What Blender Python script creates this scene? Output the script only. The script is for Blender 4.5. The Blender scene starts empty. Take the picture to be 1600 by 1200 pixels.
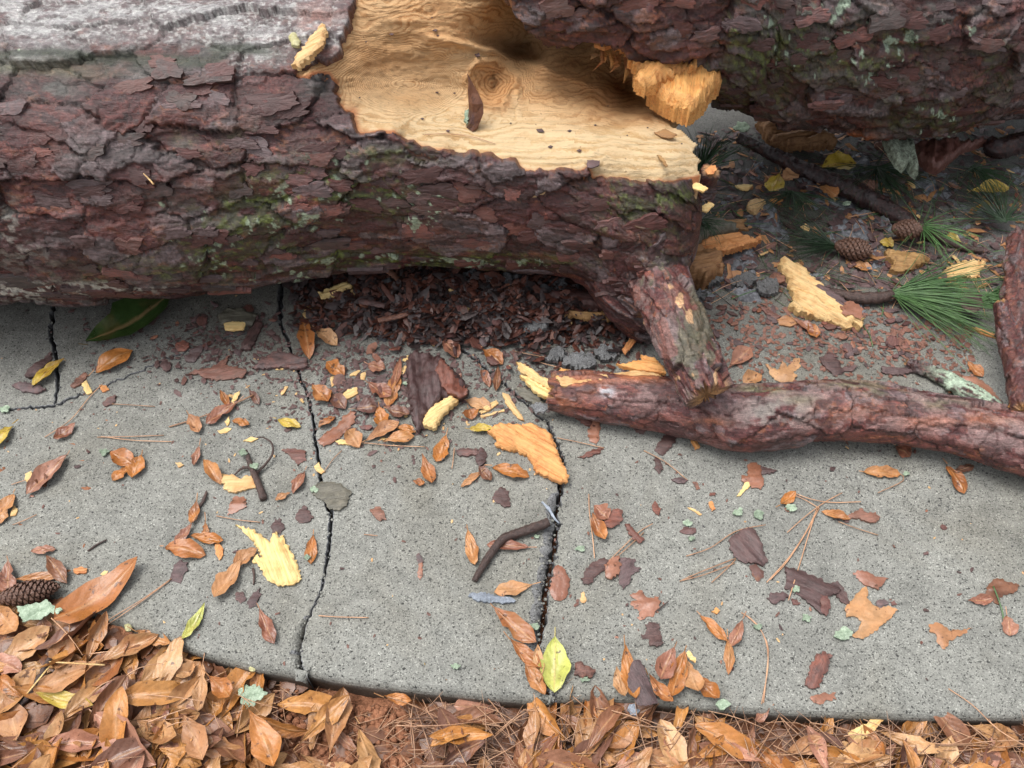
import bpy, math, random
import numpy as np
from mathutils import Vector, Matrix
from mathutils.geometry import delaunay_2d_cdt

scene = bpy.context.scene
C = scene.collection
R = math.radians
random.seed(7)
rng = np.random.default_rng(7)

# ------------------------------------------------------------------ camera
CAM_H, PITCH, HFOV = 1.30, 52.0, 62.0
cam_d = bpy.data.cameras.new('camera')
cam = bpy.data.objects.new('camera', cam_d); C.objects.link(cam)
cam.location = (0, 0, CAM_H); cam.rotation_euler = (R(90 - PITCH), 0, 0)
cam_d.sensor_width = 36; cam_d.lens = 18 / math.tan(R(HFOV / 2))
cam_d.clip_start = 0.05; cam_d.clip_end = 300
scene.camera = cam
scene.render.resolution_x, scene.render.resolution_y = 1024, 768

# ------------------------------------------------------------------ light: overcast day
world = bpy.data.worlds.new('World'); scene.world = world; world.use_nodes = True
nt = world.node_tree; nt.nodes.clear()
sky = nt.nodes.new('ShaderNodeTexSky'); sky.sky_type = 'NISHITA'; sky.sun_disc = False
SUN_EL, SUN_AZ = 70, -80
sky.sun_elevation = R(SUN_EL); sky.sun_rotation = R(SUN_AZ)
sky.dust_density = 5; sky.air_density = 1.0
hsv = nt.nodes.new('ShaderNodeHueSaturation'); hsv.inputs['Saturation'].default_value = 0.22
bg = nt.nodes.new('ShaderNodeBackground'); bg.inputs['Strength'].default_value = 0.15
wo = nt.nodes.new('ShaderNodeOutputWorld')
nt.links.new(sky.outputs[0], hsv.inputs['Color']); nt.links.new(hsv.outputs[0], bg.inputs[0]); nt.links.new(bg.outputs[0], wo.inputs[0])
sun_d = bpy.data.lights.new('sun', 'SUN'); sun_d.energy = 1.15; sun_d.angle = R(28); sun_d.color = (1, 0.965, 0.92)
sun = bpy.data.objects.new('sun', sun_d); C.objects.link(sun)
_sd = Vector((math.sin(R(SUN_AZ)) * math.cos(R(SUN_EL)), math.cos(R(SUN_AZ)) * math.cos(R(SUN_EL)), math.sin(R(SUN_EL))))
sun.rotation_euler = _sd.to_track_quat('Z', 'Y').to_euler(); sun.location = _sd * 6
scene.view_settings.view_transform = 'Standard'; scene.view_settings.look = 'None'
scene.view_settings.gamma = 1; scene.view_settings.use_curve_mapping = False
scene.view_settings.exposure = 0.74

# ------------------------------------------------------------------ photo pixels <-> places on a real plane
F = 800 / math.tan(R(HFOV / 2))
sp, cp = math.sin(R(PITCH)), math.cos(R(PITCH))
def G(px, py, z=0.0):
    a = (px - 800) / F; b = (600 - py) / F
    dx, dy, dz = a, cp + b * sp, -sp + b * cp
    t = (z - CAM_H) / dz
    return Vector((dx * t, dy * t, z))
def proj(P):
    P = np.asarray(P); x, y, z = P[..., 0], P[..., 1], P[..., 2] - CAM_H
    d = y * cp - z * sp; u = y * sp + z * cp
    return 800 + F * x / d, 600 - F * u / d, d

# ------------------------------------------------------------------ noise in numpy
def h2(ix, iy, seed=0):
    h = (ix.astype(np.int64) * 374761393 + iy.astype(np.int64) * 668265263 + seed * 974634777) & 0xFFFFFFFF
    h = ((h ^ (h >> 13)) * 1274126177) & 0xFFFFFFFF
    h = ((h ^ (h >> 16)) * 2246822519) & 0xFFFFFFFF
    return ((h ^ (h >> 15)) & 0xFFFFFF) / float(0xFFFFFF)
def vn(x, y, seed=0):
    x = np.asarray(x, float); y = np.asarray(y, float)
    ix = np.floor(x); iy = np.floor(y); fx = x - ix; fy = y - iy
    fx = fx * fx * fx * (fx * (fx * 6 - 15) + 10); fy = fy * fy * fy * (fy * (fy * 6 - 15) + 10)
    a = h2(ix, iy, seed); b = h2(ix + 1, iy, seed); c = h2(ix, iy + 1, seed); d = h2(ix + 1, iy + 1, seed)
    return ((a + (b - a) * fx) * (1 - fy) + (c + (d - c) * fx) * fy) * 2 - 1
def fbm(x, y, seed=0, o=4):
    s = 0; a = .5
    for k in range(o):
        s = s + a * vn(x * 2 ** k + 17.3 * k, y * 2 ** k - 9.1 * k, seed + k); a *= .5
    return s
def voro(u, v, seed=0):
    iu = np.floor(u); iv = np.floor(v)
    F1 = np.full(u.shape, 9.); F2 = np.full(u.shape, 9.); ID = np.zeros(u.shape); DX = np.zeros(u.shape); DY = np.zeros(u.shape)
    for a in (-1, 0, 1):
        for b in (-1, 0, 1):
            cx = iu + a; cy = iv + b
            dx = cx + .5 + .8 * (h2(cx, cy, seed) - .5) - u; dy = cy + .5 + .8 * (h2(cx, cy, seed + 5) - .5) - v
            d = np.sqrt(dx * dx + dy * dy); m = d < F1
            F2 = np.where(m, F1, np.minimum(F2, d))
            ID = np.where(m, h2(cx, cy, seed + 9), ID); DX = np.where(m, dx, DX); DY = np.where(m, dy, DY)
            F1 = np.where(m, d, F1)
    return F1, F2, ID, DX, DY
def sst(a, b, x):
    t = np.clip((x - a) / (b - a), 0, 1); return t * t * (3 - 2 * t)
def inpoly(px, py, poly):
    px = np.asarray(px, float); py = np.asarray(py, float); r = np.zeros(px.shape, bool)
    n = len(poly)
    for i in range(n):
        x1, y1 = poly[i]; x2, y2 = poly[(i + 1) % n]
        if y1 == y2: continue
        r ^= ((y1 > py) != (y2 > py)) & (px < (x2 - x1) * (py - y1) / (y2 - y1) + x1)
    return r
def polydist(px, py, poly, closed=True):
    d = np.full(np.shape(px), 1e9); n = len(poly)
    for i in range(n if closed else n - 1):
        x1, y1 = poly[i]; x2, y2 = poly[(i + 1) % n]
        vx, vy = x2 - x1, y2 - y1; L = vx * vx + vy * vy + 1e-9
        t = np.clip(((px - x1) * vx + (py - y1) * vy) / L, 0, 1)
        d = np.minimum(d, np.hypot(px - x1 - t * vx, py - y1 - t * vy))
    return d

# ------------------------------------------------------------------ object helpers
def tag(o, label=None, cat=None, group=None, kind=None):
    if label: o['label'] = label
    if cat: o['category'] = cat
    if group: o['group'] = group
    if kind: o['kind'] = kind
    return o
def empty(name, loc, label=None, cat=None, group=None, kind=None):
    o = bpy.data.objects.new(name, None); C.objects.link(o); o.location = loc; o.empty_display_size = .05
    return tag(o, label, cat, group, kind)
def link(name, me, parent=None, loc=(0, 0, 0), rot=(0, 0, 0)):
    o = bpy.data.objects.new(name, me); C.objects.link(o)
    o.location = loc; o.rotation_euler = rot
    if parent is not None: o.parent = parent
    return o
def mesh(name, V, Fc, mats, smooth=True, col=None, fl=None, mi=None):
    me = bpy.data.meshes.new(name)
    V = np.asarray(V, np.float32)
    if isinstance(Fc, np.ndarray):
        nf, k = Fc.shape
        me.vertices.add(len(V)); me.vertices.foreach_set('co', V.ravel())
        me.loops.add(nf * k); me.loops.foreach_set('vertex_index', Fc.astype(np.int32).ravel())
        me.polygons.add(nf); me.polygons.foreach_set('loop_start', np.arange(0, nf * k, k, dtype=np.int32))
        me.polygons.foreach_set('loop_total', np.full(nf, k, dtype=np.int32))
        me.update(calc_edges=True)
    else:
        me.from_pydata([tuple(v) for v in V.tolist()], [], Fc)
    for m in (mats if isinstance(mats, (list, tuple)) else [mats]): me.materials.append(m)
    if smooth: me.polygons.foreach_set('use_smooth', np.ones(len(me.polygons), bool))
    if mi is not None: me.polygons.foreach_set('material_index', np.asarray(mi, np.int32))
    if col is not None:
        a = me.color_attributes.new('Col', 'FLOAT_COLOR', 'POINT')
        c4 = np.ones((len(V), 4), np.float32); c4[:, :3] = col; a.data.foreach_set('color', c4.ravel())
    if fl:
        for k, v in fl.items():
            a = me.attributes.new(k, 'FLOAT', 'POINT'); a.data.foreach_set('value', np.asarray(v, np.float32))
    me.update()
    return me
def gridfaces(nu, nv, wrap=False):
    i = np.arange(nu - 1)[:, None]; j = np.arange(nv if wrap else nv - 1)[None, :]
    j2 = (j + 1) % nv
    a = i * nv + j; b = i * nv + j2; c = (i + 1) * nv + j2; d = (i + 1) * nv + j
    return np.stack([a, d, c, b], -1).reshape(-1, 4)

# ------------------------------------------------------------------ materials
class NT:
    def __init__(s, name):
        s.m = bpy.data.materials.new(name); s.m.use_nodes = True; s.t = s.m.node_tree
        s.b = s.t.nodes['Principled BSDF']
    def n(s, typ, **kw):
        nd = s.t.nodes.new('ShaderNode' + typ)
        for k, v in kw.items():
            if k.startswith('_'): setattr(nd, k[1:], v)
            else:
                nd.inputs[k.replace('__', ' ')].default_value = v
        return nd
    def l(s, a, b): s.t.links.new(a, b)
    def coord(s, which='Object', scale=(1, 1, 1)):
        c = s.n('TexCoord'); mp = s.n('Mapping'); mp.inputs['Scale'].default_value = scale
        s.l(c.outputs[which], mp.inputs['Vector']); return mp.outputs[0]
    def noise(s, vec, scale, detail=4, rough=.55, dist=0):
        n = s.n('TexNoise', Scale=scale, Detail=detail, Roughness=rough, Distortion=dist)
        if vec: s.l(vec, n.inputs['Vector'])
        return n.outputs[0]
    def ramp(s, fac, stops, interp='LINEAR'):
        r = s.n('ValToRGB'); r.color_ramp.interpolation = interp
        e = r.color_ramp.elements
        while len(e) < len(stops): e.new(.5)
        for q, (p, c) in zip(e, stops):
            q.position = p; q.color = tuple(c) + (1,) if not isinstance(c, (int, float)) else (c, c, c, 1)
        s.l(fac, r.inputs[0]); return r.outputs[0]
    def mix(s, fac, a, b, mode='MIX'):
        m = s.n('Mix'); m.data_type = 'RGBA'; m.blend_type = mode
        for sock, v in ((m.inputs[0], fac), (m.inputs[6], a), (m.inputs[7], b)):
            if isinstance(v, (int, float)): sock.default_value = v
            elif isinstance(v, tuple): sock.default_value = v + (1,)
            else: s.l(v, sock)
        return m.outputs[2]
    def math(s, op, a, b=None, c=None):
        m = s.n('Math'); m.operation = op
        for i, v in enumerate((a, b, c)):
            if v is None: continue
            if isinstance(v, (int, float)): m.inputs[i].default_value = v
            else: s.l(v, m.inputs[i])
        return m.outputs[0]
    def bump(s, h, dist, strength=1, normal=None):
        b = s.n('Bump', Strength=strength, Distance=dist); s.l(h, b.inputs['Height'])
        if normal: s.l(normal, b.inputs['Normal'])
        return b.outputs[0]
    def rand(s): return s.n('ObjectInfo').outputs['Random']
    def attr(s, name): return s.n('Attribute', _attribute_name=name)
    def fin(s, col, rough=.6, normal=None, spec=.5):
        if isinstance(col, tuple): s.b.inputs['Base Color'].default_value = col + (1,)
        else: s.l(col, s.b.inputs['Base Color'])
        if isinstance(rough, (int, float)): s.b.inputs['Roughness'].default_value = rough
        else: s.l(rough, s.b.inputs['Roughness'])
        s.b.inputs['Specular IOR Level'].default_value = spec
        if normal: s.l(normal, s.b.inputs['Normal'])
        return s.m

def mat_concrete(name, tint, stain=True):
    t = NT(name); v = t.coord()
    vo = t.n('TexVoronoi', Scale=540.); t.l(v, vo.inputs['Vector'])
    sp1 = t.n('SeparateColor'); t.l(vo.outputs['Color'], sp1.inputs[0])
    gr = t.ramp(sp1.outputs[0], [(0, .34), (.06, .42), (.12, .84), (.5, 1.0), (.91, 1.10), (.96, 1.5), (1, 1.75)])
    big = t.noise(v, 5, 6, .65); mid = t.noise(v, 40, 5, .7); fine = t.noise(v, 500, 3, .7)
    c = t.ramp(big, [(.25, tuple(x * .80 for x in tint)), (.5, tint), (.75, tuple(x * 1.14 for x in tint))])
    c = t.mix(1, c, t.ramp(mid, [(.25, .80), (.75, 1.14)]), 'MULTIPLY')
    c = t.mix(.92, c, gr, 'MULTIPLY'); st2 = t.noise(v, 2.2, 7, .62, .6); c = t.mix(t.ramp(st2, [(.46, 0.), (.66, .65)]), c, t.mix(1, c, (.70, .64, .54), 'MULTIPLY')); c = t.mix(t.ramp(t.noise(v, 11, 6, .7, .3), [(.52, 0.), (.70, .6)]), c, t.mix(1, c, (.60, .60, .60), 'MULTIPLY'))
    c = t.mix(.8, c, t.ramp(fine, [(.3, .62), (.7, 1.35)]), 'MULTIPLY')
    pits = t.ramp(t.noise(v, 190, 2, .5), [(.31, 0.0), (.37, 1.0)])
    c = t.mix(pits, (.045, .045, .042), c)
    # grime plus the trunk's shade, tinted into the slab towards the back of the walk
    geo = t.n('NewGeometry'); sx = t.n('SeparateXYZ'); t.l(geo.outputs['Position'], sx.inputs[0])
    gy = t.math('ADD', t.math('MULTIPLY', sx.outputs[1], 1.5), t.math('MULTIPLY', sx.outputs[0], .30))
    gm = t.math('ADD', gy, t.math('MULTIPLY', t.noise(v, 7, 7, .72), 1.5))
    gmask = t.ramp(t.math('MULTIPLY', gm, .3), [(.80, 0.0), (1.0, 1.0)])
    c = t.mix(t.math('MULTIPLY', gmask, .28), c, t.mix(t.noise(v, 90, 4, .7), (.045, .047, .055), (.19, .20, .225)))
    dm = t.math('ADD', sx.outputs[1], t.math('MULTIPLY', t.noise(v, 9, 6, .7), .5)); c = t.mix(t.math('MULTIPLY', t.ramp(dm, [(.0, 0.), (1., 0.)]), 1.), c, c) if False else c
    mr = t.n('MapRange'); mr.inputs[1].default_value = 1.20; mr.inputs[2].default_value = 1.48; mr.inputs[4].default_value = .6; t.l(dm, mr.inputs[0]); c = t.mix(mr.outputs[0], c, t.mix(1, c, (.42, .39, .37), 'MULTIPLY'))  # dirt plus the trunk's shade, both tinted into the concrete around the log
    if stain:
        zz = t.n('MapRange'); zz.inputs[1].default_value = -.005; zz.inputs[2].default_value = -.030; zz.inputs[3].default_value = 0; zz.inputs[4].default_value = .85
        t.l(sx.outputs[2], zz.inputs[0])
        c = t.mix(zz.outputs[0], c, t.mix(mid, (.03, .02, .014), (.12, .075, .045)))
    h = t.math('ADD', t.math('MULTIPLY', gr, .25), t.math('ADD', fine, t.math('MULTIPLY', pits, .9)))
    nb = t.bump(h, .0013, .8); nb = t.bump(t.noise(v, 28, 5, .6), .005, .5, nb)
    return t.fin(c, t.ramp(big, [(.3, .62), (.7, .85)]), nb, .35)
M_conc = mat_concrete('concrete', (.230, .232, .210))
M_frac = mat_concrete('fractured_concrete', (.185, .19, .195), False)

def mat_bark_vc():
    t = NT('pine_bark'); v = t.coord('Object', (1, 1, 1)); a = t.attr('Col')
    vs = t.coord('Object', (60, 260, 260))
    st = t.noise(vs, 1, 6, .72, .6); fi = t.noise(v, 420, 4, .75); md = t.noise(v, 70, 5, .7)
    c = t.mix(1, a.outputs['Color'], t.ramp(st, [(.25, .42), (.5, .95), (.78, 1.75)]), 'MULTIPLY')
    c = t.mix(1, c, t.ramp(md, [(.25, .45), (.75, 1.6)]), 'MULTIPLY')
    c = t.mix(1, c, t.ramp(fi, [(.3, .7), (.7, 1.3)]), 'MULTIPLY')
    h = t.math('ADD', t.math('MULTIPLY', st, 1.0), t.math('ADD', t.math('MULTIPLY', fi, .35), t.math('MULTIPLY', md, 1.2)))
    nb = t.bump(h, .0026, .85)
    return t.fin(c, t.ramp(md, [(.3, .26), (.7, .56)]), nb, .55)
M_bark = mat_bark_vc()

def mat_flake(name, stops, rough=(.35, .6), streak=(40, 260, 260)):
    t = NT(name); v = t.coord(); vs = t.coord('Object', streak); r = t.rand()
    off = t.n('CombineXYZ'); t.l(t.math('MULTIPLY', r, 37.), off.inputs[0]); 
    va = t.n('VectorMath'); va.operation = 'ADD'; t.l(v, va.inputs[0]); t.l(off.outputs[0], va.inputs[1]); v = va.outputs[0]
    vb = t.n('VectorMath'); vb.operation = 'ADD'; t.l(vs, vb.inputs[0]); t.l(off.outputs[0], vb.inputs[1]); vs = vb.outputs[0]
    st = t.noise(vs, 1, 5, .7, .8); md = t.noise(v, 60, 5, .7); fi = t.noise(v, 420, 3, .7)
    f = t.math('FRACT', t.math('ADD', r, t.math('MULTIPLY', t.math('SUBTRACT', md, .5), .30)))
    c = t.ramp(f, stops)
    c = t.mix(1, c, t.ramp(st, [(.25, .5), (.5, 1.0), (.75, 1.5)]), 'MULTIPLY')
    c = t.mix(1, c, t.ramp(md, [(.3, .65), (.7, 1.35)]), 'MULTIPLY')
    nb = t.bump(t.math('ADD', st, t.math('MULTIPLY', fi, .5)), .002, .8)
    return t.fin(c, t.ramp(md, [(.3, rough[0]), (.7, rough[1])]), nb)
M_plate = mat_flake('bark_plate', [(0, (.090, .034, .030)), (.25, (.060, .028, .026)), (.45, (.115, .082, .084)), (.62, (.17, .062, .048)), (.8, (.066, .052, .048)), (1, (.090, .034, .030))])
M_flake = mat_flake('bark_flake', [(0, (.17, .060, .040)), (.25, (.095, .042, .035)), (.45, (.22, .105, .07)), (.65, (.12, .052, .045)), (.8, (.10, .075, .075)), (1, (.17, .060, .040))])
M_dflake = mat_flake('dark_bark_flake', [(0, (.07, .042, .042)), (.3, (.105, .066, .066)), (.6, (.085, .045, .04)), (1, (.07, .042, .042))])
M_gflake = mat_flake('grey_green_bark', [(0, (.10, .10, .075)), (.5, (.13, .115, .09)), (1, (.08, .085, .055))])

def mat_wood(name, light, dark, deep):
    t = NT(name); v = t.coord(); vs = t.coord('Object', (14, 330, 330)); vl = t.coord('Object', (5, 110, 110)); r = t.rand()
    st = t.noise(vs, 1, 5, .7, .5); ln = t.noise(vl, 1, 3, .55, 1.2); md = t.noise(v, 45, 4, .6)
    c = t.ramp(ln, [(.3, dark), (.45, light), (.6, light), (.72, dark)])
    c = t.mix(t.ramp(md, [(.48, 0.), (.75, .7)]), c, deep)
    c = t.mix(1, c, t.ramp(st, [(.25, .48), (.5, 1.), (.8, 1.16)]), 'MULTIPLY')
    h = t.n('HueSaturation'); t.l(c, h.inputs['Color']); t.l(t.math('ADD', t.math('MULTIPLY', r, .25), .86), h.inputs['Value']); t.l(t.math('ADD', t.math('MULTIPLY', r, .018), .491), h.inputs['Hue'])
    nb = t.bump(t.math('ADD', st, t.math('MULTIPLY', ln, .8)), .003, .8)
    return t.fin(h.outputs[0], .5, nb, .35)
M_wpale = mat_wood('pale_wood', (.74, .52, .24), (.66, .38, .14), (.54, .25, .075))
M_worange = mat_wood('orange_wood', (.68, .33, .12), (.54, .19, .05), (.40, .115, .035))
M_wtan = mat_wood('weathered_tan_wood', (.36, .20, .085), (.24, .115, .045), (.14, .06, .025))

def mat_wound():
    t = NT('torn_heartwood'); a = t.attr('grain').outputs['Fac']; e = t.attr('edge').outputs['Fac']; wv = t.attr('warm').outputs['Fac']
    v = t.coord(); vs = t.coord('Object', (18, 240, 240)); st = t.noise(vs, 1, 5, .7, .3); md = t.noise(v, 16, 5, .6); fi = t.noise(v, 450, 4, .7)
    ph = t.math('ADD', a, t.math('ADD', t.math('MULTIPLY', t.noise(v, 55, 4, .6), 1.0), t.math('MULTIPLY', t.noise(v, 190, 3, .6), .7)))
    w = t.math('FRACT', ph)
    ring = t.ramp(w, [(0, .1), (.45, .0), (.80, 1.), (.93, .9), (1, .1)])
    rs = t.math('MULTIPLY', ring, t.ramp(md, [(.35, .25), (.65, 1.)]))
    light = t.mix(wv, (.70, .525, .31), (.60, .335, .150)); dk = t.mix(wv, (.55, .34, .15), (.31, .115, .032))
    c = t.mix(rs, light, dk)
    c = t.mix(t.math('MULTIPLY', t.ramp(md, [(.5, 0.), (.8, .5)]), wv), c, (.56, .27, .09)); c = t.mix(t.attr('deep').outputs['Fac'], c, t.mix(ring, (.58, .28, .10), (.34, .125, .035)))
    c = t.mix(1, c, t.ramp(st, [(.25, .6), (.5, 1.), (.8, 1.10)]), 'MULTIPLY')
    spk = t.ramp(t.noise(v, 110, 2, .5), [(.72, 0.), (.76, 1.)])
    c = t.mix(t.math('MULTIPLY', spk, .55), c, (.16, .07, .03))
    c = t.mix(e, c, t.mix(fi, (.42, .13, .055), (.62, .27, .12)))
    nb = t.bump(t.math('ADD', t.math('MULTIPLY', ring, -.35), t.math('ADD', st, fi)), .0030, 1.)
    return t.fin(c, .55, nb, .3)
M_wound = mat_wound()

def mat_leaf(name, stops, rough=.24, spots=True):
    t = NT(name); v = t.coord(); r = t.rand()
    off = t.n('CombineXYZ'); t.l(t.math('MULTIPLY', r, 91.), off.inputs[0]); va = t.n('VectorMath'); va.operation = 'ADD'; t.l(v, va.inputs[0]); t.l(off.outputs[0], va.inputs[1]); v2 = va.outputs[0]
    md = t.noise(v2, 30, 5, .65); fi = t.noise(v2, 260, 4, .7)
    c = t.ramp(t.math('FRACT', t.math('ADD', r, t.math('MULTIPLY', t.math('SUBTRACT', md, .5), .55))), stops)
    vx = t.attr('vein').outputs['Fac']
    c = t.mix(t.math('MULTIPLY', t.ramp(vx, [(.5, 0.), (.9, 1.)]), .4), c, (.52, .31, .16)); c = t.mix(t.ramp(t.noise(v2, 14, 3, .6), [(.5, 0.), (.75, .45)]), c, (.20, .08, .035))
    c = t.mix(1, c, t.ramp(md, [(.25, .62), (.55, 1.05), (.8, 1.3)]), 'MULTIPLY')
    c = t.mix(1, c, t.ramp(fi, [(.3, .85), (.7, 1.15)]), 'MULTIPLY')
    if spots:
        s = t.ramp(t.noise(v2, 85, 3, .6), [(.62, 0.), (.68, .85)])
        c = t.mix(s, c, (.07, .028, .014))
    nb = t.bump(t.math('ADD', t.math('MULTIPLY', vx, .7), t.math('ADD', t.math('MULTIPLY', md, .6), t.math('MULTIPLY', fi, .3))), .0025, .7)
    return t.fin(c, t.ramp(md, [(.3, rough), (.7, rough + .25)]), nb, .5)
M_lo = mat_leaf('orange_brown_leaf', [(0, (.36, .135, .032)), (.2, (.30, .11, .035)), (.4, (.42, .20, .075)), (.6, (.24, .085, .03)), (.8, (.40, .16, .04)), (1, (.36, .135, .032))])
M_lt = mat_leaf('tan_brown_leaf', [(0, (.40, .20, .085)), (.5, (.34, .16, .075)), (.8, (.44, .25, .12)), (1, (.40, .20, .085))], .4)
M_ld = mat_leaf('dark_brown_leaf', [(0, (.13, .055, .032)), (.5, (.19, .085, .045)), (1, (.11, .055, .048))])
M_lr = mat_leaf('reddish_brown_leaf', [(0, (.24, .10, .06)), (.5, (.30, .145, .095)), (1, (.20, .075, .045))])
M_ly = mat_leaf('yellow_leaf', [(0, (.42, .29, .035)), (.6, (.44, .34, .08)), (1, (.38, .22, .03))])
M_lyg = mat_leaf('yellow_green_leaf', [(0, (.40, .42, .10)), (1, (.36, .36, .07))])
M_lg = mat_leaf('green_leaf', [(0, (.030, .062, .014)), (.5, (.040, .078, .018)), (1, (.030, .06, .014))], .25, False)
M_lmix0 = mat_leaf('litter_leaf', [(0, (.42, .185, .06)), (.14, (.30, .115, .032)), (.28, (.46, .24, .105)), (.42, (.36, .15, .05)), (.56, (.20, .075, .030)), (.7, (.40, .20, .09)), (.84, (.34, .155, .085)), (1, (.42, .185, .06))], .32)
M_q = dict(tan=mat_leaf('litter_tan_leaf', [(0, (.43, .235, .10)), (.3, (.34, .165, .062)), (.6, (.48, .28, .13)), (.8, (.30, .135, .055)), (1, (.43, .235, .10))]),
  orange=mat_leaf('litter_orange_leaf', [(0, (.41, .175, .045)), (.35, (.29, .105, .027)), (.7, (.45, .215, .065)), (1, (.41, .175, .045))]),
  dark=mat_leaf('litter_dark_leaf', [(0, (.17, .075, .040)), (.5, (.24, .105, .055)), (1, (.13, .065, .05))]),
  pink=mat_leaf('litter_pinkish_leaf', [(0, (.42, .215, .145)), (.5, (.34, .155, .10)), (1, (.42, .215, .145))]))
M_lmold = mat_leaf('leaf_mould', [(0, (.12, .045, .02)), (.5, (.22, .09, .035)), (1, (.09, .04, .022))])

def mat_simple(name, a, b, scale=80, rough=.6, bump=.002, spec=.5, rnd=True):
    t = NT(name); v = t.coord(); md = t.noise(v, scale, 5, .7); fi = t.noise(v, scale * 5, 3, .7)
    c = t.mix(t.ramp(md, [(.3, 0.), (.7, 1.)]), a, b)
    c = t.mix(1, c, t.ramp(fi, [(.3, .75), (.7, 1.25)]), 'MULTIPLY')
    if rnd:
        h = t.n('HueSaturation'); t.l(c, h.inputs['Color']); t.l(t.math('ADD', t.math('MULTIPLY', t.rand(), .5), .75), h.inputs['Value']); c = h.outputs[0]
    return t.fin(c, rough, t.bump(t.math('ADD', md, t.math('MULTIPLY', fi, .4)), bump, .8), spec)
M_needb = mat_simple('dry_pine_needle', (.32, .16, .085), (.50, .30, .18), 12, .4, .0005)
M_needo = mat_simple('old_pine_needle', (.15, .085, .062), (.30, .18, .125), 12, .45, .0005)
M_needg = mat_simple('green_pine_needle', (.036, .088, .030), (.10, .185, .065), 14, .32, .0003)
M_needdg = mat_simple('dark_green_pine_needle', (.018, .040, .020), (.045, .085, .038), 14, .4, .0003)
M_lich = mat_simple('pale_lichen', (.13, .18, .12), (.38, .46, .35), 110, .85, .003, .2)
M_moss = mat_simple('moss', (.030, .040, .010), (.13, .17, .03), 200, .9, .004, .2)
M_twig = mat_simple('wet_dark_twig', (.030, .019, .017), (.095, .058, .048), 140, .4, .004)
M_cone = mat_simple('cone_scale', (.085, .042, .030), (.20, .105, .07), 200, .5, .002)
M_clay = mat_simple('red_clay_soil', (.20, .080, .040), (.38, .175, .095), 60, .8, .008, .3, False)
M_soil = mat_simple('dark_wet_soil', (.028, .027, .029), (.120, .120, .128), 60, .55, .008, .5, False)
M_chipc = mat_simple('concrete_chip', (.14, .16, .19), (.36, .40, .46), 90, .8, .004, .3)
M_mott = mat_simple('lichened_bark', (.045, .040, .030), (.34, .40, .31), 110, .8, .006, .2)
M_mud = mat_simple('wet_grey_mud', (.075, .078, .086), (.27, .28, .305), 45, .38, .010, .5, False)
M_resin = mat_simple('yellow_resin', (.40, .36, .13), (.62, .60, .36), 60, .4, .004, .5)
M_grass = mat_simple('ground_cover', (.035, .045, .018), (.14, .09, .045), 3, .9, .01, .2, False)

# ================================================================== SETTING: ground
def soil_z(x, y):
    px, py, d = proj(np.stack([x, y, np.full_like(x, -.04)], -1))
    rise = sst(420, 150, px) * .045
    return -.060 + rise + .012 * fbm(x * 9, y * 9, 3) + .010 * fbm(x * 40, y * 40, 8)
# soil in front of the walk (finely lumpy near the camera) and the wide ground to the horizon
xs = np.linspace(-1.6, 1.6, 420); ys = np.linspace(-.3, .95, 240)
X, Y = np.meshgrid(xs, ys, indexing='ij')
cl = np.clip(fbm(X * 55, Y * 55, 21, 4) * .5 + .2, 0, 1) ; c2 = np.clip(.5 - voro(X * 34 + fbm(X * 60, Y * 60, 4), Y * 34, 13)[0], 0, 1)
Z = soil_z(X, Y) + .010 * cl + .020 * c2
edge = np.minimum.reduce([sst(-1.6, -1.4, X), sst(1.6, 1.4, X), sst(-.3, -.1, Y)])
Z = Z * edge + (1 - edge) * -.10
link('soil', mesh('soil', np.stack([X, Y, Z], -1).reshape(-1, 3), gridfaces(420, 240)[:, ::-1], M_clay))['kind'] = 'structure'
link('ground', mesh('ground', [(-120, -120, -.11), (120, -120, -.11), (120, 150, -.11), (-120, 150, -.11)], [(0, 1, 2, 3)], M_grass, False))['kind'] = 'structure'

# sidewalk slabs, split along the real cracks
def jag(pl, step=5, amp=2.2, seed=1, w=True):
    pl = [(a, b, c * .72) for a, b, c in pl]
    out = []; k = 0
    for i in range(len(pl) - 1):
        (x1, y1, w1), (x2, y2, w2) = pl[i], pl[i + 1]
        n = max(1, int(math.hypot(x2 - x1, y2 - y1) / step))
        for j in range(n):
            t = j / n; k += 1
            a = amp * (1 if (i or j) else 0)
            r1 = float(h2(np.array([k]), np.array([seed]), 3)[0]) * 2 - 1; r2 = float(h2(np.array([k]), np.array([seed]), 4)[0]) * 2 - 1
            ww = w1 + (w2 - w1) * t
            out.append((x1 + (x2 - x1) * t + a * r1, y1 + (y2 - y1) * t + a * r2, ww * (.8 + .4 * abs(r2))))
    out.append(pl[-1]); return out
def sides(pl):
    P = [G(a, b) for a, b, _ in pl]; A, B = [], []
    for i, (a, b, w) in enumerate(pl):
        t = (P[min(i + 1, len(P) - 1)] - P[max(i - 1, 0)]).normalized(); n = Vector((-t.y, t.x, 0))
        d = w * (G(a + 1, b) - P[i]).length / 2
        A.append(P[i] + n * d); B.append(P[i] - n * d)
    return A, B            # left-of-travel, right-of-travel
cr0 = jag([(92, 130, 5), (90, 300, 6), (88, 400, 7), (84, 470, 8), (80, 520, 8), (88, 560, 7), (90, 600, 7), (86, 632, 4)], seed=2)
arml = jag([(86, 634, 6), (45, 637, 4.5), (0, 642, 3), (-80, 655, 2), (-260, 660, 1.5)], seed=3)
armr = jag([(86, 634, 6), (140, 612, 3.5), (200, 588, 2), (260, 560, 1.6), (330, 535, 1.4), (400, 515, 1.4), (437, 500, 1.4)], seed=4)
cr1a = jag([(430, 130, 8), (436, 300, 9), (441, 440, 12), (437, 500, 9)], seed=5)
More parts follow.
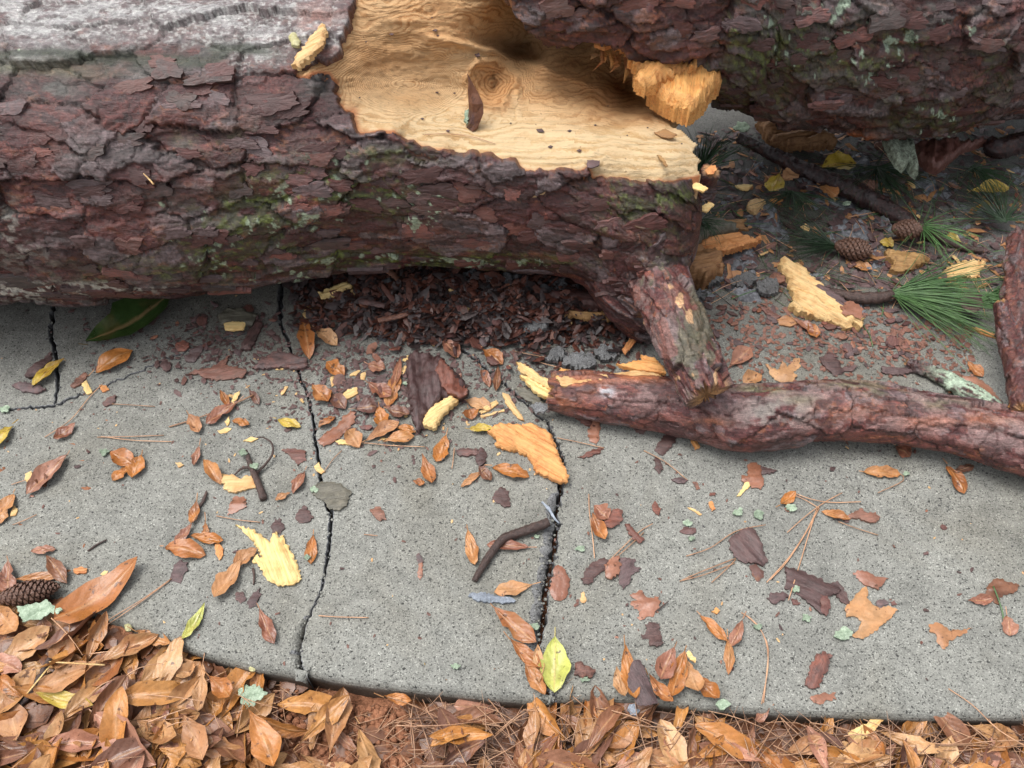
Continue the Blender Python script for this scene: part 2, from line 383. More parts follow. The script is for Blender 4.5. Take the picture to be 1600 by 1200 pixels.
cr1b = jag([(437, 500, 7), (455, 550, 5), (465, 580, 5), (483, 620, 5), (492, 680, 5), (500, 740, 6), (508, 780, 7), (519, 805, 7), (515, 840, 6), (511, 880, 6), (503, 920, 3), (490, 950, 1.6), (476, 975, 4), (473, 990, 8), (468, 1015, 3), (470, 1040, 6), (478, 1062, 9)], seed=6, amp=1.8)
cr2 = jag([(720, 130, 6), (700, 400, 7), (700, 500, 7), (715, 540, 6), (765, 580, 6), (800, 612, 5), (832, 640, 5), (858, 665, 6), (868, 690, 6), (880, 720, 8), (877, 760, 10), (869, 800, 9), (872, 820, 9), (862, 870, 14), (855, 910, 15), (850, 950, 14), (846, 985, 12), (842, 1010, 7), (848, 1050, 7), (862, 1098, 8)], seed=7, amp=2.6)
def fr(pl): return [G(a, b) for a, b in pl]
front_c = fr([(478, 1060), (440, 1052), (400, 1046), (350, 1034), (300, 1018), (260, 1004), (215, 988), (180, 974), (135, 958), (95, 940), (40, 915), (-30, 880), (-120, 850), (-260, 810)])
front_d = fr([(478, 1052), (520, 1062), (560, 1068), (620, 1076), (700, 1084), (780, 1092), (862, 1098)])
front_e = fr([(862, 1094), (920, 1092), (1000, 1094), (1100, 1107), (1200, 1113), (1300, 1117), (1450, 1122), (1600, 1122), (1750, 1120), (1950, 1112)])
a0, b0 = sides(cr0); la, lb = sides(arml); ra, rb = sides(armr); a1, b1 = sides(cr1a); a2, b2 = sides(cr1b); a3, b3 = sides(cr2)
YB = 2.08
def V2(l, b=.0016, d=.0025): return [(p.x, p.y, b, d) for p in l]
def slab(parts):
    pts = []
    for p in parts:
        for q in p:
            if not pts or math.hypot(q[0] - pts[-1][0], q[1] - pts[-1][1]) > .0012: pts.append(q)
    while math.hypot(pts[0][0] - pts[-1][0], pts[0][1] - pts[-1][1]) < .0012: pts.pop()
    A = sum(pts[i][0] * pts[(i + 1) % len(pts)][1] - pts[(i + 1) % len(pts)][0] * pts[i][1] for i in range(len(pts)))
    if A < 0: pts.reverse()
    n = len(pts); nor = []
    for i in range(n):
        tx = ty = 0
        for k in (1, 2):
            p, q = pts[(i - k) % n], pts[(i + k) % n]; L = math.hypot(q[0] - p[0], q[1] - p[1]) + 1e-9
            tx += (q[0] - p[0]) / L; ty += (q[1] - p[1]) / L
        L = math.hypot(tx, ty) + 1e-9; nor.append((-ty / L, tx / L))
    rings = []
    for f, g in ((1, 0), (.55, .22), (.2, .6), (0, 1), (0, None)):
        rings.append([(p[0] + m[0] * p[2] * f, p[1] + m[1] * p[2] * f, -p[3] * g if g is not None else -.105) for p, m in zip(pts, nor)])
    V = [v for r in rings for v in r]; Fs = []; mi = []
    r0 = delaunay_2d_cdt([Vector(v[:2]) for v in rings[0]], [(i, (i + 1) % n) for i in range(n)], [], 1, 1e-6)
    if len(r0[0]) == n: tri = [list(f) for f in r0[2]]; Fs += tri; mi += [0] * len(tri)
    else:
        b_0 = len(V); V += [(p.x, p.y, 0.0) for p in r0[0]]; tri = [[b_0 + q for q in f] for f in r0[2]]; Fs += tri; mi += [0] * len(tri)
    for k in range(4):
        for i in range(n):
            j = (i + 1) % n
            Fs.append([k * n + i, (k + 1) * n + i, (k + 1) * n + j, k * n + j])
            broken = pts[i][2] > .0015 and pts[i][3] < .009 or pts[i][2] > .014
            mi.append(1 if broken and pts[i][2] != .011 else 0)
    return mesh('concrete_slab', V, Fs, [M_conc, M_frac], False, mi=mi)
walk = empty('sidewalk', (0, 1.0, 0), kind='structure')
def V3(pl, lo, hi, wide, drop, px):
    out = []
    for p, (a, b, w) in zip(pl, px):
        f = float(sst(lo - 30, lo, np.array(b)) * sst(hi + 25, hi, np.array(b)))
        out.append((p.x, p.y, .0016 + (wide - .0016) * f * (.6 + .8 * float(h2(np.array([int(a * 3)]), np.array([int(b)]), 3)[0])), .0025 + drop * f))
    return out
FE = [(.011, .013)]
def VF(l): return [(p.x, p.y, .011, .013) for p in l]
slabs = [
    ([(-2.6, YB, .002, .003)], V2(b0), V2(la if False else la), [(-2.6, la[-1].y, .002, .003)]),
    (V2(a0), V2(ra), V2(a1[::-1] if False else b1[::-1])),
]
# which offset side faces which slab: travelling down the picture (towards -Y) the left-of-travel side is +X
sl_a = slab([[(-2.6, YB, .002, .003), (b0[0].x, YB, .002, .003)], V2(b0), V2(lb), [(-2.6, lb[-1].y, .002, .003)]])
sl_b = slab([[(b1[0].x, YB, .002, .003), (a0[0].x, YB, .002, .003)], V2(a0), V2(ra), V2(b1[::-1])])
sl_c = slab([[(-2.6, la[-1].y - .004, .002, .003)], V2(la[::-1]), V2(rb[1:]), V3(b2, 985, 1060, .011, .010, cr1b), VF(front_c), [(-2.6, front_c[-1].y, .011, .013)]])
sl_d = slab([[(b3[0].x, YB, .002, .003), (a1[0].x, YB, .002, .003)], V2(a1), V2(a2), VF(front_d), V3(b3, 790, 1010, .014, .006, cr2)[::-1]])
sl_e = slab([V2(a3), VF(front_e), [(2.6, front_e[-1].y, .011, .013), (2.6, YB, .002, .003), (a3[0].x, YB, .002, .003)]])
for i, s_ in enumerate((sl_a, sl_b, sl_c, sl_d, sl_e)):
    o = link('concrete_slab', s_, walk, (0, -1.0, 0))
link('bedding_sand', mesh('bedding', [(-2.5, .5, -.085), (2.5, .5, -.085), (2.5, 2.0, -.085), (-2.5, 2.0, -.085)], [(0, 1, 2, 3)], M_soil, False))['kind'] = 'structure'

# dark dirt heaped on the slabs, upper right and below the torn trunk
def dirt(x0, x1, y0, y1, nx, ny, fn, mat, name, label):
    xs = np.linspace(x0, x1, nx); ys = np.linspace(y0, y1, ny); X, Y = np.meshgrid(xs, ys, indexing='ij')
    Z = fn(X, Y)
    e = np.minimum.reduce([sst(0, .1, X - x0), sst(0, .1, x1 - X), sst(0, .08, Y - y0), sst(0, .05, y1 - Y)])
    Z = Z * e - (1 - e) * .02
    o = link(name, mesh(name, np.stack([X, Y, Z], -1).reshape(-1, 3), gridfaces(nx, ny)[:, ::-1], mat))
    tag(o, label, 'soil', kind='stuff'); return o
def px_of(X, Y): 
    a, b, _ = proj(np.stack([X, Y, np.zeros_like(X)], -1)); return a, b
def fn1(X, Y):
    a, b = px_of(X, Y)
    m = np.exp(-((a - 1290) / 170) ** 2 - ((b - 330) / 75) ** 2) + .9 * np.exp(-((a - 1480) / 130) ** 2 - ((b - 290) / 60) ** 2) + .5 * np.exp(-((a - 1150) / 90) ** 2 - ((b - 420) / 50) ** 2)
    return .045 * fbm(X * 14, Y * 14, 31, 5) + .012 * fbm(X * 70, Y * 70, 5, 4) - .020 + .024 * m
dirt(.25, 1.55, 1.15, 2.0, 420, 300, fn1, M_mud, 'dark_dirt', 'dark wet dirt smeared over the concrete behind the broken branch')
def fn2(X, Y):
    a, b = px_of(X, Y)
    m = np.exp(-((a - 760) / 230) ** 4 - ((b - 455) / 72) ** 4)
    return -.022 + .058 * m + .03 * fbm(X * 22, Y * 22, 41, 5) * (.4 + m) + .012 * fbm(X * 90, Y * 90, 6, 3)
dirt(-.55, .35, 1.0, 1.7, 300, 240, fn2, M_soil, 'crushed_soil', 'dark crushed soil heaped under the torn trunk')

# ================================================================== THE FALLEN TREE
def solve_zc(row, yc, r):
    ang = R(PITCH) - math.atan((600 - row) / F); z = .3
    for _ in range(30):
        d = math.hypot(yc, CAM_H - z); z = CAM_H - yc * math.tan(ang - math.asin(r / d))
    return z
def stations(lst):
    out = []
    for px, row, r, yc in lst:
        zc = solve_zc(row, yc, r); dep = yc * cp + (CAM_H - zc) * sp
        out.append(((px - 800) / F * dep, yc, zc, r))
    return np.array(out)
def catmull(P, n):
    P = np.asarray(P, float); Q = np.vstack([2 * P[0] - P[1], P, 2 * P[-1] - P[-2]])
    seg = np.linalg.norm(np.diff(P[:, :3], axis=0), axis=1); cum = np.concatenate([[0], np.cumsum(seg)])
    s = np.linspace(0, cum[-1], n); i = np.clip(np.searchsorted(cum, s, 'right') - 1, 0, len(P) - 2); t = ((s - cum[i]) / seg[i])[:, None]
    p0, p1, p2, p3 = Q[i], Q[i + 1], Q[i + 2], Q[i + 3]
    return .5 * (2 * p1 + (p2 - p0) * t + (2 * p0 - 5 * p1 + 4 * p2 - p3) * t ** 2 + (3 * p1 - p0 - 3 * p2 + p3) * t ** 3), s
def L3(a, b, t): return np.asarray(a) * (1 - t[..., None]) + np.asarray(b) * t[..., None]

def bark_field(s, t, seed, k=1.0, amp=1.0):
    """layered flaky plates: height and colour for pine bark; k = size of the plates"""
    ws = s + k * .020 * fbm(s * 9 / k, t * 20 / k, seed) + .004 * vn(s * 110, t * 160, seed + 1) + .0016 * vn(s * 300, t * 420, seed + 2)
    wt = t + k * .012 * fbm(s * 12 / k, t * 14 / k, seed + 3) + .003 * vn(s * 100, t * 190, seed + 4) + .0014 * vn(s * 260, t * 420, seed + 5)
    F1, F2, ID, DX, DY = voro(ws / (.100 * k), wt / (.044 * k), seed)
    crk = sst(-.35, .25, vn(s * 16 / k, t * 22 / k, seed + 30)); e = sst(.0, .045 + .06 * crk, F2 - F1)
    G1, G2, IE, EX, EY = voro(ws / (.052 * k) + 7 * ID, wt / (.024 * k) + 3 * ID, seed + 20)
    e2 = sst(.0, .06, G2 - G1)
    H1, H2, IF, _, _ = voro(ws / (.026 * k) + 5 * IE, wt / (.010 * k), seed + 40)
    lev = (fbm(ws * 12 / k + 3 * ID, wt * 34 / k, seed + 6) + .7 * ID + .25 * IE) * 7
    fr_ = lev - np.floor(lev); terr = np.floor(lev) + sst(0, .16, fr_)
    rnd = np.where(IE > .45, IE, 0)
    h = amp * (.0060 * ID - .0075 * DY + .0030 * DX * (ID - .5) * 2
               + .0026 * rnd * e2 - .0022 * EY * rnd + .0014 * terr + .0009 * np.where(IF > .6, IF, 0)
               + .0008 * vn(ws * 40, wt * 460, seed + 8) + .0005 * vn(ws * 130, wt * 260, seed + 9))
    h = h - amp * (.0022 + .0045 * crk) * (1 - e) - amp * .0006 * (1 - e2)
    # colour
    n1 = vn(ws * 25 / k, wt * 60 / k, seed + 10) * .5 + .5; n2 = fbm(ws * 60, wt * 180, seed + 11, 3) * .8 + .5
    lv = h2(np.floor(lev) + 50, np.floor(ID * 999), 3)
    maroon = np.array((.060, .019, .019)); red = np.array((.170, .050, .038)); grey = np.array((.125, .090, .092)); dark = np.array((.020, .012, .011)); org = np.array((.21, .078, .036))
    c = L3(maroon, red, np.clip(n1 * .9 * sst(.2, .9, lv) + .25 * (n2 - .5), 0, 1))
    g = sst(.55, .75, IE * .45 + ID * .35 + n1 * .28 + .10 * (n2 - .5))
    c = c * (1 - g[..., None]) + grey * (.75 + .5 * n2[..., None]) * g[..., None]
    d = sst(.62, .8, h2(np.floor(IE * 9999), np.floor(lev), 5)) * .55
    c = c * (1 - d[..., None]) + dark * d[..., None]
    o_ = sst(.80, .93, lv * .6 + n2 * .5) * .55
    c = c * (1 - o_[..., None]) + org * o_[..., None]
    c = c * (.45 + .55 * e)[..., None] * (.82 + .18 * e2)[..., None]
    c = c * (1 - .5 * (1 - sst(0, .2, fr_)))[..., None]
    return h, c, e

def tube(P, r, ns, thetas, seed, k=1., amp=1., t0=0, flare=None, up=(0, 0, 1), straight=False):
    """P control points (x,y,z,r) -> dict with verts grid"""
    Q, s = catmull(P, ns); Cn = Q[:, :3]; rr = np.maximum(Q[:, 3], .002)
    T = np.gradient(Cn, axis=0); T /= np.linalg.norm(T, axis=1)[:, None]
    if straight: T = np.tile(np.array([1., 0, 0]), (ns, 1))
    U = np.array(up, float)[None, :] - T * (T @ np.array(up, float))[:, None]; U /= np.linalg.norm(U, axis=1)[:, None]
    W = np.cross(T, U)      # sideways
    th = np.asarray(thetas)[None, :]; S = s[:, None] + 0 * th; rmean = float(np.mean(rr))
    Tt = th * rmean + 0 * S
    rad = rr[:, None] + 0 * th
    if flare is not None: rad = rad + flare(S, th)
    h, c, e = bark_field(S + t0, Tt, seed, k, amp(S, th) if callable(amp) else amp)
    fade = np.clip(rr / (.35 * rmean), 0, 1)[:, None]
    dirv = U[:, None, :] * np.cos(th)[..., None] + W[:, None, :] * np.sin(th)[..., None]
    base = Cn[:, None, :] + dirv * rad[..., None]
    return dict(V=base + dirv * (h * fade)[..., None], base=base, N=dirv, T=T, c=c, h=h, e=e, ns=ns, nt=len(thetas), S=S, th=th + 0 * S, C=Cn, r=rr)
def uth(n): return np.linspace(0, 2 * math.pi, n, endpoint=False)
def dth(nd, nc, a0, a1):      # dense between a0 and a1, coarse on the far side
    return np.concatenate([np.linspace(a0, a1, nd, endpoint=False), np.linspace(a1, a0 + 2 * math.pi, nc, endpoint=False)])

tree = empty('fallen_pine_tree', (-.2, 1.4, 0), 'huge fallen pine tree with flaky red-brown bark and a torn yellow wound', 'fallen tree')
def tl(o): return o
TP = Vector((.2, -1.4, 0))

A_st = stations([(-190, 468, .288, 1.37), (0, 463, .286, 1.37), (200, 460, .284, 1.375), (400, 438, .276, 1.40), (600, 408, .262, 1.42), (850, 414, .252, 1.405), (960, 430, .238, 1.38), (1018, 436, .215, 1.352), (1046, 432, .180, 1.325), (1068, 412, .130, 1.30), (1084, 375, .070, 1.28)])
WOUND = [(552, -400), (552, 0), (545, 12), (548, 28), (538, 42), (530, 60), (534, 72), (526, 88), (508, 96), (490, 94), (478, 104), (462, 110), (461, 120), (480, 119), (490, 114), (512, 118), (524, 130), (519, 142), (527, 150), (524, 160), (538, 171), (548, 176), (551, 192), (561, 211), (578, 208), (593, 204), (606, 205), (615, 207), (628, 218), (651, 226), (668, 233), (692, 236), (705, 242), (719, 246), (742, 242), (768, 243), (780, 251), (804, 254), (812, 264), (822, 268), (850, 268), (885, 268), (900, 270), (917, 264), (926, 279), (955, 281), (980, 284), (1002, 288), (1030, 285), (1061, 284), (1092, 275), (1200, 275), (1200, -400)]
def jagpoly(poly, step=7, amp=3.0, seed=1):
    pl = [(a, b, 0) for a, b in poly + [poly[0]]]
    out = []
    for i in range(len(pl) - 1):
        (x1, y1, _), (x2, y2, _) = pl[i], pl[i + 1]; L = math.hypot(x2 - x1, y2 - y1)
        if L > 180: out.append((x1, y1)); continue
        n = max(1, int(L / step))
        for j in range(n):
            t = j / n; r = float(h2(np.array([int(x1 * 7 + j)]), np.array([int(y1 * 3)]), seed)[0]) * 2 - 1
            out.append((x1 + (x2 - x1) * t + amp * r * (y2 - y1) / L, y1 + (y2 - y1) * t - amp * r * (x2 - x1) / L))
    return out
WJ = jagpoly(WOUND)
thA = dth(430, 60, R(-60), R(165))
# sideways W = T x U with T=+x, U=+z -> W = -y : positive theta turns toward the camera
def flA(S, th):
    sx = S - SA
    return .050 * np.exp(-((sx - .02) / .12) ** 2 - ((th - R(128)) / R(38)) ** 2) + .010 * fbm(S * 3, th * 2.2, 77, 2)
_, _s = catmull(A_st, 50)
SA = float(_s[-1]) - .16
A = tube(A_st, None, 860, thA, 11, 1.32, lambda S, th: 1.0 * (.62 + .38 * sst(R(22), R(62), th)), 0, flA, straight=True)

def greys(D, fn):
    V = D['V'].reshape(-1, 3); px, py, _ = proj(V); D['px'] = px.reshape(D['ns'], D['nt']); D['py'] = py.reshape(D['ns'], D['nt'])
    D['c'] = fn(D['c'], D['px'], D['py'], D)
def blob(px, py, lst):
    m = 0
    for (x, y, rx, ry, a) in lst: m = m + a * np.exp(-((px - x) / rx) ** 2 - ((py - y) / ry) ** 2)
    return m
def paint(c, m, col): return c * (1 - m[..., None]) + np.asarray(col) * m[..., None]
def lich_spots(D, dens, seed):
    s, t = D['S'], D['th'] * float(np.mean(D['r']))
    return fbm(s * 75, t * 75, seed + 60, 4) + .35 * fbm(s * 16, t * 18, seed + 70, 2)
def colA(c, px, py, D):
    s, t = D['S'], D['th'] * .27; h = D['h']
    n = fbm(s * 14, t * 22, 91, 5); nf = fbm(s * 90, t * 140, 92, 4); nm = fbm(s * 35, t * 60, 93, 4)
    # weathered crown of the log: white crusty lichen
    top = sst(105, 55, py + 42 * n + 25 * nf - 18 * sst(250, 480, px)) * sst(560, 520, px)
    wm = top * sst(-.30, .22, nf + .9 * nm + .28)
    c = paint(c, top * .6, (.13, .108, .108)); wm = wm * sst(-.38, .10, nm + .7 * n + .5 * nf + .04) * (.3 + .7 * D['e']) * (.25 + .75 * sst(-.22, .06, fbm(s * 9, t * 34, 97, 4) + .25 * nf)); c = paint(c, wm * .7, (.33, .325, .32))
    wm2 = top * sst(.25, .5, fbm(s * 180, t * 240, 94, 3) + .2); c = paint(c, wm2 * .42, (.54, .55, .52))
    # dark band with green algae just under the crust
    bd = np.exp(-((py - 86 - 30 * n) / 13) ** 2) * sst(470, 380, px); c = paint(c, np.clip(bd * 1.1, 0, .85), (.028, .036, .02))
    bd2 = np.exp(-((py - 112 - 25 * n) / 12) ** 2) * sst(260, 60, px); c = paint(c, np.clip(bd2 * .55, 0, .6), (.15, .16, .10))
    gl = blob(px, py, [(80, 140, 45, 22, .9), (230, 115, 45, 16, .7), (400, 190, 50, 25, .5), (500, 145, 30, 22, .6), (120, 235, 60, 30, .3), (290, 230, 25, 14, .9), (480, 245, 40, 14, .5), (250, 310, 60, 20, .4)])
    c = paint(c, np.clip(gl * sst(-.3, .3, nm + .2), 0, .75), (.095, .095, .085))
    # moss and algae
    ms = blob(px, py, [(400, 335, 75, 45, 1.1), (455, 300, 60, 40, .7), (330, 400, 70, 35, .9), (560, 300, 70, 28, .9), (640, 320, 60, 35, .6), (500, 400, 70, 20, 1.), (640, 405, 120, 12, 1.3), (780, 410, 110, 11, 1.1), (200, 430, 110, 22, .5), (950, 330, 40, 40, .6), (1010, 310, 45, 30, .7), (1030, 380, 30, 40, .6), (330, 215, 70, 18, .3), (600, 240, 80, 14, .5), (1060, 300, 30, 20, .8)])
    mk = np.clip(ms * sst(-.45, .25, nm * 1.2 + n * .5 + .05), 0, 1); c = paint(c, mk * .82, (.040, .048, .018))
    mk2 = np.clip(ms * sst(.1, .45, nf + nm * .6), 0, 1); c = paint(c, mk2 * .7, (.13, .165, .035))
    # white flecks along the underside at the left and pale lichen dots
    wl = blob(px, py, [(40, 455, 90, 14, 1.2), (140, 452, 90, 9, 1.), (230, 450, 60, 7, .6), (12, 345, 20, 40, .5), (40, 400, 60, 20, .4)])
    c = paint(c, np.clip(wl * sst(-.05, .3, nf + nm * .5), 0, .9), (.42, .41, .36))
    sp_ = blob(px, py, [(320, 378, 30, 8, 1.), (400, 335, 70, 40, .45), (480, 330, 40, 25, .5), (650, 350, 10, 14, 1.3), (675, 325, 12, 16, 1.6), (655, 310, 8, 5, 1.3), (690, 300, 20, 8, .8), (590, 300, 50, 20, .5), (510, 412, 18, 8, 1.3), (585, 402, 22, 4, 1.4), (700, 408, 60, 5, 1.), (780, 412, 50, 5, .9), (450, 435, 40, 8, .7), (250, 318, 5, 5, 1.5), (340, 400, 60, 25, .35), (540, 270, 60, 20, .35), (0, 75, 30, 12, .5)])
    sp = np.clip(sp_, 0, 1.2); m = sst(.36, .46, lich_spots(D, .8, 5) + .46 * sp - .09) * (sp > .06)
    c = paint(c, np.clip(m, 0, 1) * .85, (.29, .36, .25))
    # warm red wet patches
    rw = blob(px, py, [(110, 200, 70, 20, .5), (250, 185, 60, 18, .5), (350, 190, 60, 18, .5), (310, 280, 40, 18, .7), (200, 350, 60, 25, .5), (60, 250, 40, 18, .5), (420, 290, 35, 10, .6), (980, 360, 30, 10, .6), (700, 360, 80, 20, .35)])
    c = paint(c, np.clip(rw * sst(-.25, .3, nm + .1), 0, .8), (.165, .052, .040))
    c = paint(c, np.clip(blob(px, py, [(495, 30, 45, 30, .9), (500, 75, 30, 18, .8)]) * sst(-.3, .2, nm), 0, .85), (.20, .085, .065))
    return c
greys(A, colA)

ins = inpoly(A['px'], A['py'], WJ)
dA = polydist(A['px'].ravel(), A['py'].ravel(), WJ).reshape(ins.shape)
cut = ins & (A['V'][..., 2] > .2)
# bark lip: vertices just inside the torn line are pulled in under the wood, deeper ones are dropped
pull = np.where(cut, np.clip(dA / 5, 0, 1) * .045 + .006, 0)
Vp = A['V'] - A['N'] * pull[..., None]
A['c'] = np.where(cut[..., None], np.array((.12, .045, .025)), A['c'])
drop = cut & (dA > 11)
def grid_mesh(name, D, V, dropv, mat, cap=True):
    Fq = gridfaces(D['ns'], D['nt'], True); dv = dropv.ravel(); keep = ~(dv[Fq].any(1)); Fq = Fq[keep]
    V = V.reshape(-1, 3); c = D['c'].reshape(-1, 3)
    used = np.zeros(len(V), bool); used[Fq.ravel()] = True; idx = -np.ones(len(V), np.int64); idx[used] = np.arange(used.sum())
    return mesh(name, V[used] + np.array(TPo), idx[Fq], mat, True, c[used])
TPo = (.2, -1.4, 0)
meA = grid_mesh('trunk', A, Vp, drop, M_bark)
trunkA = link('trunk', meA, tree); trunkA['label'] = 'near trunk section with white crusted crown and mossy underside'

B_st = stations([(700, 120, .20, 1.62), (800, 126, .225, 1.60), (950, 140, .240, 1.61), (1120, 146, .245, 1.64), (1200, 174, .250, 1.69), (1300, 192, .254, 1.72), (1420, 203, .258, 1.75), (1520, 194, .262, 1.79), (1620, 168, .266, 1.84), (1820, 160, .268, 1.86)])
thB = dth(300, 50, R(-30), R(170))
B = tube(B_st, None, 640, thB, 51, 1.12, 1.3, 5.0, lambda S, th: .012 * fbm(S * 4, th * 2.4, 78, 2), straight=True)
def colB(c, px, py, D):
    s, t = D['S'], D['th'] * .25
    n = fbm(s * 14, t * 22, 191, 5); nf = fbm(s * 90, t * 140, 192, 4); nm = fbm(s * 35, t * 60, 193, 4)
    ms = blob(px, py, [(1150, 100, 60, 40, .9), (1220, 90, 70, 40, .8), (1250, 40, 50, 40, .6), (1150, 40, 20, 40, .9), (1350, 100, 70, 30, .8), (1420, 60, 60, 30, .6), (1480, 180, 60, 25, .9), (1180, 165, 60, 20, .7), (1560, 110, 40, 50, .5), (1400, 180, 40, 40, .4), (1300, 40, 100, 30, .3)])
    mk = np.clip(ms * sst(-.45, .25, nm * 1.2 + n * .5 + .05), 0, 1); c = paint(c, mk * .75, (.044, .050, .020))
    mk2 = np.clip(ms * sst(.1, .45, nf + nm * .6), 0, 1); c = paint(c, mk2 * .6, (.125, .155, .035))
    gr = blob(px, py, [(1290, 20, 90, 25, .8), (1480, 15, 70, 20, .7), (1200, 10, 40, 25, .5), (1060, 40, 40, 30, .4)]); c = paint(c, np.clip(gr * sst(-.3, .3, nm), 0, .7), (.13, .13, .12))
    sp_ = blob(px, py, [(1200, 30, 16, 16, 1.), (1300, 25, 22, 18, 1.5), (1320, 5, 16, 12, 1.5), (1370, 30, 10, 8, 1.2), (1415, 58, 22, 12, 1.5), (1385, 65, 10, 6, 1.2), (1520, 50, 16, 7, 1.5), (1290, 65, 8, 8, 1.4), (1320, 55, 8, 8, 1), (1475, 38, 6, 6, 1.3), (1470, 180, 16, 8, 1.1), (1440, 170, 8, 5, 1), (1550, 205, 10, 6, 1), (1220, 95, 40, 25, .25), (1350, 100, 70, 30, .22), (1450, 210, 30, 10, .6), (1260, 70, 60, 30, .2)])
    sp = np.clip(sp_, 0, 1.2); m = sst(.36, .46, lich_spots(D, .85, 6) + .50 * sp - .08) * (sp > .06); c = paint(c, np.clip(m, 0, 1) * .88, (.33, .42, .31))
    rw = blob(px, py, [(1090, 80, 50, 16, .9), (1110, 15, 50, 25, .5), (1050, 60, 40, 20, .5), (1590, 10, 30, 30, .7), (900, 50, 60, 15, .2)]); c = paint(c, np.clip(rw * sst(-.25, .3, nm + .1), 0, .8), (.155, .055, .048))
    ob = blob(px, py, [(1335, 215, 32, 9, 1.2), (1300, 222, 30, 6, .6)]); c = paint(c, np.clip(ob * sst(-.2, .3, nm), 0, .9), (.33, .10, .035))
    return c
greys(B, colB)
BEDGE = [(770, -400), (797, 0), (800, 16), (812, 34), (818, 46), (831, 58), (850, 72), (872, 78), (895, 76), (926, 68), (940, 72), (966, 81), (980, 92), (998, 99), (1018, 96), (1034, 99), (1058, 112), (1083, 117), (1096, 128), (1108, 140), (1116, 150), (1110, 166), (1098, 190), (1090, 330), (500, 330), (500, -400)]
BJ = jagpoly(BEDGE, 6, 3.5, 5)
insB = inpoly(B['px'], B['py'], BJ); dB = polydist(B['px'].ravel(), B['py'].ravel(), BJ).reshape(insB.shape)
VpB = B['V'] - B['N'] * np.where(insB, np.clip(dB / 8, 0, 1) * .05 + .004, 0)[..., None]
B['c'] = np.where(insB[..., None], np.array((.17, .07, .03)), B['c'])
trunkB = link('trunk', grid_mesh('trunk', B, VpB, insB & (dB > 16), M_bark), tree); trunkB['label'] = 'far trunk section with mossy dark bark and pale green lichen dots'

# lookups on the logs
def look(D, px, py):
    m = (np.abs(D['px'] - px) < 5) & (np.abs(D['py'] - py) < 5)
    if not m.any(): return None
    idx = np.argwhere(m); P = D['V'][m]; _, _, d = proj(P); k = np.argmin(d)
    i, j = idx[k]; return P[k], D['N'][i, j], D['T'][i], i, j

# torn wood surface
ctrl = []
for (x, y) in WOUND[2:-3]:
    q = look(A, x, y)
    if q is not None: ctrl.append((x, y, q[0][2] - .011))
ctrl += [(x, y, z) for x, y, z in [
    (600, -60, .60), (700, -60, .60), (800, -60, .585), (600, 20, .552), (700, 15, .552), (760, 10, .545), (560, 100, .500), (600, 100, .478), (620, 150, .445), (680, 60, .515), (680, 110, .458), (700, 150, .425), (760, 90, .468), (765, 135, .432), (740, 175, .416), (800, 66, .425), (820, 75, .39), (850, 100, .425), (830, 140, .412), (800, 190, .412), (880, 125, .398), (900, 170, .402), (880, 220, .410),
    (850, 55, .42), (900, 60, .39), (930, 110, .365), (960, 150, .350), (985, 158, .325), (950, 185, .392), (1000, 185, .385), (1000, 230, .400), (1045, 200, .380), (1060, 240, .392), (1090, 240, .375), (1020, 130, .33), (1040, 90, .36), (1000, 60, .38), (1100, 200, .36), (1110, 260, .36)]]
ct = np.array(ctrl)
def tps_fit(ct, lam=2e-5):
    n = len(ct); X = ct[:, :2] / 100; d2 = ((X[:, None] - X[None]) ** 2).sum(-1); K = np.where(d2 > 0, d2 * np.log(d2 + 1e-12), 0) * .5 + lam * 100 * np.eye(n)
    Pm = np.hstack([np.ones((n, 1)), X]); M = np.block([[K, Pm], [Pm.T, np.zeros((3, 3))]]); return X, np.linalg.solve(M, np.concatenate([ct[:, 2], np.zeros(3)]))
Xc, wts = tps_fit(ct)
gx = np.arange(440, 1112, 2.5); gy = np.arange(-80, 302, 2.5)
PX, PY = np.meshgrid(gx, gy, indexing='ij'); q = np.stack([PX.ravel(), PY.ravel()], -1) / 100
zz = wts[-3] + q @ wts[-2:]
for k in range(len(Xc)):
    d2 = ((q - Xc[k]) ** 2).sum(-1); zz = zz + wts[k] * .5 * np.where(d2 > 0, d2 * np.log(d2 + 1e-12), 0)
ZZ = zz.reshape(PX.shape)
rk = np.hypot((PX - 768), (PY - 130) * 1.12) * (1 + .34 * fbm(PX / 22, PY / 18, 66, 3)) + 2.0 * fbm(PX / 5, PY / 5, 69, 2)
# grain: contour of the rings, swirled about the knot
nz = fbm(PX / 85, PY / 46, 61, 3); nz2 = fbm(PX / 30, PY / 16, 62, 3)
phi0 = PY / 13 + 3.6 * nz * sst(260, 150, PY) + .9 * nz2 * sst(230, 120, PY) + 1.2 * nz
phi_l = PX / 9 + 5.0 * np.abs(((PY - 128) / 34 + .6 * nz) % 1.4 - .7) + 2.2 * nz2 + 3 * nz
wl_ = np.exp(-((PX - 630) / 80) ** 2 - ((PY - 130) / 36) ** 2) * .9; wk = sst(74, 34, rk)
phi = phi0 * (1 - wl_) + (phi_l * .55 + 6) * wl_; phi = phi * (1 - wk) + (rk / 6.5 + .9 * nz2 + 9) * wk
ZZ = ZZ + .0010 * nz2 + .0011 * fbm(PX / 9, PY / 4, 63, 3) + .0050 * np.exp(-((rk - 36) / 7) ** 2) - .009 * np.exp(-(rk / 20) ** 2) + .004 * sst(26, 10, rk) * fbm(PX / 7, PY / 7, 67, 3) - .006 * np.exp(-((PX - 772 - 5 * vn(PY / 6, PY * 0, 5)) / 2.2) ** 2) * sst(20, 10, np.abs(PY - 130))
yc_ = np.interp(PX, [620, 680, 740, 800, 860, 920, 980, 1040], [38, 52, 66, 88, 104, 126, 150, 168]) + 5 * fbm(PX / 25, PX * 0 + 3, 71, 3)
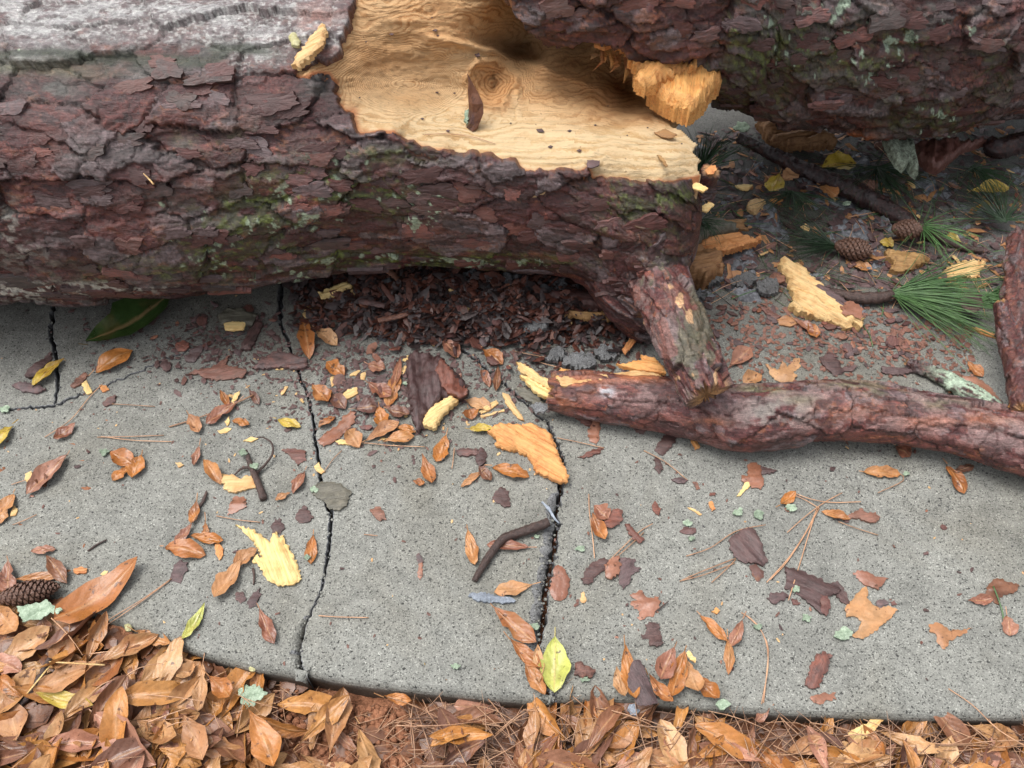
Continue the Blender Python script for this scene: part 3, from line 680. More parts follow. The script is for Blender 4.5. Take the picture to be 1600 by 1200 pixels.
env = sst(640, 760, PX) * sst(1060, 1000, PX)
ZZ = ZZ - .016 * env * sst(4, -3, PY - yc_) * sst(-70, -14, PY - yc_) + .006 * env * np.exp(-((PY - yc_ - 6) / 6) ** 2)
ZZ = ZZ - .030 * np.exp(-((PX - 800) / 34) ** 2 - ((PY - yc_ + 12) / 9) ** 2) - .035 * np.exp(-((PX - 985) / 30) ** 2 - ((PY - yc_ + 4) / 14) ** 2)
lt = (fbm(PX / 70, PY / 16, 73, 4) * 4 + phi0 * .35); lt = np.floor(lt) + sst(0, .12, lt - np.floor(lt))
ZZ = ZZ + .0009 * lt * sst(195, 120, PY)
ZZ = ZZ + .0015 * (np.floor(phi0 / 3) % 2) * sst(150, 60, PY) * sst(700, 800, PX)
a_ = (PX - 800) / F; b_ = (600 - PY) / F; dz_ = -sp + b_ * cp; tt = (ZZ - CAM_H) / dz_
WV = np.stack([a_ * tt, (cp + b_ * sp) * tt, ZZ], -1)
WOODP = jagpoly([(430, -95), (1130, -95), (1130, 120), (1060, 195), (1040, 193), (1062, 200), (1074, 208), (1082, 220), (1092, 226), (1084, 238), (1096, 250), (1090, 262), (1097, 276), (1080, 320), (430, 320)], 6, 2.5, 9)
inW = inpoly(PX, PY, WOODP)
inP = inpoly(PX, PY, WJ); dP = polydist(PX.ravel(), PY.ravel(), WJ).reshape(PX.shape)
WV[..., 2] -= np.where(~inP, np.clip(dP / 5, 0, 1) * .040, 0)
dropW = ~inW | (~inP & (dP > 8))
edge = sst(6.5 + 3 * fbm(PX / 20, PY / 20, 5, 2), 1, dP) * (PX < 1094)
edge = np.maximum(edge, sst(16, 2, dP) * np.exp(-((PX - 556) / 18) ** 2 - ((PY - 190) / 40) ** 2))
warm = np.clip(sst(215, 120, PY) * .75 + .5 * sst(800, 1000, PX) * sst(215, 175, PY) + .3 * nz, 0, 1)
warm = np.maximum(warm, sst(62, 30, rk)); warm = np.maximum(warm, .9 * np.exp(-((PX - 860) / 70) ** 2 - ((PY - 150) / 22) ** 2))
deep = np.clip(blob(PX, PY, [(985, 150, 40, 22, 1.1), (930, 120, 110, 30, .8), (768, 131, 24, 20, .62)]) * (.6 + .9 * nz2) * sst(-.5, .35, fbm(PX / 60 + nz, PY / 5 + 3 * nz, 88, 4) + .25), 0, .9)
Fq = gridfaces(*PX.shape)[:, ::-1]; keep = ~dropW.ravel()[Fq].any(1); Fq = Fq[keep]
used = np.zeros(PX.size, bool); used[Fq.ravel()] = True; idx = -np.ones(PX.size, np.int64); idx[used] = np.arange(used.sum())
Vw = WV.reshape(-1, 3)[used] + np.array(TPo); Fw = idx[Fq]
# skirt: give the torn sheet the thickness of the log below it
from collections import Counter
ed = np.concatenate([Fw[:, [0, 1]], Fw[:, [1, 2]], Fw[:, [2, 3]], Fw[:, [3, 0]]]); key = np.sort(ed, 1)
u, ind, cnt = np.unique(key, axis=0, return_index=True, return_counts=True); bd = ed[ind[cnt == 1]]
bv = np.unique(bd); mp = -np.ones(len(Vw), np.int64); mp[bv] = len(Vw) + np.arange(len(bv))
Vs = Vw[bv] + np.array([-.006, .034, -.045]); sk = np.stack([bd[:, 1], bd[:, 0], mp[bd[:, 0]], mp[bd[:, 1]]], -1)
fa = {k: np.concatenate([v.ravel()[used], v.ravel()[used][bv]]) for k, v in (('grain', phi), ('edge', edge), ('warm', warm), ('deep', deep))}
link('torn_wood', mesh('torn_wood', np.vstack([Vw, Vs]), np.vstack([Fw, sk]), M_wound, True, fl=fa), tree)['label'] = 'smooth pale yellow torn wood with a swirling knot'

# stub of the broken limb that curves down to the pavement, with its collar
def P4(px, py, z, r): g = G(px, py, z); return (g.x, g.y, g.z, r)
def bark_tube(name, pts, ns, nt, seed, k, amp, parent=None, colf=None, label=None, cat=None, group=None, mat=None, tint=None, off=None, capmat=None, jagend=.0):
    D = tube(np.array(pts), None, ns, uth(nt), seed, k, amp, seed * .37, None, (0, .2, 1))
    V = D['V'].copy()
    if jagend:
        for e_, sgn in ((0, -1), (ns - 1, 1)):
            for m_ in range(4):
                i_ = e_ - sgn * m_ if e_ else m_
                V[i_] += D['T'][i_] * (sgn * jagend * (1 - m_ / 4) * (h2(np.arange(nt) // 2, np.arange(nt) * 0 + seed, 3) - .3))[:, None]
    V3_ = V.reshape(-1, 3); px, py, _ = proj(V3_); D['px'] = px.reshape(ns, nt); D['py'] = py.reshape(ns, nt)
    c = D['c'] if tint is None else D['c'] * np.array(tint)
    if colf: c = colf(c, D['px'], D['py'], D)
    c = c.reshape(-1, 3); Fq = gridfaces(ns, nt, True)
    # end caps: inner ring + centre
    caps = []; cV = []; cc = []; base = len(V3_)
    for e_, flip in ((0, False), (ns - 1, True)):
        ring = [e_ * nt + j for j in range(nt)]; cen = V[e_].mean(0); inner = cen + (V[e_] - cen) * .5 + (D['T'][e_] * (.006 if flip else -.006)) * h2(np.arange(nt), np.arange(nt) * 0, seed)[:, None]
        b0_ = base + len(cV); cV += [tuple(p) for p in inner]; cV.append(tuple(cen)); cc += [(.42, .22, .09)] * (nt + 1)
        for j in range(nt):
            j2 = (j + 1) % nt; f = [ring[j], ring[j2], b0_ + j2, b0_ + j]; g = [b0_ + j, b0_ + j2, b0_ + nt, b0_ + nt]
            if flip: f.reverse(); g = [b0_ + j2, b0_ + j, b0_ + nt]
            else: g = [b0_ + j, b0_ + j2, b0_ + nt]
            caps.append(f); caps.append(g)
    allV = np.vstack([V3_, np.array(cV)]); o_ = np.array(off) if off is not None else -allV.mean(0) * np.array([1, 1, 0])
    quads = Fq.tolist() + caps
    me = mesh(name, allV + o_, quads, mat or M_bark, True, np.vstack([c, np.array(cc)]))
    ob = link(name, me, parent, (0, 0, 0) if off is not None else tuple(-o_))
    tag(ob, label, cat, group); return ob, D

def col_stub(c, px, py, D):
    s, t = D['S'], D['th'] * .05; nm = fbm(s * 45, t * 60, 301, 4); nf = fbm(s * 120, t * 150, 302, 3)
    c = c * 1.25
    c = paint(c, sst(.05, .12, nm + .4 * nf) * .6, (.17, .115, .105))
    c = paint(c, sst(.18, .24, fbm(s * 30, t * 45, 305, 4)) * .65, (.20, .082, .062))
    g_ = blob(px, py, [(1105, 490, 30, 50, .9), (1080, 560, 30, 30, .6), (1020, 400, 30, 30, .6), (1090, 520, 25, 30, .5)]); c = paint(c, sst(.35, .5, g_ + nm * .8 + .3 * nf) * .6, (.085, .092, .050))
    w_ = blob(px, py, [(1063, 468, 7, 14, 1.1), (1077, 492, 5, 12, 1.2), (1046, 450, 10, 5, .8), (1118, 592, 3, 18, 1.2), (1060, 590, 6, 12, .9), (1098, 618, 8, 5, 1.1)]); c = paint(c, sst(.55, .66, w_ + nm * .7 + .4 * nf) * .9, (.50, .30, .16))
    return c
stub, SD = bark_tube('branch_stub', [P4(992, 385, .11, .050), P4(1012, 420, .150, .055), P4(1032, 456, .186, .047), P4(1060, 515, .200, .043), P4(1084, 572, .180, .039), P4(1102, 610, .168, .034)], 190, 200, 71, .85, .62, tree, col_stub, 'snapped stub of limb pointing down over the fallen branch', off=TPo, jagend=.018)
nk, ND = bark_tube('branch_neck', [P4(978, 270, .30, .07), P4(990, 320, .265, .100), P4(1000, 370, .215, .094), P4(1008, 420, .165, .078), P4(1018, 456, .140, .062), P4(1026, 486, .125, .035)], 230, 240, 74, 1.0, .75, tree, lambda c, px, py, D: paint(c * 1.05, np.clip(blob(px, py, [(1010, 320, 40, 30, .8), (1030, 380, 25, 30, .5)]) * sst(-.2, .3, fbm(D['S'] * 40, D['th'] * 4, 31, 4)), 0, .8), (.055, .062, .026)), 'bark neck flowing from the trunk down to the stub', off=TPo)
col, CD = bark_tube('branch_collar', [P4(955, 360, .15, .100), P4(974, 420, .13, .082), P4(986, 465, .095, .056), P4(1002, 500, .045, .036), P4(1012, 520, .005, .02)], 150, 160, 72, .9, .55, tree, lambda c, px, py, D: c * 1.3, off=TPo)

# bark plates that stand proud of the logs: each its own piece
def plate_mesh(seed, L, W, th, curv):
    rg = random.Random(seed); n = 24; out = []
    for i in range(n):
        a = 2 * math.pi * i / n; r = 1 + rg.uniform(-.20, .14) + .13 * math.sin(a * 3 + seed) + .08 * math.sin(a * 5 + 2 * seed)
        ca, sa = math.cos(a), math.sin(a); f = (abs(ca) ** 5 + abs(sa) ** 5) ** (-1 / 5)
        out.append((L / 2 * ca * r * f * .86, W / 2 * sa * r * f * .86))
    V = []; Fs = []
    tx, ty = rg.uniform(-.04, .04), rg.uniform(-.12, .02)
    def zf(x, y, q): return -(y * y) / (2 * curv) + tx * x + ty * y + q
    for x, y in out: V.append((x, y, zf(x, y, -.006)))
    for x, y in out: V.append((x * .97, y * .97, zf(x, y, th * rg.uniform(.5, 1.1))))
    for x, y in out: V.append((x * .6, y * .6, zf(x, y, th * rg.uniform(.7, 1.2))))
    V.append((0, 0, th * 1.1))
    for i in range(n):
        j = (i + 1) % n
        Fs += [[i, j, n + j, n + i], [n + i, n + j, 2 * n + j, 2 * n + i], [2 * n + i, 2 * n + j, 3 * n]]
    return mesh('bark_plate', V, Fs, M_plate, False)
plates = [plate_mesh(i, random.uniform(.045, .095), random.uniform(.020, .042), random.uniform(.0012, .0026), .27) for i in range(16)]
def put_plates(D, n, boxes, avoid, seed):
    rg = random.Random(seed); k = 0; tries = 0
    while k < n and tries < 6000:
        tries += 1; i = rg.randrange(8, D['ns'] - 30); j = rg.randrange(0, D['nt'] - 60)
        px, py = float(D['px'][i, j]), float(D['py'][i, j])
        if not (-30 < px < 1640 and -25 < py < 470) or avoid(px, py) or D['h'][i, j] < .004: continue
        P = D['V'][i, j]; N = D['N'][i, j]; 
        if np.dot(N, np.array([0, 0, CAM_H]) - P) < .12: continue
        T = D['T'][i]; Z = Vector(N).normalized(); X_ = (Vector(T) - Z * Vector(T).dot(Z)).normalized(); Y_ = Z.cross(X_)
        M = Matrix((X_, Y_, Z)).transposed().to_4x4() @ Matrix.Rotation(rg.uniform(-.25, .25), 4, 'Z')
        o = link('bark_plate', plates[rg.randrange(16)], tree)
        sc = rg.uniform(.7, 1.15); o.matrix_local = Matrix.Translation(Vector(P) + Vector(TPo) + Z * .0002) @ M @ Matrix.Scale(sc, 4)
        k += 1
WO = WJ
def avA(px, py):
    a = np.array([px]); b = np.array([py]); return bool(inpoly(a, b, WO)[0]) or float(polydist(a, b, WO)[0]) < 26 or px > 1030 or (py < 95 and px < 520)
def avB(px, py):
    a = np.array([px]); b = np.array([py]); return bool(inpoly(a, b, BJ)[0]) or float(polydist(a, b, BJ)[0]) < 26
put_plates(A, 130, None, avA, 3); put_plates(B, 75, None, avB, 4)

# ------------------------------------------------------------------ general traced piece with its own thickness
def rnd_h(i, s): return float(h2(np.array([i]), np.array([s]), 17)[0])
def piece_mesh(name, W2, mat, thick, grain=0, dome=0., rough=.0015, jagged=.0012, seed=1, step=.009, ridge=0., tiltx=0., tilty=0., bend=0., mat2=None, lift=None):
    """W2 outline in metres, local; grain degrees -> local X. Closed solid of the given thickness"""
    ca, sa = math.cos(R(grain)), math.sin(R(grain))
    P = [(x * ca + y * sa, -x * sa + y * ca) for x, y in W2]
    out = []; n = len(P)
    for i in range(n):
        (x1, y1), (x2, y2) = P[i], P[(i + 1) % n]; L = math.hypot(x2 - x1, y2 - y1) + 1e-9; m = max(1, min(16, int(L / .0032)))
        for j in range(m):
            t = j / m; r = (rnd_h(i * 31 + j, seed) * 2 - 1) * jagged; out.append((x1 + (x2 - x1) * t + r * (y2 - y1) / L * -1, y1 + (y2 - y1) * t + r * (x2 - x1) / L))
    xs = [p[0] for p in out]; ys = [p[1] for p in out]; ins_ = []
    step = max(step * .55, math.sqrt((max(xs) - min(xs)) * (max(ys) - min(ys)) / 700)); dome *= .4
    gxs = np.arange(min(xs), max(xs), step); gys = np.arange(min(ys), max(ys), step * .7)
    if len(gxs) and len(gys):
        GX, GY = np.meshgrid(gxs, gys); GX = GX + (rng.random(GX.shape) - .5) * step * .4; GY = GY + (rng.random(GY.shape) - .5) * step * .3
        ok = inpoly(GX, GY, out) & (polydist(GX.ravel(), GY.ravel(), out).reshape(GX.shape) > step * .35); ins_ = list(zip(GX[ok].tolist(), GY[ok].tolist()))
    ne = len(out); pts = [Vector(p) for p in out + ins_]
    r = delaunay_2d_cdt(pts, [(i, (i + 1) % ne) for i in range(ne)], [], 1, 1e-7)
    vv = np.array([(p.x, p.y) for p in r[0]]); fs = [list(f) for f in r[2]]
    d = polydist(vv[:, 0], vv[:, 1], out)
    ww = math.sqrt((max(xs) - min(xs)) * (max(ys) - min(ys))) * .35 + 1e-6; sc = np.clip(d / ww, 0, 1)
    lay = fbm(vv[:, 0] * 22, vv[:, 1] * 60, seed + 7, 3) * 5
    zt = thick * (.62 + .38 * np.clip(d / .003, 0, 1)) + dome * np.sqrt(sc) + rough * .8 * fbm(vv[:, 0] * 40, vv[:, 1] * 60, seed, 3) + .35 * rough * (np.floor(lay) + sst(0, .3, lay - np.floor(lay))) * .4 + ridge * fbm(vv[:, 0] * 6, vv[:, 1] * 120, seed + 3, 4)
    curl_ = (rnd_h(3, seed) - .25) * .10; ang_ = rnd_h(4, seed) * 3.14; cu = vv[:, 0] * math.cos(ang_) + vv[:, 1] * math.sin(ang_); bend_z = np.abs(curl_) * cu * cu / .04 if thick < .009 else 0 * cu
    zz_ = bend_z + bend * ((vv[:, 0] / (max(xs) - min(xs) + 1e-6)) ** 2) * 4 + tiltx * vv[:, 0] + tilty * vv[:, 1]
    zz_ = zz_ - zz_.min() if (tiltx or tilty) else zz_
    top = np.column_stack([vv, zz_ + np.maximum(zt, .0004)]); bot = np.column_stack([vv * .985, zz_ + np.minimum(bend, 0) * 0])
    nv = len(vv); ec = Counter(); 
    for f in fs:
        for k in range(3): ec[(f[k], f[(k + 1) % 3])] += 1
    V = np.vstack([top, bot, top, bot]); Fs = fs + [[a + nv for a in reversed(f)] for f in fs]; mi = [0] * len(Fs)
    for (a, b) in list(ec):
        if (b, a) not in ec: Fs.append([b + 2 * nv, a + 2 * nv, a + 3 * nv, b + 3 * nv]); mi.append(1 if mat2 else 0)
    return mesh(name, V, Fs, [mat, mat2] if mat2 else mat, True, mi=mi)
def piece(name, outline, mat, label, cat, thick=.004, z=.0005, grain=0, group=None, parent=None, **kw):
    W = [G(a, b, z) for a, b in outline]; cx = sum(p.x for p in W) / len(W); cy = sum(p.y for p in W) / len(W)
    me = piece_mesh(name, [(p.x - cx, p.y - cy) for p in W], mat, thick, grain, **kw)
    if parent is not None:
        o = link(name, me, parent, (cx + TPo[0], cy + TPo[1], z), (0, 0, R(grain)))
        if label: o['label'] = label
        return o
    o = link(name, me, None, (cx, cy, z), (0, 0, R(grain))); return tag(o, label, cat, group)

# splintered wood at the end of the far trunk section and the chunk hanging from it
piece('wood_splinter', [(948, 88), (985, 96), (1015, 102), (1050, 112), (1086, 114), (1092, 128), (1062, 132), (1040, 146), (1018, 158), (1000, 166), (985, 150), (1000, 140), (975, 128), (988, 118), (955, 108), (938, 98)], M_worange, None, None, .03, .415, 60, parent=tree, ridge=.022, rough=.008, jagged=.006, seed=5, tilty=.25, step=.006)
piece('wood_splinter', [(1008, 164), (1024, 146), (1046, 134), (1068, 128), (1082, 112), (1092, 112), (1100, 130), (1122, 150), (1106, 164), (1098, 180), (1086, 190), (1074, 199), (1050, 190), (1028, 180)], M_worange, 'orange splintered block at the end of the wound', None, .05, .385, 80, parent=tree, ridge=.010, rough=.006, jagged=.003, seed=6, dome=.02, step=.006)
rs_ = random.Random(42)
for i in range(22):
    x0 = 930 + i * 7.5 + rs_.uniform(-5, 5); y0 = float(np.interp(x0, [930, 990, 1050, 1095], [78, 98, 106, 122])); ln = rs_.uniform(14, 42); z0 = .44 - .0006 * (x0 - 930)
    b_1 = [G(x0, y0 - 6, z0), G(x0 + rs_.uniform(-4, 6), y0 + ln * .5, z0 - .006), G(x0 + rs_.uniform(-14, 8), y0 + ln, z0 - .014)]
    w0 = rs_.uniform(.004, .010); ctrl_p = [(p.x, p.y, p.z, r_) for p, r_ in zip(b_1, (w0, w0 * .8, .0006))]
    Vq = []; Fq_ = []
    for k_, (x_, y_, z_, r_) in enumerate(ctrl_p):
        Vq += [(x_ - r_, y_, z_), (x_, y_ - r_ * .3, z_ - r_ * .6), (x_ + r_, y_, z_), (x_, y_ + r_ * .2, z_ + r_ * .5)]
    for k_ in range(2):
        for j_ in range(4): Fq_.append([k_ * 4 + j_, k_ * 4 + (j_ + 1) % 4, k_ * 4 + 4 + (j_ + 1) % 4, k_ * 4 + 4 + j_])
    Fq_ += [[3, 2, 1, 0], [8, 9, 10, 11]]
    link('wood_splinter', mesh('wood_splinter', np.array(Vq) + np.array(TPo), Fq_, rs_.choice([M_worange, M_worange, M_wtan]), False), tree)
piece('wood_splinter', [(930, 64), (952, 62), (960, 74), (944, 80), (928, 74)], M_worange, None, None, .01, .47, 10, parent=tree, ridge=.004, seed=7)
q = look(A, 490, 76)
piece('wood_splinter', [(456, 108), (470, 88), (488, 62), (506, 42), (512, 58), (505, 74), (495, 88), (478, 104), (468, 112)], M_wpale, 'pale splinter standing at the left end of the wound', None, .012, float(q[0][2]) + .012 if q else .52, 55, parent=tree, ridge=.006, jagged=.003, seed=8)
q = look(A, 470, 65)
piece('resin_blob', [(452, 60), (462, 55), (470, 66), (468, 76), (456, 74)], M_resin, None, None, .008, float(q[0][2]) + .002 if q else .52, 0, parent=tree, dome=.008, seed=9)
# small broken side stub with orange end
bark_tube('side_stub', [P4(1098, 305, .29, .018), P4(1103, 285, .315, .018), P4(1110, 268, .345, .0145)], 30, 40, 75, .3, .3, tree, lambda c, px, py, D: c * .8, 'small knobby stub with orange broken end', off=TPo)
piece('stub_end', [(1102, 268), (1108, 261), (1117, 260), (1120, 266), (1114, 272), (1105, 274)], M_worange, None, None, .005, .352, 0, parent=tree, seed=4, rough=.003)
# dark soaked lumps and lichened plate below the far trunk
piece('bark_slab', [(1372, 232), (1388, 226), (1408, 228), (1420, 240), (1424, 256), (1430, 282), (1420, 280), (1412, 270), (1404, 282), (1390, 278), (1376, 262), (1368, 248)], M_mott, 'grey-green lichened bark slab hanging under the far trunk', None, .03, .10, 80, parent=tree, ridge=.008, rough=.006, seed=10, tilty=.5)
piece('bark_slab', [(1424, 235), (1470, 232), (1540, 228), (1500, 242), (1478, 262), (1462, 275), (1445, 268), (1428, 252)], M_flake, None, None, .03, .07, 70, parent=tree, ridge=.012, rough=.008, seed=11)

# things resting on the wood
def on_surface(name, outline, mat, label, cat, thick, z, **kw): return piece(name, outline, mat, label, cat, thick, z, **kw)
def zwood(px, py):
    i = int(np.clip((px - gx[0]) / 2.5, 0, len(gx) - 1)); j = int(np.clip((py - gy[0]) / 2.5, 0, len(gy) - 1)); return float(WV[i, j, 2])

for i, (x_, y_) in enumerate([(675, 28), (680, 48), (684, 56), (572, 66), (612, 54), (746, 88), (710, 146), (683, 145), (562, 153), (660, 186), (798, 193), (950, 166), (1012, 200), (980, 212), (905, 236), (860, 230), (930, 196), (890, 205), (1065, 225), (700, 205)]):
    r_ = 1.0 + 2.0 * rnd_h(i, 3) ** 2; piece('bark_crumb', [(x_ - r_ * 1.5, y_), (x_, y_ - r_ * .7), (x_ + r_ * 1.4, y_ - r_ * .2), (x_ + r_ * .4, y_ + r_ * .7)], M_dflake, 'tiny dark crumb stuck to the torn wood of the trunk', 'bark crumb', .002, zwood(x_, y_) + .001, grain=0, group='dark crumbs on the torn wood', seed=i, jagged=.0004, rough=.0004)
# upright sliver of bark stuck on the wound (stands on the torn wood)
b_ = G(738, 200, zwood(738, 200)); e_ = .085
def sliver():
    V = []; Fs = []; hs = [0, .012, .03, .045, .06, .075, .09]; ws_ = [.010, .0125, .0135, .012, .009, .005, .0006]; ds = [.008, .010, .009, .007, .005, .003, .0005]
    for k, (h_, w_, d_) in enumerate(zip(hs, ws_, ds)):
        for j in range(8):
            a = 2 * math.pi * j / 8; r = 1 + .75 * (rnd_h(k * 8 + j, 5) - .5); V.append((w_ * .9 * math.cos(a + h_ * 9) * r + .007 * math.sin(h_ * 45), d_ * math.sin(a) * r + h_ * .25, h_))
    n = len(hs)
    for k in range(n - 1):
        for j in range(8): Fs.append([k * 8 + j, k * 8 + (j + 1) % 8, (k + 1) * 8 + (j + 1) % 8, (k + 1) * 8 + j])
    Fs.append(list(range(7, -1, -1))); Fs.append([(n - 1) * 8 + j for j in range(8)])
    return mesh('bark_sliver', V, Fs, M_dflake, False)
o = link('bark_sliver', sliver(), None, b_); o.data.materials[0] = M_ld; tag(o, 'dark pointed bark sliver standing upright on the torn wood', 'bark sliver')
o2 = piece('lichen', [(726, 178), (732, 172), (733, 186), (730, 196), (725, 190)], M_lich, 'lichen tuft at the foot of the upright bark sliver', 'lichen', .006, zwood(728, 186) + .006, seed=3, jagged=.002)
for (ol, m, lb, nm_, ct_) in [
    ([(917, 251), (938, 252), (937, 259), (926, 264), (917, 263)], M_dflake, 'dark flake on the bright front of the torn wood', 'bark_flake', 'bark flake'),
    ([(1026, 243), (1032, 244), (1044, 260), (1040, 262)], M_wtan, 'thin brown splinter near the right tip of the torn wood', 'wood_splinter_loose', 'splinter'),
    ([(1022, 208), (1040, 202), (1058, 212), (1046, 218), (1030, 214)], M_wtan, 'curled tan sliver on the far right edge of the torn wood', 'wood_sliver', 'wood chip'),
    ([(742, 86), (748, 84), (750, 89), (744, 90)], M_dflake, 'tiny dark crumb above the knot in the torn wood', 'bark_crumb', 'bark crumb'),
    ([(838, 203), (846, 202), (850, 206), (842, 207)], M_dflake, 'tiny dark crumb right of the upright sliver', 'bark_crumb', 'bark crumb')]:
    x_, y_ = ol[0]; o = piece(nm_, ol, m, lb, ct_, .003, zwood(x_ + 5, y_ + 4) + .002, seed=int(x_))
q = look(A, 233, 280)

# ------------------------------------------------------------------ leaves
def leaf_mesh(L, W, curl, fold, twist, seed, mat, stem=.0, nu=9, nv=5, shape=.5):
    nu, nv = max(nu, 12), 9
    V = []; Fs = []; vein = []
    u0_ = .2 + .6 * rnd_h(21, seed); nd_ = (.42 if rnd_h(22, seed) > .55 else .0); sd_ = 1 if rnd_h(23, seed) > .5 else -1; roll_ = (rnd_h(24, seed) - .3) * .5
    for i in range(nu):
        u = i / (nu - 1); prof = max(0., math.sin(math.pi * u ** (.75 + .95 * shape))) ** (.50 + .42 * rnd_h(9, seed)) * (1 + .07 * math.sin(u * 17 + seed)) if 0 < u < 1 else 0
        prof = max(prof, .012); ang = twist * (u - .5)
        for j in range(nv):
            v = (j / (nv - 1)) * 2 - 1; y = v * W / 2 * prof * (1 + .12 * (rnd_h(i * 7 + j, seed) - .5)) * (1 - (nd_ * math.exp(-((u - u0_) / .07) ** 2) if v * sd_ > .4 else 0)); z = roll_ * W * .5 * (v * .5 + .5) ** 2 * prof + fold * abs(v) ** 1.4 * W / 2 * prof + .0020 * math.sin(9 * u + seed + 3 * v) * prof + .0012 * math.sin(23 * u + 2 * seed + 5 * v) * abs(v)
            y2 = y * math.cos(ang) - z * math.sin(ang); z2 = y * math.sin(ang) + z * math.cos(ang)
            V.append(((u - .5) * L, y2 + .06 * L * math.sin(math.pi * u) * (rnd_h(3, seed) - .5), z2 + curl * (4 * (u - .5) ** 2)))
            vein.append(1. if j == nv // 2 else (.25 if (i + j) % 2 else 0.))
    for i in range(nu - 1):
        for j in range(nv - 1):
            a = i * nv + j; Fs.append([a, a + nv, a + nv + 1, a + 1])
    if stem:
        b0_ = len(V); w_ = .0009
        V += [(-.5 * L, -w_, .001), (-.5 * L, w_, .001), (-.5 * L - stem, w_ * .8, .003 + curl), (-.5 * L - stem, -w_ * .8, .003 + curl), (-.5 * L, 0, .0025), (-.5 * L - stem, 0, .0045 + curl)]
        Fs += [[b0_, b0_ + 3, b0_ + 5, b0_ + 4], [b0_ + 1, b0_ + 4, b0_ + 5, b0_ + 2]]; vein += [1.] * 6
    zmin = min(v[2] for v in V); V = [(a, b, c - zmin) for a, b, c in V]
    return mesh('leaf', V, Fs, mat, True, fl={'vein': vein})
LM = dict(o=M_lo, t=M_lt, d=M_ld, r=M_lr, y=M_ly, G=M_lg, Y=M_lyg)
_li = [0]
def leaf(x1, y1, x2, y2, w, c, label, curl=None, z=.0012, group=None, shape=None, fold=None, tilt=None, cat='leaf', name=None, stem=None):
    _li[0] += 1; sd = _li[0]; rg = random.Random(sd * 13 + 5)
    a, b = G(x1, y1, z), G(x2, y2, z); d = b - a; mx, my = (x1 + x2) / 2, (y1 + y2) / 2; L2 = math.hypot(x2 - x1, y2 - y1)
    nx, ny = -(y2 - y1) / L2 * w / 2, (x2 - x1) / L2 * w / 2; W = (G(mx + nx, my + ny, z) - G(mx - nx, my - ny, z)).length * 1.12
    me = leaf_mesh(d.length, W, curl if curl is not None else rg.uniform(-.10, .14) * d.length, fold if fold is not None else rg.uniform(.1, .55), rg.uniform(-.5, .5), sd, LM[c], rg.choice([0, .008, .014]) if stem is None else stem, 11, 5, shape if shape is not None else rg.uniform(.3, .8))
    o = link(name or 'fallen_leaf', me, None, (a + b) / 2, (tilt[0] if tilt else 0, tilt[1] if tilt else 0, math.atan2(d.y, d.x)))
    return tag(o, label, cat, group)

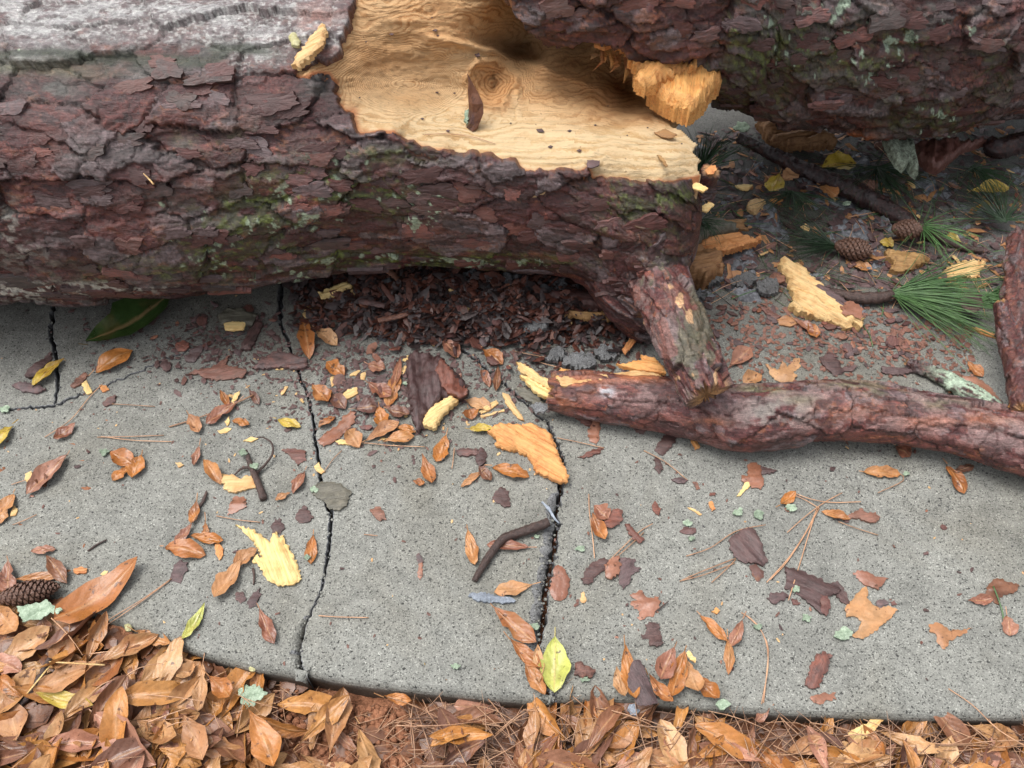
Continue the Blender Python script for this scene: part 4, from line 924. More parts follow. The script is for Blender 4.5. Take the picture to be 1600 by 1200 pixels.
LEAVES = [
 (138, 540, 272, 462, 52, 'G', 'large glossy dark green leaf lying under the trunk at left', .012, .35),
 (150, 583, 208, 548, 25, 'o', 'orange leaf just below the large green leaf'),
 (101, 560, 50, 607, 16, 'y', 'yellow leaf beside the dark crack at far left'),
 (22, 666, -14, 704, 20, 'y', 'yellow leaf cut by the left picture edge'),
 (120, 664, 86, 689, 15, 'r', 'pinkish leaf with stem, midway below the far-left crack'),
 (106, 712, 42, 774, 24, 'r', 'long dusky leaf with a wavy edge near the left edge'),
 (62, 740, 72, 762, 17, 'd', 'dark curled leaf tucked against the long dusky leaf'),
 (172, 706, 212, 728, 24, 'o', 'upper leaf of the small orange cluster left of centre'),
 (204, 730, 176, 752, 14, 'o', 'lower leaf of the small orange cluster left of centre'),
 (222, 712, 207, 748, 23, 'o', 'right-hand leaf of the small orange cluster left of centre'),
 (344, 610, 358, 634, 12, 'o', 'small upright leaf above the leaf with the red stem'),
 (373, 628, 322, 664, 17, 'r', 'reddish folded leaf lying along a red stem'),
 (296, 650, 312, 678, 20, 't', 'pale olive leaf leaning on the reddish folded leaf'),
 (389, 609, 405, 633, 11, 'd', 'small dark leaf at the tip of the red stem'),
 (362, 658, 390, 664, 10, 'o', 'tiny orange leaf below the red stem'),
 (433, 656, 470, 668, 14, 'y', 'ochre leaf lying left of the thin crack'),
 (312, 697, 303, 728, 11, 'r', 'small brown leaf above the left wood chip pair'),
 (318, 718, 346, 758, 20, 'o', 'orange leaf tucked under the striped chip'),
 (308, 785, 300, 820, 15, 'o', 'upright leaf at the top of the left leaf chain'),
 (302, 818, 274, 852, 13, 'r', 'second leaf of the left leaf chain'),
 (322, 815, 322, 840, 10, 'o', 'tiny upright leaf at the centre of the left leaf chain'),
 (298, 838, 350, 846, 15, 'o', 'thin flat leaf lying across the left leaf chain'),
 (258, 856, 322, 868, 25, 'o', 'broad lowest leaf of the left leaf chain'),
 (402, 858, 366, 885, 20, 't', 'leaf emerging from beneath the big yellow wood chip'),
 (378, 878, 337, 938, 26, 't', 'tan pointed leaf left of the big yellow wood chip'),
 (72, 868, 105, 912, 24, 'd', 'dark leaf standing behind the pine cone'),
 (14, 878, 16, 932, 24, 'r', 'reddish leaf at the left edge above the cone'),
 (24, 908, 114, 894, 13, 'o', 'long thin leaf lying over the pine cone'),
 (48, 862, 88, 859, 11, 'r', 'small cigar shaped brown leaf far left'),
 (222, 878, 92, 976, 44, 'o', 'large long tan leaf hanging over the sidewalk edge', .02, .25),
 (322, 944, 286, 1002, 15, 'Y', 'narrow yellow leaf hanging over the sidewalk edge'),
 (406, 952, 430, 1008, 23, 'r', 'oval brown leaf alone near the sidewalk edge'),
 (22, 772, -4, 822, 22, 'o', 'leaf at the left edge touching a yellow chip'),
 (490, 836, 486, 882, 17, 'o', 'folded leaf just left of the thin crack'),
 (477, 736, 458, 772, 16, 'r', 'brown leaf above the thin crack bark piece'),
 (455, 770, 430, 782, 9, 't', 'tiny pale leaf tip under the brown leaf'),
 (474, 498, 484, 562, 24, 'o', 'orange strap leaf standing above the thin crack'),
 (495, 516, 527, 540, 18, 't', 'cream leaf right of the orange strap leaf'),
 (510, 566, 538, 588, 20, 'o', 'orange oval leaf under the cream leaf'),
 (489, 604, 514, 630, 24, 'o', 'spotted orange leaf right of the thin crack'),
 (622, 585, 606, 636, 21, 'o', 'bright orange leaf in the pile left of the bark slab'),
 (626, 560, 614, 612, 13, 'r', 'curved reddish leaf beside the big bark slab'),
 (593, 638, 597, 668, 22, 'o', 'small round orange leaf below the leaf pile'),
 (571, 690, 624, 660, 20, 't', 'tan leaf below the small round orange leaf'),
 (598, 690, 648, 682, 16, 'o', 'flat leaf pointing at the foot of the bark slab'),
 (618, 668, 650, 676, 12, 'o', 'yellowish leaf tip under the bark slab'),
 (543, 672, 562, 700, 24, 't', 'pale leaf right of the pinkish bark strip'),
 (524, 652, 498, 668, 11, 'o', 'tiny orange leaf next to the thin crack'),
 (697, 682, 682, 724, 22, 'o', 'orange pointed leaf standing left of the orange chip'),
 (660, 712, 676, 758, 20, 'o', 'folded brown leaf below the orange pointed leaf'),
 (645, 752, 664, 756, 10, 'o', 'small leaf scrap left of the folded brown leaf'),
 (752, 738, 720, 762, 10, 't', 'thin bent leaf below the dark twigs'),
 (748, 730, 768, 752, 14, 'd', 'dark leaf among the red twigs'),
 (769, 731, 827, 746, 17, 'o', 'smooth oval leaf directly below the orange chip'),
 (731, 830, 742, 885, 18, 'o', 'drop shaped leaf left of the curved stick'),
 (826, 856, 760, 852, 15, 'r', 'leaf lying beneath the curved stick'),
 (832, 914, 772, 926, 22, 't', 'twisted tan leaf above the blue-grey concrete chip'),
 (754, 546, 786, 570, 20, 'o', 'ochre leaf above the splintered branch end'),
 (752, 578, 765, 606, 12, 'r', 'narrow red leaf left of the splintered branch end'),
 (778, 573, 775, 612, 11, 'd', 'narrow dark leaf beside the splintered branch end'),
 (728, 626, 768, 640, 16, 't', 'tan leaf right of the bark slab foot'),
 (732, 640, 738, 656, 22, 'o', 'ochre leaf behind the yellow splinters'),
 (733, 672, 770, 670, 12, 'y', 'flat ochre leaf below the yellow splinters'),
 (772, 950, 838, 1005, 28, 'o', 'upper orange leaf at the foot of the wide crack'),
 (797, 1000, 846, 1046, 22, 'o', 'middle orange leaf at the foot of the wide crack'),
 (820, 1036, 852, 1086, 22, 'o', 'lowest orange leaf at the foot of the wide crack'),
 (840, 1008, 842, 1068, 16, 't', 'leaf half hidden behind the yellow-green leaf'),
 (867, 996, 866, 1084, 42, 'Y', 'bright yellow-green spotted leaf at the foot of the wide crack', .004, .25),
 (925, 804, 945, 846, 20, 'o', 'ochre leaf below the two brown flakes right of the wide crack'),
 (928, 790, 950, 812, 24, 'r', 'brown leaf behind the ochre leaf right of the wide crack'),
 (1094, 962, 1136, 1002, 15, 'o', 'left leaf of the three-pointed leaf trio'),
 (1160, 968, 1140, 1012, 17, 'r', 'right leaf of the three-pointed leaf trio'),
 (1136, 998, 1138, 1055, 15, 'o', 'lower leaf of the three-pointed leaf trio'),
 (1218, 790, 1242, 770, 15, 'o', 'small folded orange leaf at the needle crossing'),
 (1282, 800, 1328, 812, 13, 'o', 'slim orange leaf touching the red-brown flake'),
 (1478, 728, 1506, 772, 18, 'o', 'orange leaf lying right below the fallen branch'),
 (1490, 738, 1522, 728, 11, 'd', 'dark-edged leaf next to the fallen branch'),
 (1398, 698, 1422, 714, 18, 'r', 'pink leaf under the edge of the fallen branch'),
 (1348, 738, 1406, 742, 15, 'o', 'tan leaf with a green speck below the branch'),
 (1510, 940, 1550, 937, 14, 'r', 'reddish leaf under the dark crumpled leaf'),
 (1572, 962, 1578, 994, 20, 'r', 'small oval leaf at the end of the green stalk'),
 (1190, 585, 1162, 602, 22, 't', 'tan leaf peeking over the fallen branch'),
 (1138, 575, 1172, 545, 24, 'r', 'brown leaf right of the snapped stub'),
 (1218, 272, 1204, 302, 26, 'y', 'ochre leaf curled on the dark dirt', None, None),
 (1222, 282, 1246, 272, 16, 't', 'small tan leaf behind the curled ochre leaf'),
 (1284, 262, 1338, 256, 24, 'y', 'large curled ochre leaf under the far trunk'),
 (1280, 292, 1308, 308, 17, 'o', 'shredded orange leaf beside the dark branch'),
 (1514, 300, 1576, 296, 17, 'y', 'long ochre leaf at the far right'),
 (1522, 326, 1556, 334, 20, 'y', 'wet ochre leaf below the long ochre leaf'),
 (1472, 375, 1502, 380, 15, 'y', 'ochre leaf right of the far needles'),
 (1332, 416, 1362, 422, 13, 'o', 'orange leaf below the near cone'),
 (1374, 378, 1396, 385, 14, 'y', 'yellow wet leaf between the two cones'),
 (1478, 620, 1500, 590, 12, 'd', 'dark leaf behind the lichen stick'),
 (1510, 565, 1535, 590, 14, 'o', 'orange leaf scrap left of the upright branch'),
 (1240, 500, 1282, 525, 12, 'r', 'red leaf at the foot of the big pale chip'),
 (1262, 505, 1275, 530, 14, 'o', 'orange leaf propped at the foot of the big pale chip'),
 (678, 415, 684, 455, 18, 'o', 'dim ochre leaf hanging in shadow under the trunk'),
 (862, 488, 900, 480, 16, 't', 'spotted tan leaf end in shadow under the trunk'),
]
for L_ in LEAVES:
    x1, y1, x2, y2, w, c, lb = L_[:7]; cu = L_[7] if len(L_) > 7 else None; fo = L_[8] if len(L_) > 8 else None
    leaf(x1, y1, x2, y2, w, c, lb, cu, z=.0015 + .0035 * random.random() + (.03 if (y1 < 320) else 0), fold=fo)

# leaves that lean over the sidewalk edge, right of the yellow-green one
for L_ in [(976, 1012, 992, 1096, 25, 'o', 'upright orange leaf leaning on the purple leaf at the edge'), (1012, 1056, 1050, 1100, 18, 'o', 'slender leaf right of the purple leaf at the edge'), (1052, 1016, 1030, 1066, 30, 'r', 'pale pink-brown leaf standing at the sidewalk edge'), (1068, 1022, 1048, 1092, 26, 'o', 'tan leaf in front of the pale pink-brown leaf'), (1072, 1036, 1090, 1084, 26, 't', 'broad tan leaf between two leaves at the edge'), (1084, 1056, 1122, 1094, 22, 'o', 'curled leaf with rolled tip at the sidewalk edge'), (962, 1045, 975, 1092, 20, 't', 'tan leaf left of the upright orange leaf at the edge')]:
    leaf(*L_, curl=.012, z=.006 + .008 * random.random())

# ------------------------------------------------------------------ traced flakes, chips and lobed leaves
def PC(name, ol, m, lb, cat, **kw): return piece(name, ol, m, lb, cat, **kw)
K = dict(jagged=.0022, rough=.003, ridge=.003)
PC('bark_slab', [(637, 562), (652, 556), (668, 559), (690, 563), (704, 578), (716, 592), (728, 606), (732, 620), (722, 630), (708, 624), (692, 630), (672, 648), (664, 668), (654, 682), (648, 664), (643, 640), (637, 600)], M_plate, 'thick red-brown bark slab with yellow wood at its foot', 'bark', thick=.020, grain=95, dome=.012, seed=21, jagged=.004, rough=.010, ridge=.010, step=.005)
PC('bark_slab', [(690, 566), (704, 580), (716, 594), (728, 608), (731, 620), (720, 626), (706, 620), (694, 612), (684, 596), (682, 578)], M_flake, 'redder half of the thick bark slab, resting on its right side', 'bark', thick=.008, z=.020, grain=95, seed=210, jagged=.003, rough=.008, ridge=.008)
PC('wood_chip', [(661, 668), (666, 650), (684, 634), (704, 624), (716, 630), (706, 640), (694, 650), (687, 664), (680, 674)], M_wpale, 'yellow wood chip sticking out of the bark slab foot', 'wood chip', thick=.016, grain=40, z=.006, seed=22, **K)
PC('wood_chip', [(762, 683), (780, 672), (806, 670), (830, 667), (846, 672), (860, 682), (868, 700), (873, 722), (880, 736), (888, 750), (884, 762), (868, 758), (850, 748), (836, 740), (832, 726), (822, 714), (806, 707), (790, 706), (774, 702), (776, 692)], M_worange, 'large orange hook-shaped wood chip at the head of the wide crack', 'wood chip', thick=.015, grain=-35, seed=23, dome=.010, step=.005, jagged=.0025, rough=.004, ridge=.010, bend=.010)
PC('wood_chip', [(369, 821), (384, 826), (398, 831), (412, 842), (422, 850), (426, 840), (432, 832), (436, 842), (443, 838), (448, 850), (456, 862), (466, 885), (473, 906), (464, 914), (450, 918), (436, 917), (426, 914), (412, 898), (404, 886), (393, 876), (400, 868), (410, 874), (404, 858), (390, 840)], M_wpale, 'big pale yellow splintered wood chip at left', 'wood chip', thick=.007, grain=-62, seed=24, step=.005, jagged=.0025, rough=.002, ridge=.007, dome=.003)
PC('wood_chip', [(334, 744), (350, 742), (366, 744), (376, 750), (384, 745), (399, 746), (400, 764), (386, 766), (370, 771), (358, 770), (350, 766), (352, 758), (340, 754)], M_wpale, 'striped yellow chip crossed by the forked twig', 'wood chip', thick=.006, grain=5, seed=25, jagged=.0018, rough=.002, ridge=.004)
PC('wood_chunk', [(1214, 420), (1222, 411), (1232, 418), (1246, 418), (1256, 430), (1268, 440), (1290, 462), (1312, 480), (1338, 492), (1347, 502), (1340, 520), (1330, 512), (1322, 520), (1306, 512), (1288, 505), (1262, 500), (1246, 494), (1230, 486), (1240, 478), (1234, 460), (1228, 440)], M_wpale, 'big pale splintered wood chunk left of the green needles', 'wood chunk', thick=.020, grain=-42, seed=26, step=.006, dome=.022, rough=.006, ridge=.016, jagged=.004)
PC('bark_flake', [(1262, 438), (1276, 444), (1296, 462), (1322, 480), (1346, 496), (1336, 500), (1308, 486), (1280, 468)], M_dflake, 'dark bark strip on the back of the pale wood chunk', 'bark', thick=.018, z=.006, grain=-35, seed=27, **K)
PC('curled_leaf', [(1312, 480), (1325, 470), (1338, 474), (1350, 484), (1346, 500), (1332, 492), (1320, 494)], M_lr, 'brittle brown leaf behind the end of the pale chunk', 'leaf', thick=.0015, z=.03, seed=28, rough=.006, jagged=.003)
PC('wood_chunk', [(1380, 398), (1400, 400), (1424, 403), (1452, 410), (1436, 418), (1424, 424), (1404, 431), (1388, 428), (1392, 416), (1384, 408)], M_wtan, 'tan wet wood chunk above the green needles', 'wood chunk', thick=.018, grain=-5, seed=29, dome=.01, rough=.004, ridge=.012, jagged=.003)
PC('wood_chunk', [(1472, 430), (1484, 420), (1500, 412), (1520, 410), (1540, 412), (1530, 424), (1524, 440), (1504, 436), (1488, 442)], M_wpale, 'ragged pale wood scrap right of the tan chunk', 'wood chip', thick=.010, grain=20, seed=30, dome=.006, rough=.008, ridge=.01, jagged=.005)
PC('wood_chunk', [(1054, 452), (1062, 418), (1070, 404), (1090, 410), (1112, 412), (1126, 426), (1124, 440), (1108, 446), (1096, 455), (1076, 450)], M_wtan, 'broad splintered tan wood block right of the stub root', 'wood chunk', thick=.05, grain=20, seed=31, dome=.015, rough=.006, ridge=.016, jagged=.005)
PC('wood_chunk', [(1100, 384), (1118, 378), (1148, 374), (1170, 380), (1190, 376), (1180, 386), (1160, 392), (1140, 398), (1110, 402), (1080, 412), (1066, 404)], M_worange, 'long orange splinter above the tan wood block', 'splinter', thick=.025, z=.02, grain=15, seed=32, rough=.006, ridge=.014, jagged=.004)
PC('bark_slab', [(1066, 372), (1090, 362), (1118, 366), (1150, 374), (1120, 380), (1096, 388), (1074, 402), (1060, 400)], M_gflake, 'grey mossy bark slab beside the trunk end', 'bark', thick=.05, z=.02, grain=15, seed=33, **K)
PC('wood_plank', [(1178, 198), (1204, 200), (1240, 206), (1268, 208), (1296, 222), (1306, 232), (1282, 236), (1254, 236), (1228, 238), (1206, 234), (1196, 222)], M_wtan, 'tan torn plank of wood under the far trunk', 'wood chunk', thick=.03, z=.02, grain=12, seed=34, dome=.02, rough=.006, ridge=.02, jagged=.004)
PC('wood_splinter', [(860, 484), (880, 486), (910, 492), (950, 490), (990, 486), (1012, 498), (1004, 512), (980, 506), (950, 504), (920, 502), (890, 498), (870, 494)], M_wtan, 'long tan splinter lying left of the collar foot', 'splinter', thick=.014, z=.03, grain=-6, seed=35, rough=.004, ridge=.01, jagged=.004)
PC('bark_slab', [(852, 470), (890, 466), (940, 472), (985, 482), (960, 488), (915, 488), (870, 484)], M_plate, 'dark bark strip above the long tan splinter', 'bark', thick=.03, z=.03, grain=-4, seed=36, **K)
PC('bark_flake', [(497, 692), (506, 684), (512, 676), (528, 664), (538, 652), (548, 644), (556, 648), (554, 660), (546, 670), (535, 682), (518, 694), (506, 700)], M_lr, 'pinkish bark strip crossing near the thin crack', 'bark flake', thick=.005, grain=48, seed=37, **K)
PC('bark_flake', [(487, 765), (496, 757), (505, 754), (520, 756), (532, 758), (550, 768), (546, 780), (542, 792), (532, 799), (514, 798), (508, 786), (498, 780), (490, 774)], M_gflake, 'grey-green lichened bark piece lying on the thin crack', 'bark flake', thick=.006, grain=10, seed=38, **K)
PC('bark_flake', [(262, 908), (268, 894), (272, 884), (282, 876), (294, 880), (294, 892), (286, 902), (282, 912), (270, 908)], M_dflake, 'dark flake at the tip of the long needles near the left leaf', 'bark flake', thick=.003, seed=39, **K)
PC('bark_flake', [(1137, 845), (1150, 835), (1162, 830), (1175, 827), (1182, 836), (1188, 850), (1194, 866), (1199, 880), (1192, 886), (1176, 882), (1158, 880), (1148, 872), (1140, 858)], M_dflake, 'square dark ridged bark piece lying on crossed needles', 'bark flake', thick=.007, grain=-55, seed=40, jagged=.002, rough=.003, ridge=.006)
PC('bark_flake', [(1225, 888), (1240, 888), (1252, 894), (1272, 900), (1290, 910), (1310, 914), (1314, 926), (1300, 930), (1290, 936), (1286, 950), (1288, 963), (1278, 958), (1264, 944), (1250, 932), (1236, 924), (1224, 920), (1228, 904)], M_dflake, 'largest dark bark flake, with a lichen spot, on the right slab', 'bark flake', thick=.006, grain=-28, seed=41, jagged=.002, rough=.003, ridge=.006)
PC('bark_flake', [(1282, 930), (1292, 932), (1298, 946), (1290, 964), (1282, 956)], M_flake, 'red-brown flake hanging off the largest dark bark flake', 'bark flake', thick=.004, z=.004, seed=42, **K)
PC('bark_flake', [(1300, 916), (1308, 909), (1314, 914), (1322, 930), (1330, 944), (1320, 946), (1308, 934)], M_dflake, 'narrow dark flake touching the antler-shaped leaf', 'bark flake', thick=.004, grain=-60, seed=43, **K)
PC('lobed_leaf', [(1318, 952), (1330, 940), (1340, 926), (1352, 917), (1356, 922), (1354, 934), (1362, 944), (1374, 950), (1390, 948), (1401, 954), (1394, 964), (1378, 978), (1362, 990), (1348, 999), (1336, 998), (1330, 994), (1340, 984), (1345, 972), (1336, 964), (1322, 966)], M_lt, 'antler-shaped cream and brown leaf piece on the right slab', 'leaf', thick=.003, seed=44, step=.006, dome=.006, jagged=.0015, rough=.005)
PC('bark_flake', [(1368, 940), (1380, 936), (1388, 942), (1380, 950), (1370, 950)], M_flake, 'small red flake above the antler-shaped leaf', 'bark flake', thick=.004, seed=45, **K)
PC('bark_flake', [(1390, 940), (1398, 938), (1400, 944), (1393, 947)], M_flake, 'tiny red flake at the tip of the antler-shaped leaf', 'bark flake', thick=.003, seed=46, **K)
PC('bark_flake', [(1332, 895), (1346, 893), (1356, 896), (1366, 902), (1386, 904), (1378, 912), (1372, 923), (1358, 918), (1342, 908)], M_lr, 'grey and tan flake above the antler-shaped leaf', 'bark flake', thick=.004, grain=-20, seed=47, **K)
PC('bark_flake', [(1198, 936), (1206, 926), (1216, 928), (1226, 926), (1232, 934), (1218, 942), (1206, 944)], M_dflake, 'crumpled dark flake left of the largest dark flake', 'bark flake', thick=.005, seed=48, **K)
PC('bark_flake', [(1236, 938), (1246, 936), (1248, 944), (1238, 946)], M_flake, 'round red crumb below the largest dark flake', 'bark flake', thick=.003, seed=49, **K)
PC('bark_flake', [(1256, 1072), (1262, 1052), (1268, 1036), (1276, 1024), (1288, 1020), (1298, 1026), (1292, 1040), (1294, 1050), (1284, 1058), (1280, 1074), (1266, 1076)], M_flake, 'curled brown bark flake near the edge of the right slab', 'bark flake', thick=.006, grain=65, seed=50, **K)
PC('bark_flake', [(1265, 1092), (1276, 1084), (1290, 1084), (1304, 1082), (1306, 1092), (1292, 1096), (1280, 1102), (1270, 1099)], M_lr, 'flat reddish flake at the lip of the right slab', 'bark flake', thick=.003, seed=51, **K)
PC('lobed_leaf', [(1451, 976), (1460, 974), (1472, 976), (1482, 984), (1500, 984), (1520, 981), (1508, 990), (1492, 996), (1484, 1002), (1476, 1016), (1464, 1006), (1462, 992), (1452, 988)], M_lt, 'small forked brown leaf right of the antler-shaped leaf', 'leaf', thick=.002, seed=52, dome=.006, rough=.005, jagged=.002)
PC('lobed_leaf', [(1541, 916), (1552, 906), (1562, 904), (1576, 912), (1592, 914), (1584, 926), (1572, 930), (1562, 934), (1560, 946), (1546, 938), (1540, 930)], M_ld, 'dark crumpled leaf near the right edge', 'leaf', thick=.002, seed=53, dome=.006, rough=.006, jagged=.002)
PC('bark_flake', [(858, 920), (863, 904), (866, 890), (872, 884), (882, 892), (890, 906), (888, 924), (884, 934), (874, 939), (862, 936)], M_lr, 'cream-centred flake right beside the wide crack', 'bark flake', thick=.005, grain=80, seed=54, **K)
PC('bark_flake', [(908, 906), (916, 890), (926, 878), (944, 872), (952, 880), (946, 892), (934, 898), (922, 914), (912, 914)], M_dflake, 'left flake of the dark frayed trio', 'bark flake', thick=.004, seed=55, **K)
PC('bark_flake', [(944, 884), (952, 876), (966, 870), (970, 884), (966, 898), (956, 906), (946, 902)], M_lr, 'middle reddish flake of the dark frayed trio', 'bark flake', thick=.005, z=.003, seed=56, **K)
PC('bark_flake', [(968, 874), (980, 872), (993, 874), (990, 886), (1002, 890), (988, 900), (982, 912), (974, 922), (966, 908), (964, 896)], M_dflake, 'right flake of the dark frayed trio', 'bark flake', thick=.004, grain=40, seed=57, **K)
PC('bark_flake', [(943, 816), (950, 802), (960, 796), (971, 799), (974, 810), (966, 822), (956, 826), (946, 824)], M_flake, 'round red flake beside the ochre leaf', 'bark flake', thick=.004, z=.004, seed=58, **K)
PC('bark_flake', [(976, 822), (984, 820), (994, 832), (1006, 844), (1002, 850), (990, 844), (982, 834)], M_flake, 'slim red flake lying on the paired needles', 'bark flake', thick=.004, z=.003, grain=-50, seed=59, **K)
PC('lobed_leaf', [(985, 932), (992, 926), (1002, 924), (1012, 932), (1022, 936), (1030, 930), (1030, 944), (1027, 956), (1020, 966), (1010, 962), (1000, 970), (996, 966), (1002, 954), (992, 950), (984, 944), (994, 940)], M_lr, 'thin lobed brown leaf with dark stem, mid right slab', 'leaf', thick=.0015, seed=60, dome=.004, rough=.005, jagged=.003)
PC('bark_flake', [(1007, 976), (1018, 973), (1031, 975), (1030, 988), (1036, 1006), (1026, 1013), (1016, 1010), (1012, 997), (1004, 999), (1002, 993), (1010, 988)], M_dflake, 'dark twisted flake below the thin lobed leaf', 'bark flake', thick=.004, seed=61, **K)
PC('bark_flake', [(1166, 731), (1172, 724), (1182, 724), (1190, 730), (1188, 742), (1194, 754), (1188, 765), (1174, 763), (1168, 756), (1158, 752), (1158, 744), (1168, 745)], M_lr, 'pinkish lobed flake with a yellow chip at its foot', 'bark flake', thick=.004, seed=62, **K)
PC('bark_flake', [(1188, 729), (1202, 733), (1214, 738), (1202, 741), (1190, 743)], M_dflake, 'dark triangular flake right of the pinkish lobed flake', 'bark flake', thick=.003, seed=63, **K)
PC('wood_chip', [(1150, 776), (1158, 766), (1164, 754), (1170, 750), (1172, 760), (1164, 768), (1156, 776)], M_wpale, 'narrow yellow chip at the pinkish lobed flake', 'wood chip', thick=.004, grain=50, seed=64, jagged=.001)
PC('bark_flake', [(1322, 806), (1334, 800), (1346, 796), (1352, 802), (1366, 802), (1375, 810), (1368, 817), (1352, 816), (1340, 810), (1328, 812)], M_flake, 'ragged red-brown flake joined to a slim orange leaf', 'bark flake', thick=.005, seed=65, **K)
PC('bark_flake', [(1022, 704), (1030, 690), (1038, 680), (1056, 674), (1056, 690), (1044, 704), (1036, 712), (1026, 708)], M_dflake, 'dark torn flake just below the fallen branch', 'bark flake', thick=.004, seed=66, **K)
PC('bark_flake', [(1022, 716), (1028, 714), (1036, 734), (1030, 741), (1023, 734)], M_dflake, 'small dark flake under the dark torn flake', 'bark flake', thick=.003, seed=67, **K)
PC('bark_flake', [(926, 654), (936, 656), (938, 676), (932, 696), (922, 690), (918, 676)], M_lr, 'pinkish upright flake below the splintered branch', 'bark flake', thick=.004, seed=68, **K)
PC('bark_flake', [(902, 716), (920, 706), (934, 700), (944, 698), (938, 708), (922, 714), (906, 717)], M_flake, 'thin red flake left of the torn dark flake', 'bark flake', thick=.003, seed=69, **K)
PC('bark_flake', [(892, 648), (906, 646), (926, 660), (930, 668), (912, 664)], M_flake, 'red flake hanging below the splintered end', 'bark flake', thick=.005, seed=70, **K)
PC('bark_flake', [(1056, 640 + 32), (1000, 664), (1012, 668), (1005, 680), (990, 672), (985, 664)], M_flake, 'red flake in the shade under the branch', 'bark flake', thick=.004, seed=71, **K) if False else None
PC('bark_flake', [(985, 664), (996, 660), (1012, 664), (1006, 680), (994, 676)], M_flake, 'red flake in the shade under the branch', 'bark flake', thick=.004, seed=71, **K)
PC('wood_chip', [(1016, 668), (1024, 658), (1036, 652), (1034, 662), (1022, 672)], M_worange, 'small orange chip in the shade under the branch', 'wood chip', thick=.004, seed=72)
PC('wood_chip', [(1079, 690), (1088, 688), (1093, 700), (1086, 704)], M_worange, 'single orange chip on bare concrete below the branch', 'wood chip', thick=.005, grain=-70, seed=73)
PC('bark_flake', [(1206 - 5, 870), (1198, 876), (1212, 880), (1224, 886), (1214, 892), (1202, 886)], M_dflake, 'dark tail flake beside the square bark piece', 'bark flake', thick=.003, seed=74, **K) if False else None
PC('lobed_leaf', [(1170, 884), (1180, 882), (1192, 894), (1193, 902), (1184, 909), (1175, 900)], M_ld, 'dark olive curled leaf under the square bark piece', 'leaf', thick=.002, seed=75, rough=.005)
PC('bark_flake', [(356, 806), (360, 788), (366, 776), (384, 778), (386, 792), (372, 800)], M_lr, 'pinkish diamond flake below the forked twig', 'bark flake', thick=.002, seed=76, **K)
PC('bark_flake', [(462, 808), (468, 798), (476, 790), (484, 802), (490, 810), (480, 818), (466, 818)], M_dflake, 'dark red heart-shaped flake left of the thin crack', 'bark flake', thick=.004, seed=77, **K)
PC('bark_flake', [(423, 824), (430, 812), (440, 812), (444, 826), (438, 836), (428, 834)], M_dflake, 'dark flake at the top of the big yellow chip', 'bark flake', thick=.004, seed=78, **K)
PC('bark_flake', [(578, 796), (590, 792), (602, 800), (604, 812), (592, 815), (582, 806)], M_flake, 'lone oval red flake on the middle slab', 'bark flake', thick=.004, seed=79, **K)
PC('bark_flake', [(768, 782), (774, 768), (784, 762), (794, 768), (796, 780), (798, 792), (788, 794), (780, 788)], M_dflake, 'dark notched flake with lichen left of the wide crack', 'bark flake', thick=.004, seed=80, **K)
PC('bark_flake', [(366, 936), (372, 924), (382, 926), (386, 936), (376, 944)], M_dflake, 'dark round flake of a pair below the big yellow chip', 'bark flake', thick=.003, seed=81, **K)
PC('bark_flake', [(386, 944), (394, 930), (406, 920), (408, 932), (400, 948), (390, 950)], M_dflake, 'dark narrow flake of a pair below the big yellow chip', 'bark flake', thick=.003, seed=82, **K)
PC('bark_flake', [(652, 898), (655, 876), (660, 878), (661, 900), (656, 908)], M_lr, 'small upright brown sliver on the middle slab', 'bark flake', thick=.003, seed=83)
PC('bark_flake', [(650, 868), (656, 864), (662, 882 - 4), (654, 882)], M_flake, 'tiny red crumb on the middle slab', 'bark flake', thick=.003, seed=84)
PC('bark_flake', [(440, 704), (456, 702), (466, 702), (478, 706), (478, 720), (466, 728), (458, 718), (446, 708)], M_flake, 'red-brown flake with a tail left of the thin crack', 'bark flake', thick=.004, seed=85, **K)
PC('bark_flake', [(712, 704), (728, 702), (746, 704), (748, 712), (730, 714), (716, 713)], M_flake, 'small red roll among the twigs by the orange chip', 'bark flake', thick=.007, seed=86, **K)
PC('bark_flake', [(744, 706), (752, 700), (762, 712), (758, 724), (750, 730), (744, 720)], M_dflake, 'dark roll next to the small red roll', 'bark flake', thick=.007, seed=87, **K)
PC('bark_flake', [(295, 588), (310, 580), (328, 576), (345, 566), (360, 556), (352, 572), (370, 576), (388, 582), (380, 592), (350, 596), (322, 594), (312, 586)], M_flake, 'long red bark flake in a heap under the left trunk', 'bark flake', thick=.006, grain=12, seed=88, **K)
PC('bark_flake', [(394, 578), (410, 562), (430, 552), (456, 554), (480, 564), (482, 576), (462, 580), (444, 576), (420, 578)], M_flake, 'broad red bark flake lying over the thin crack', 'bark flake', thick=.008, z=.002, grain=8, seed=89, **K)
PC('bark_flake', [(340, 496), (356, 484), (380, 486), (404, 494), (396, 510), (370, 514), (346, 508)], M_gflake, 'lichened bark flake under the trunk with a pale chip', 'bark flake', thick=.010, grain=5, seed=90, **K)
PC('wood_chip', [(350, 506), (364, 504), (384, 506), (382, 516), (366, 518), (352, 517)], M_wpale, 'pale chip resting on the lichened bark flake', 'wood chip', thick=.006, z=.011, seed=91, jagged=.001)
PC('bark_flake', [(376, 548), (388, 522), (402, 502), (412, 506), (404, 526), (392, 550)], M_plate, 'dark narrow bark strip right of the lichened bark flake', 'bark flake', thick=.010, grain=65, seed=92, **K)
PC('bark_flake', [(288, 560), (300, 545), (318, 540), (316, 552), (304, 566), (294, 567)], M_flake, 'small red flake right of the green leaf tip', 'bark flake', thick=.005, seed=93, **K)
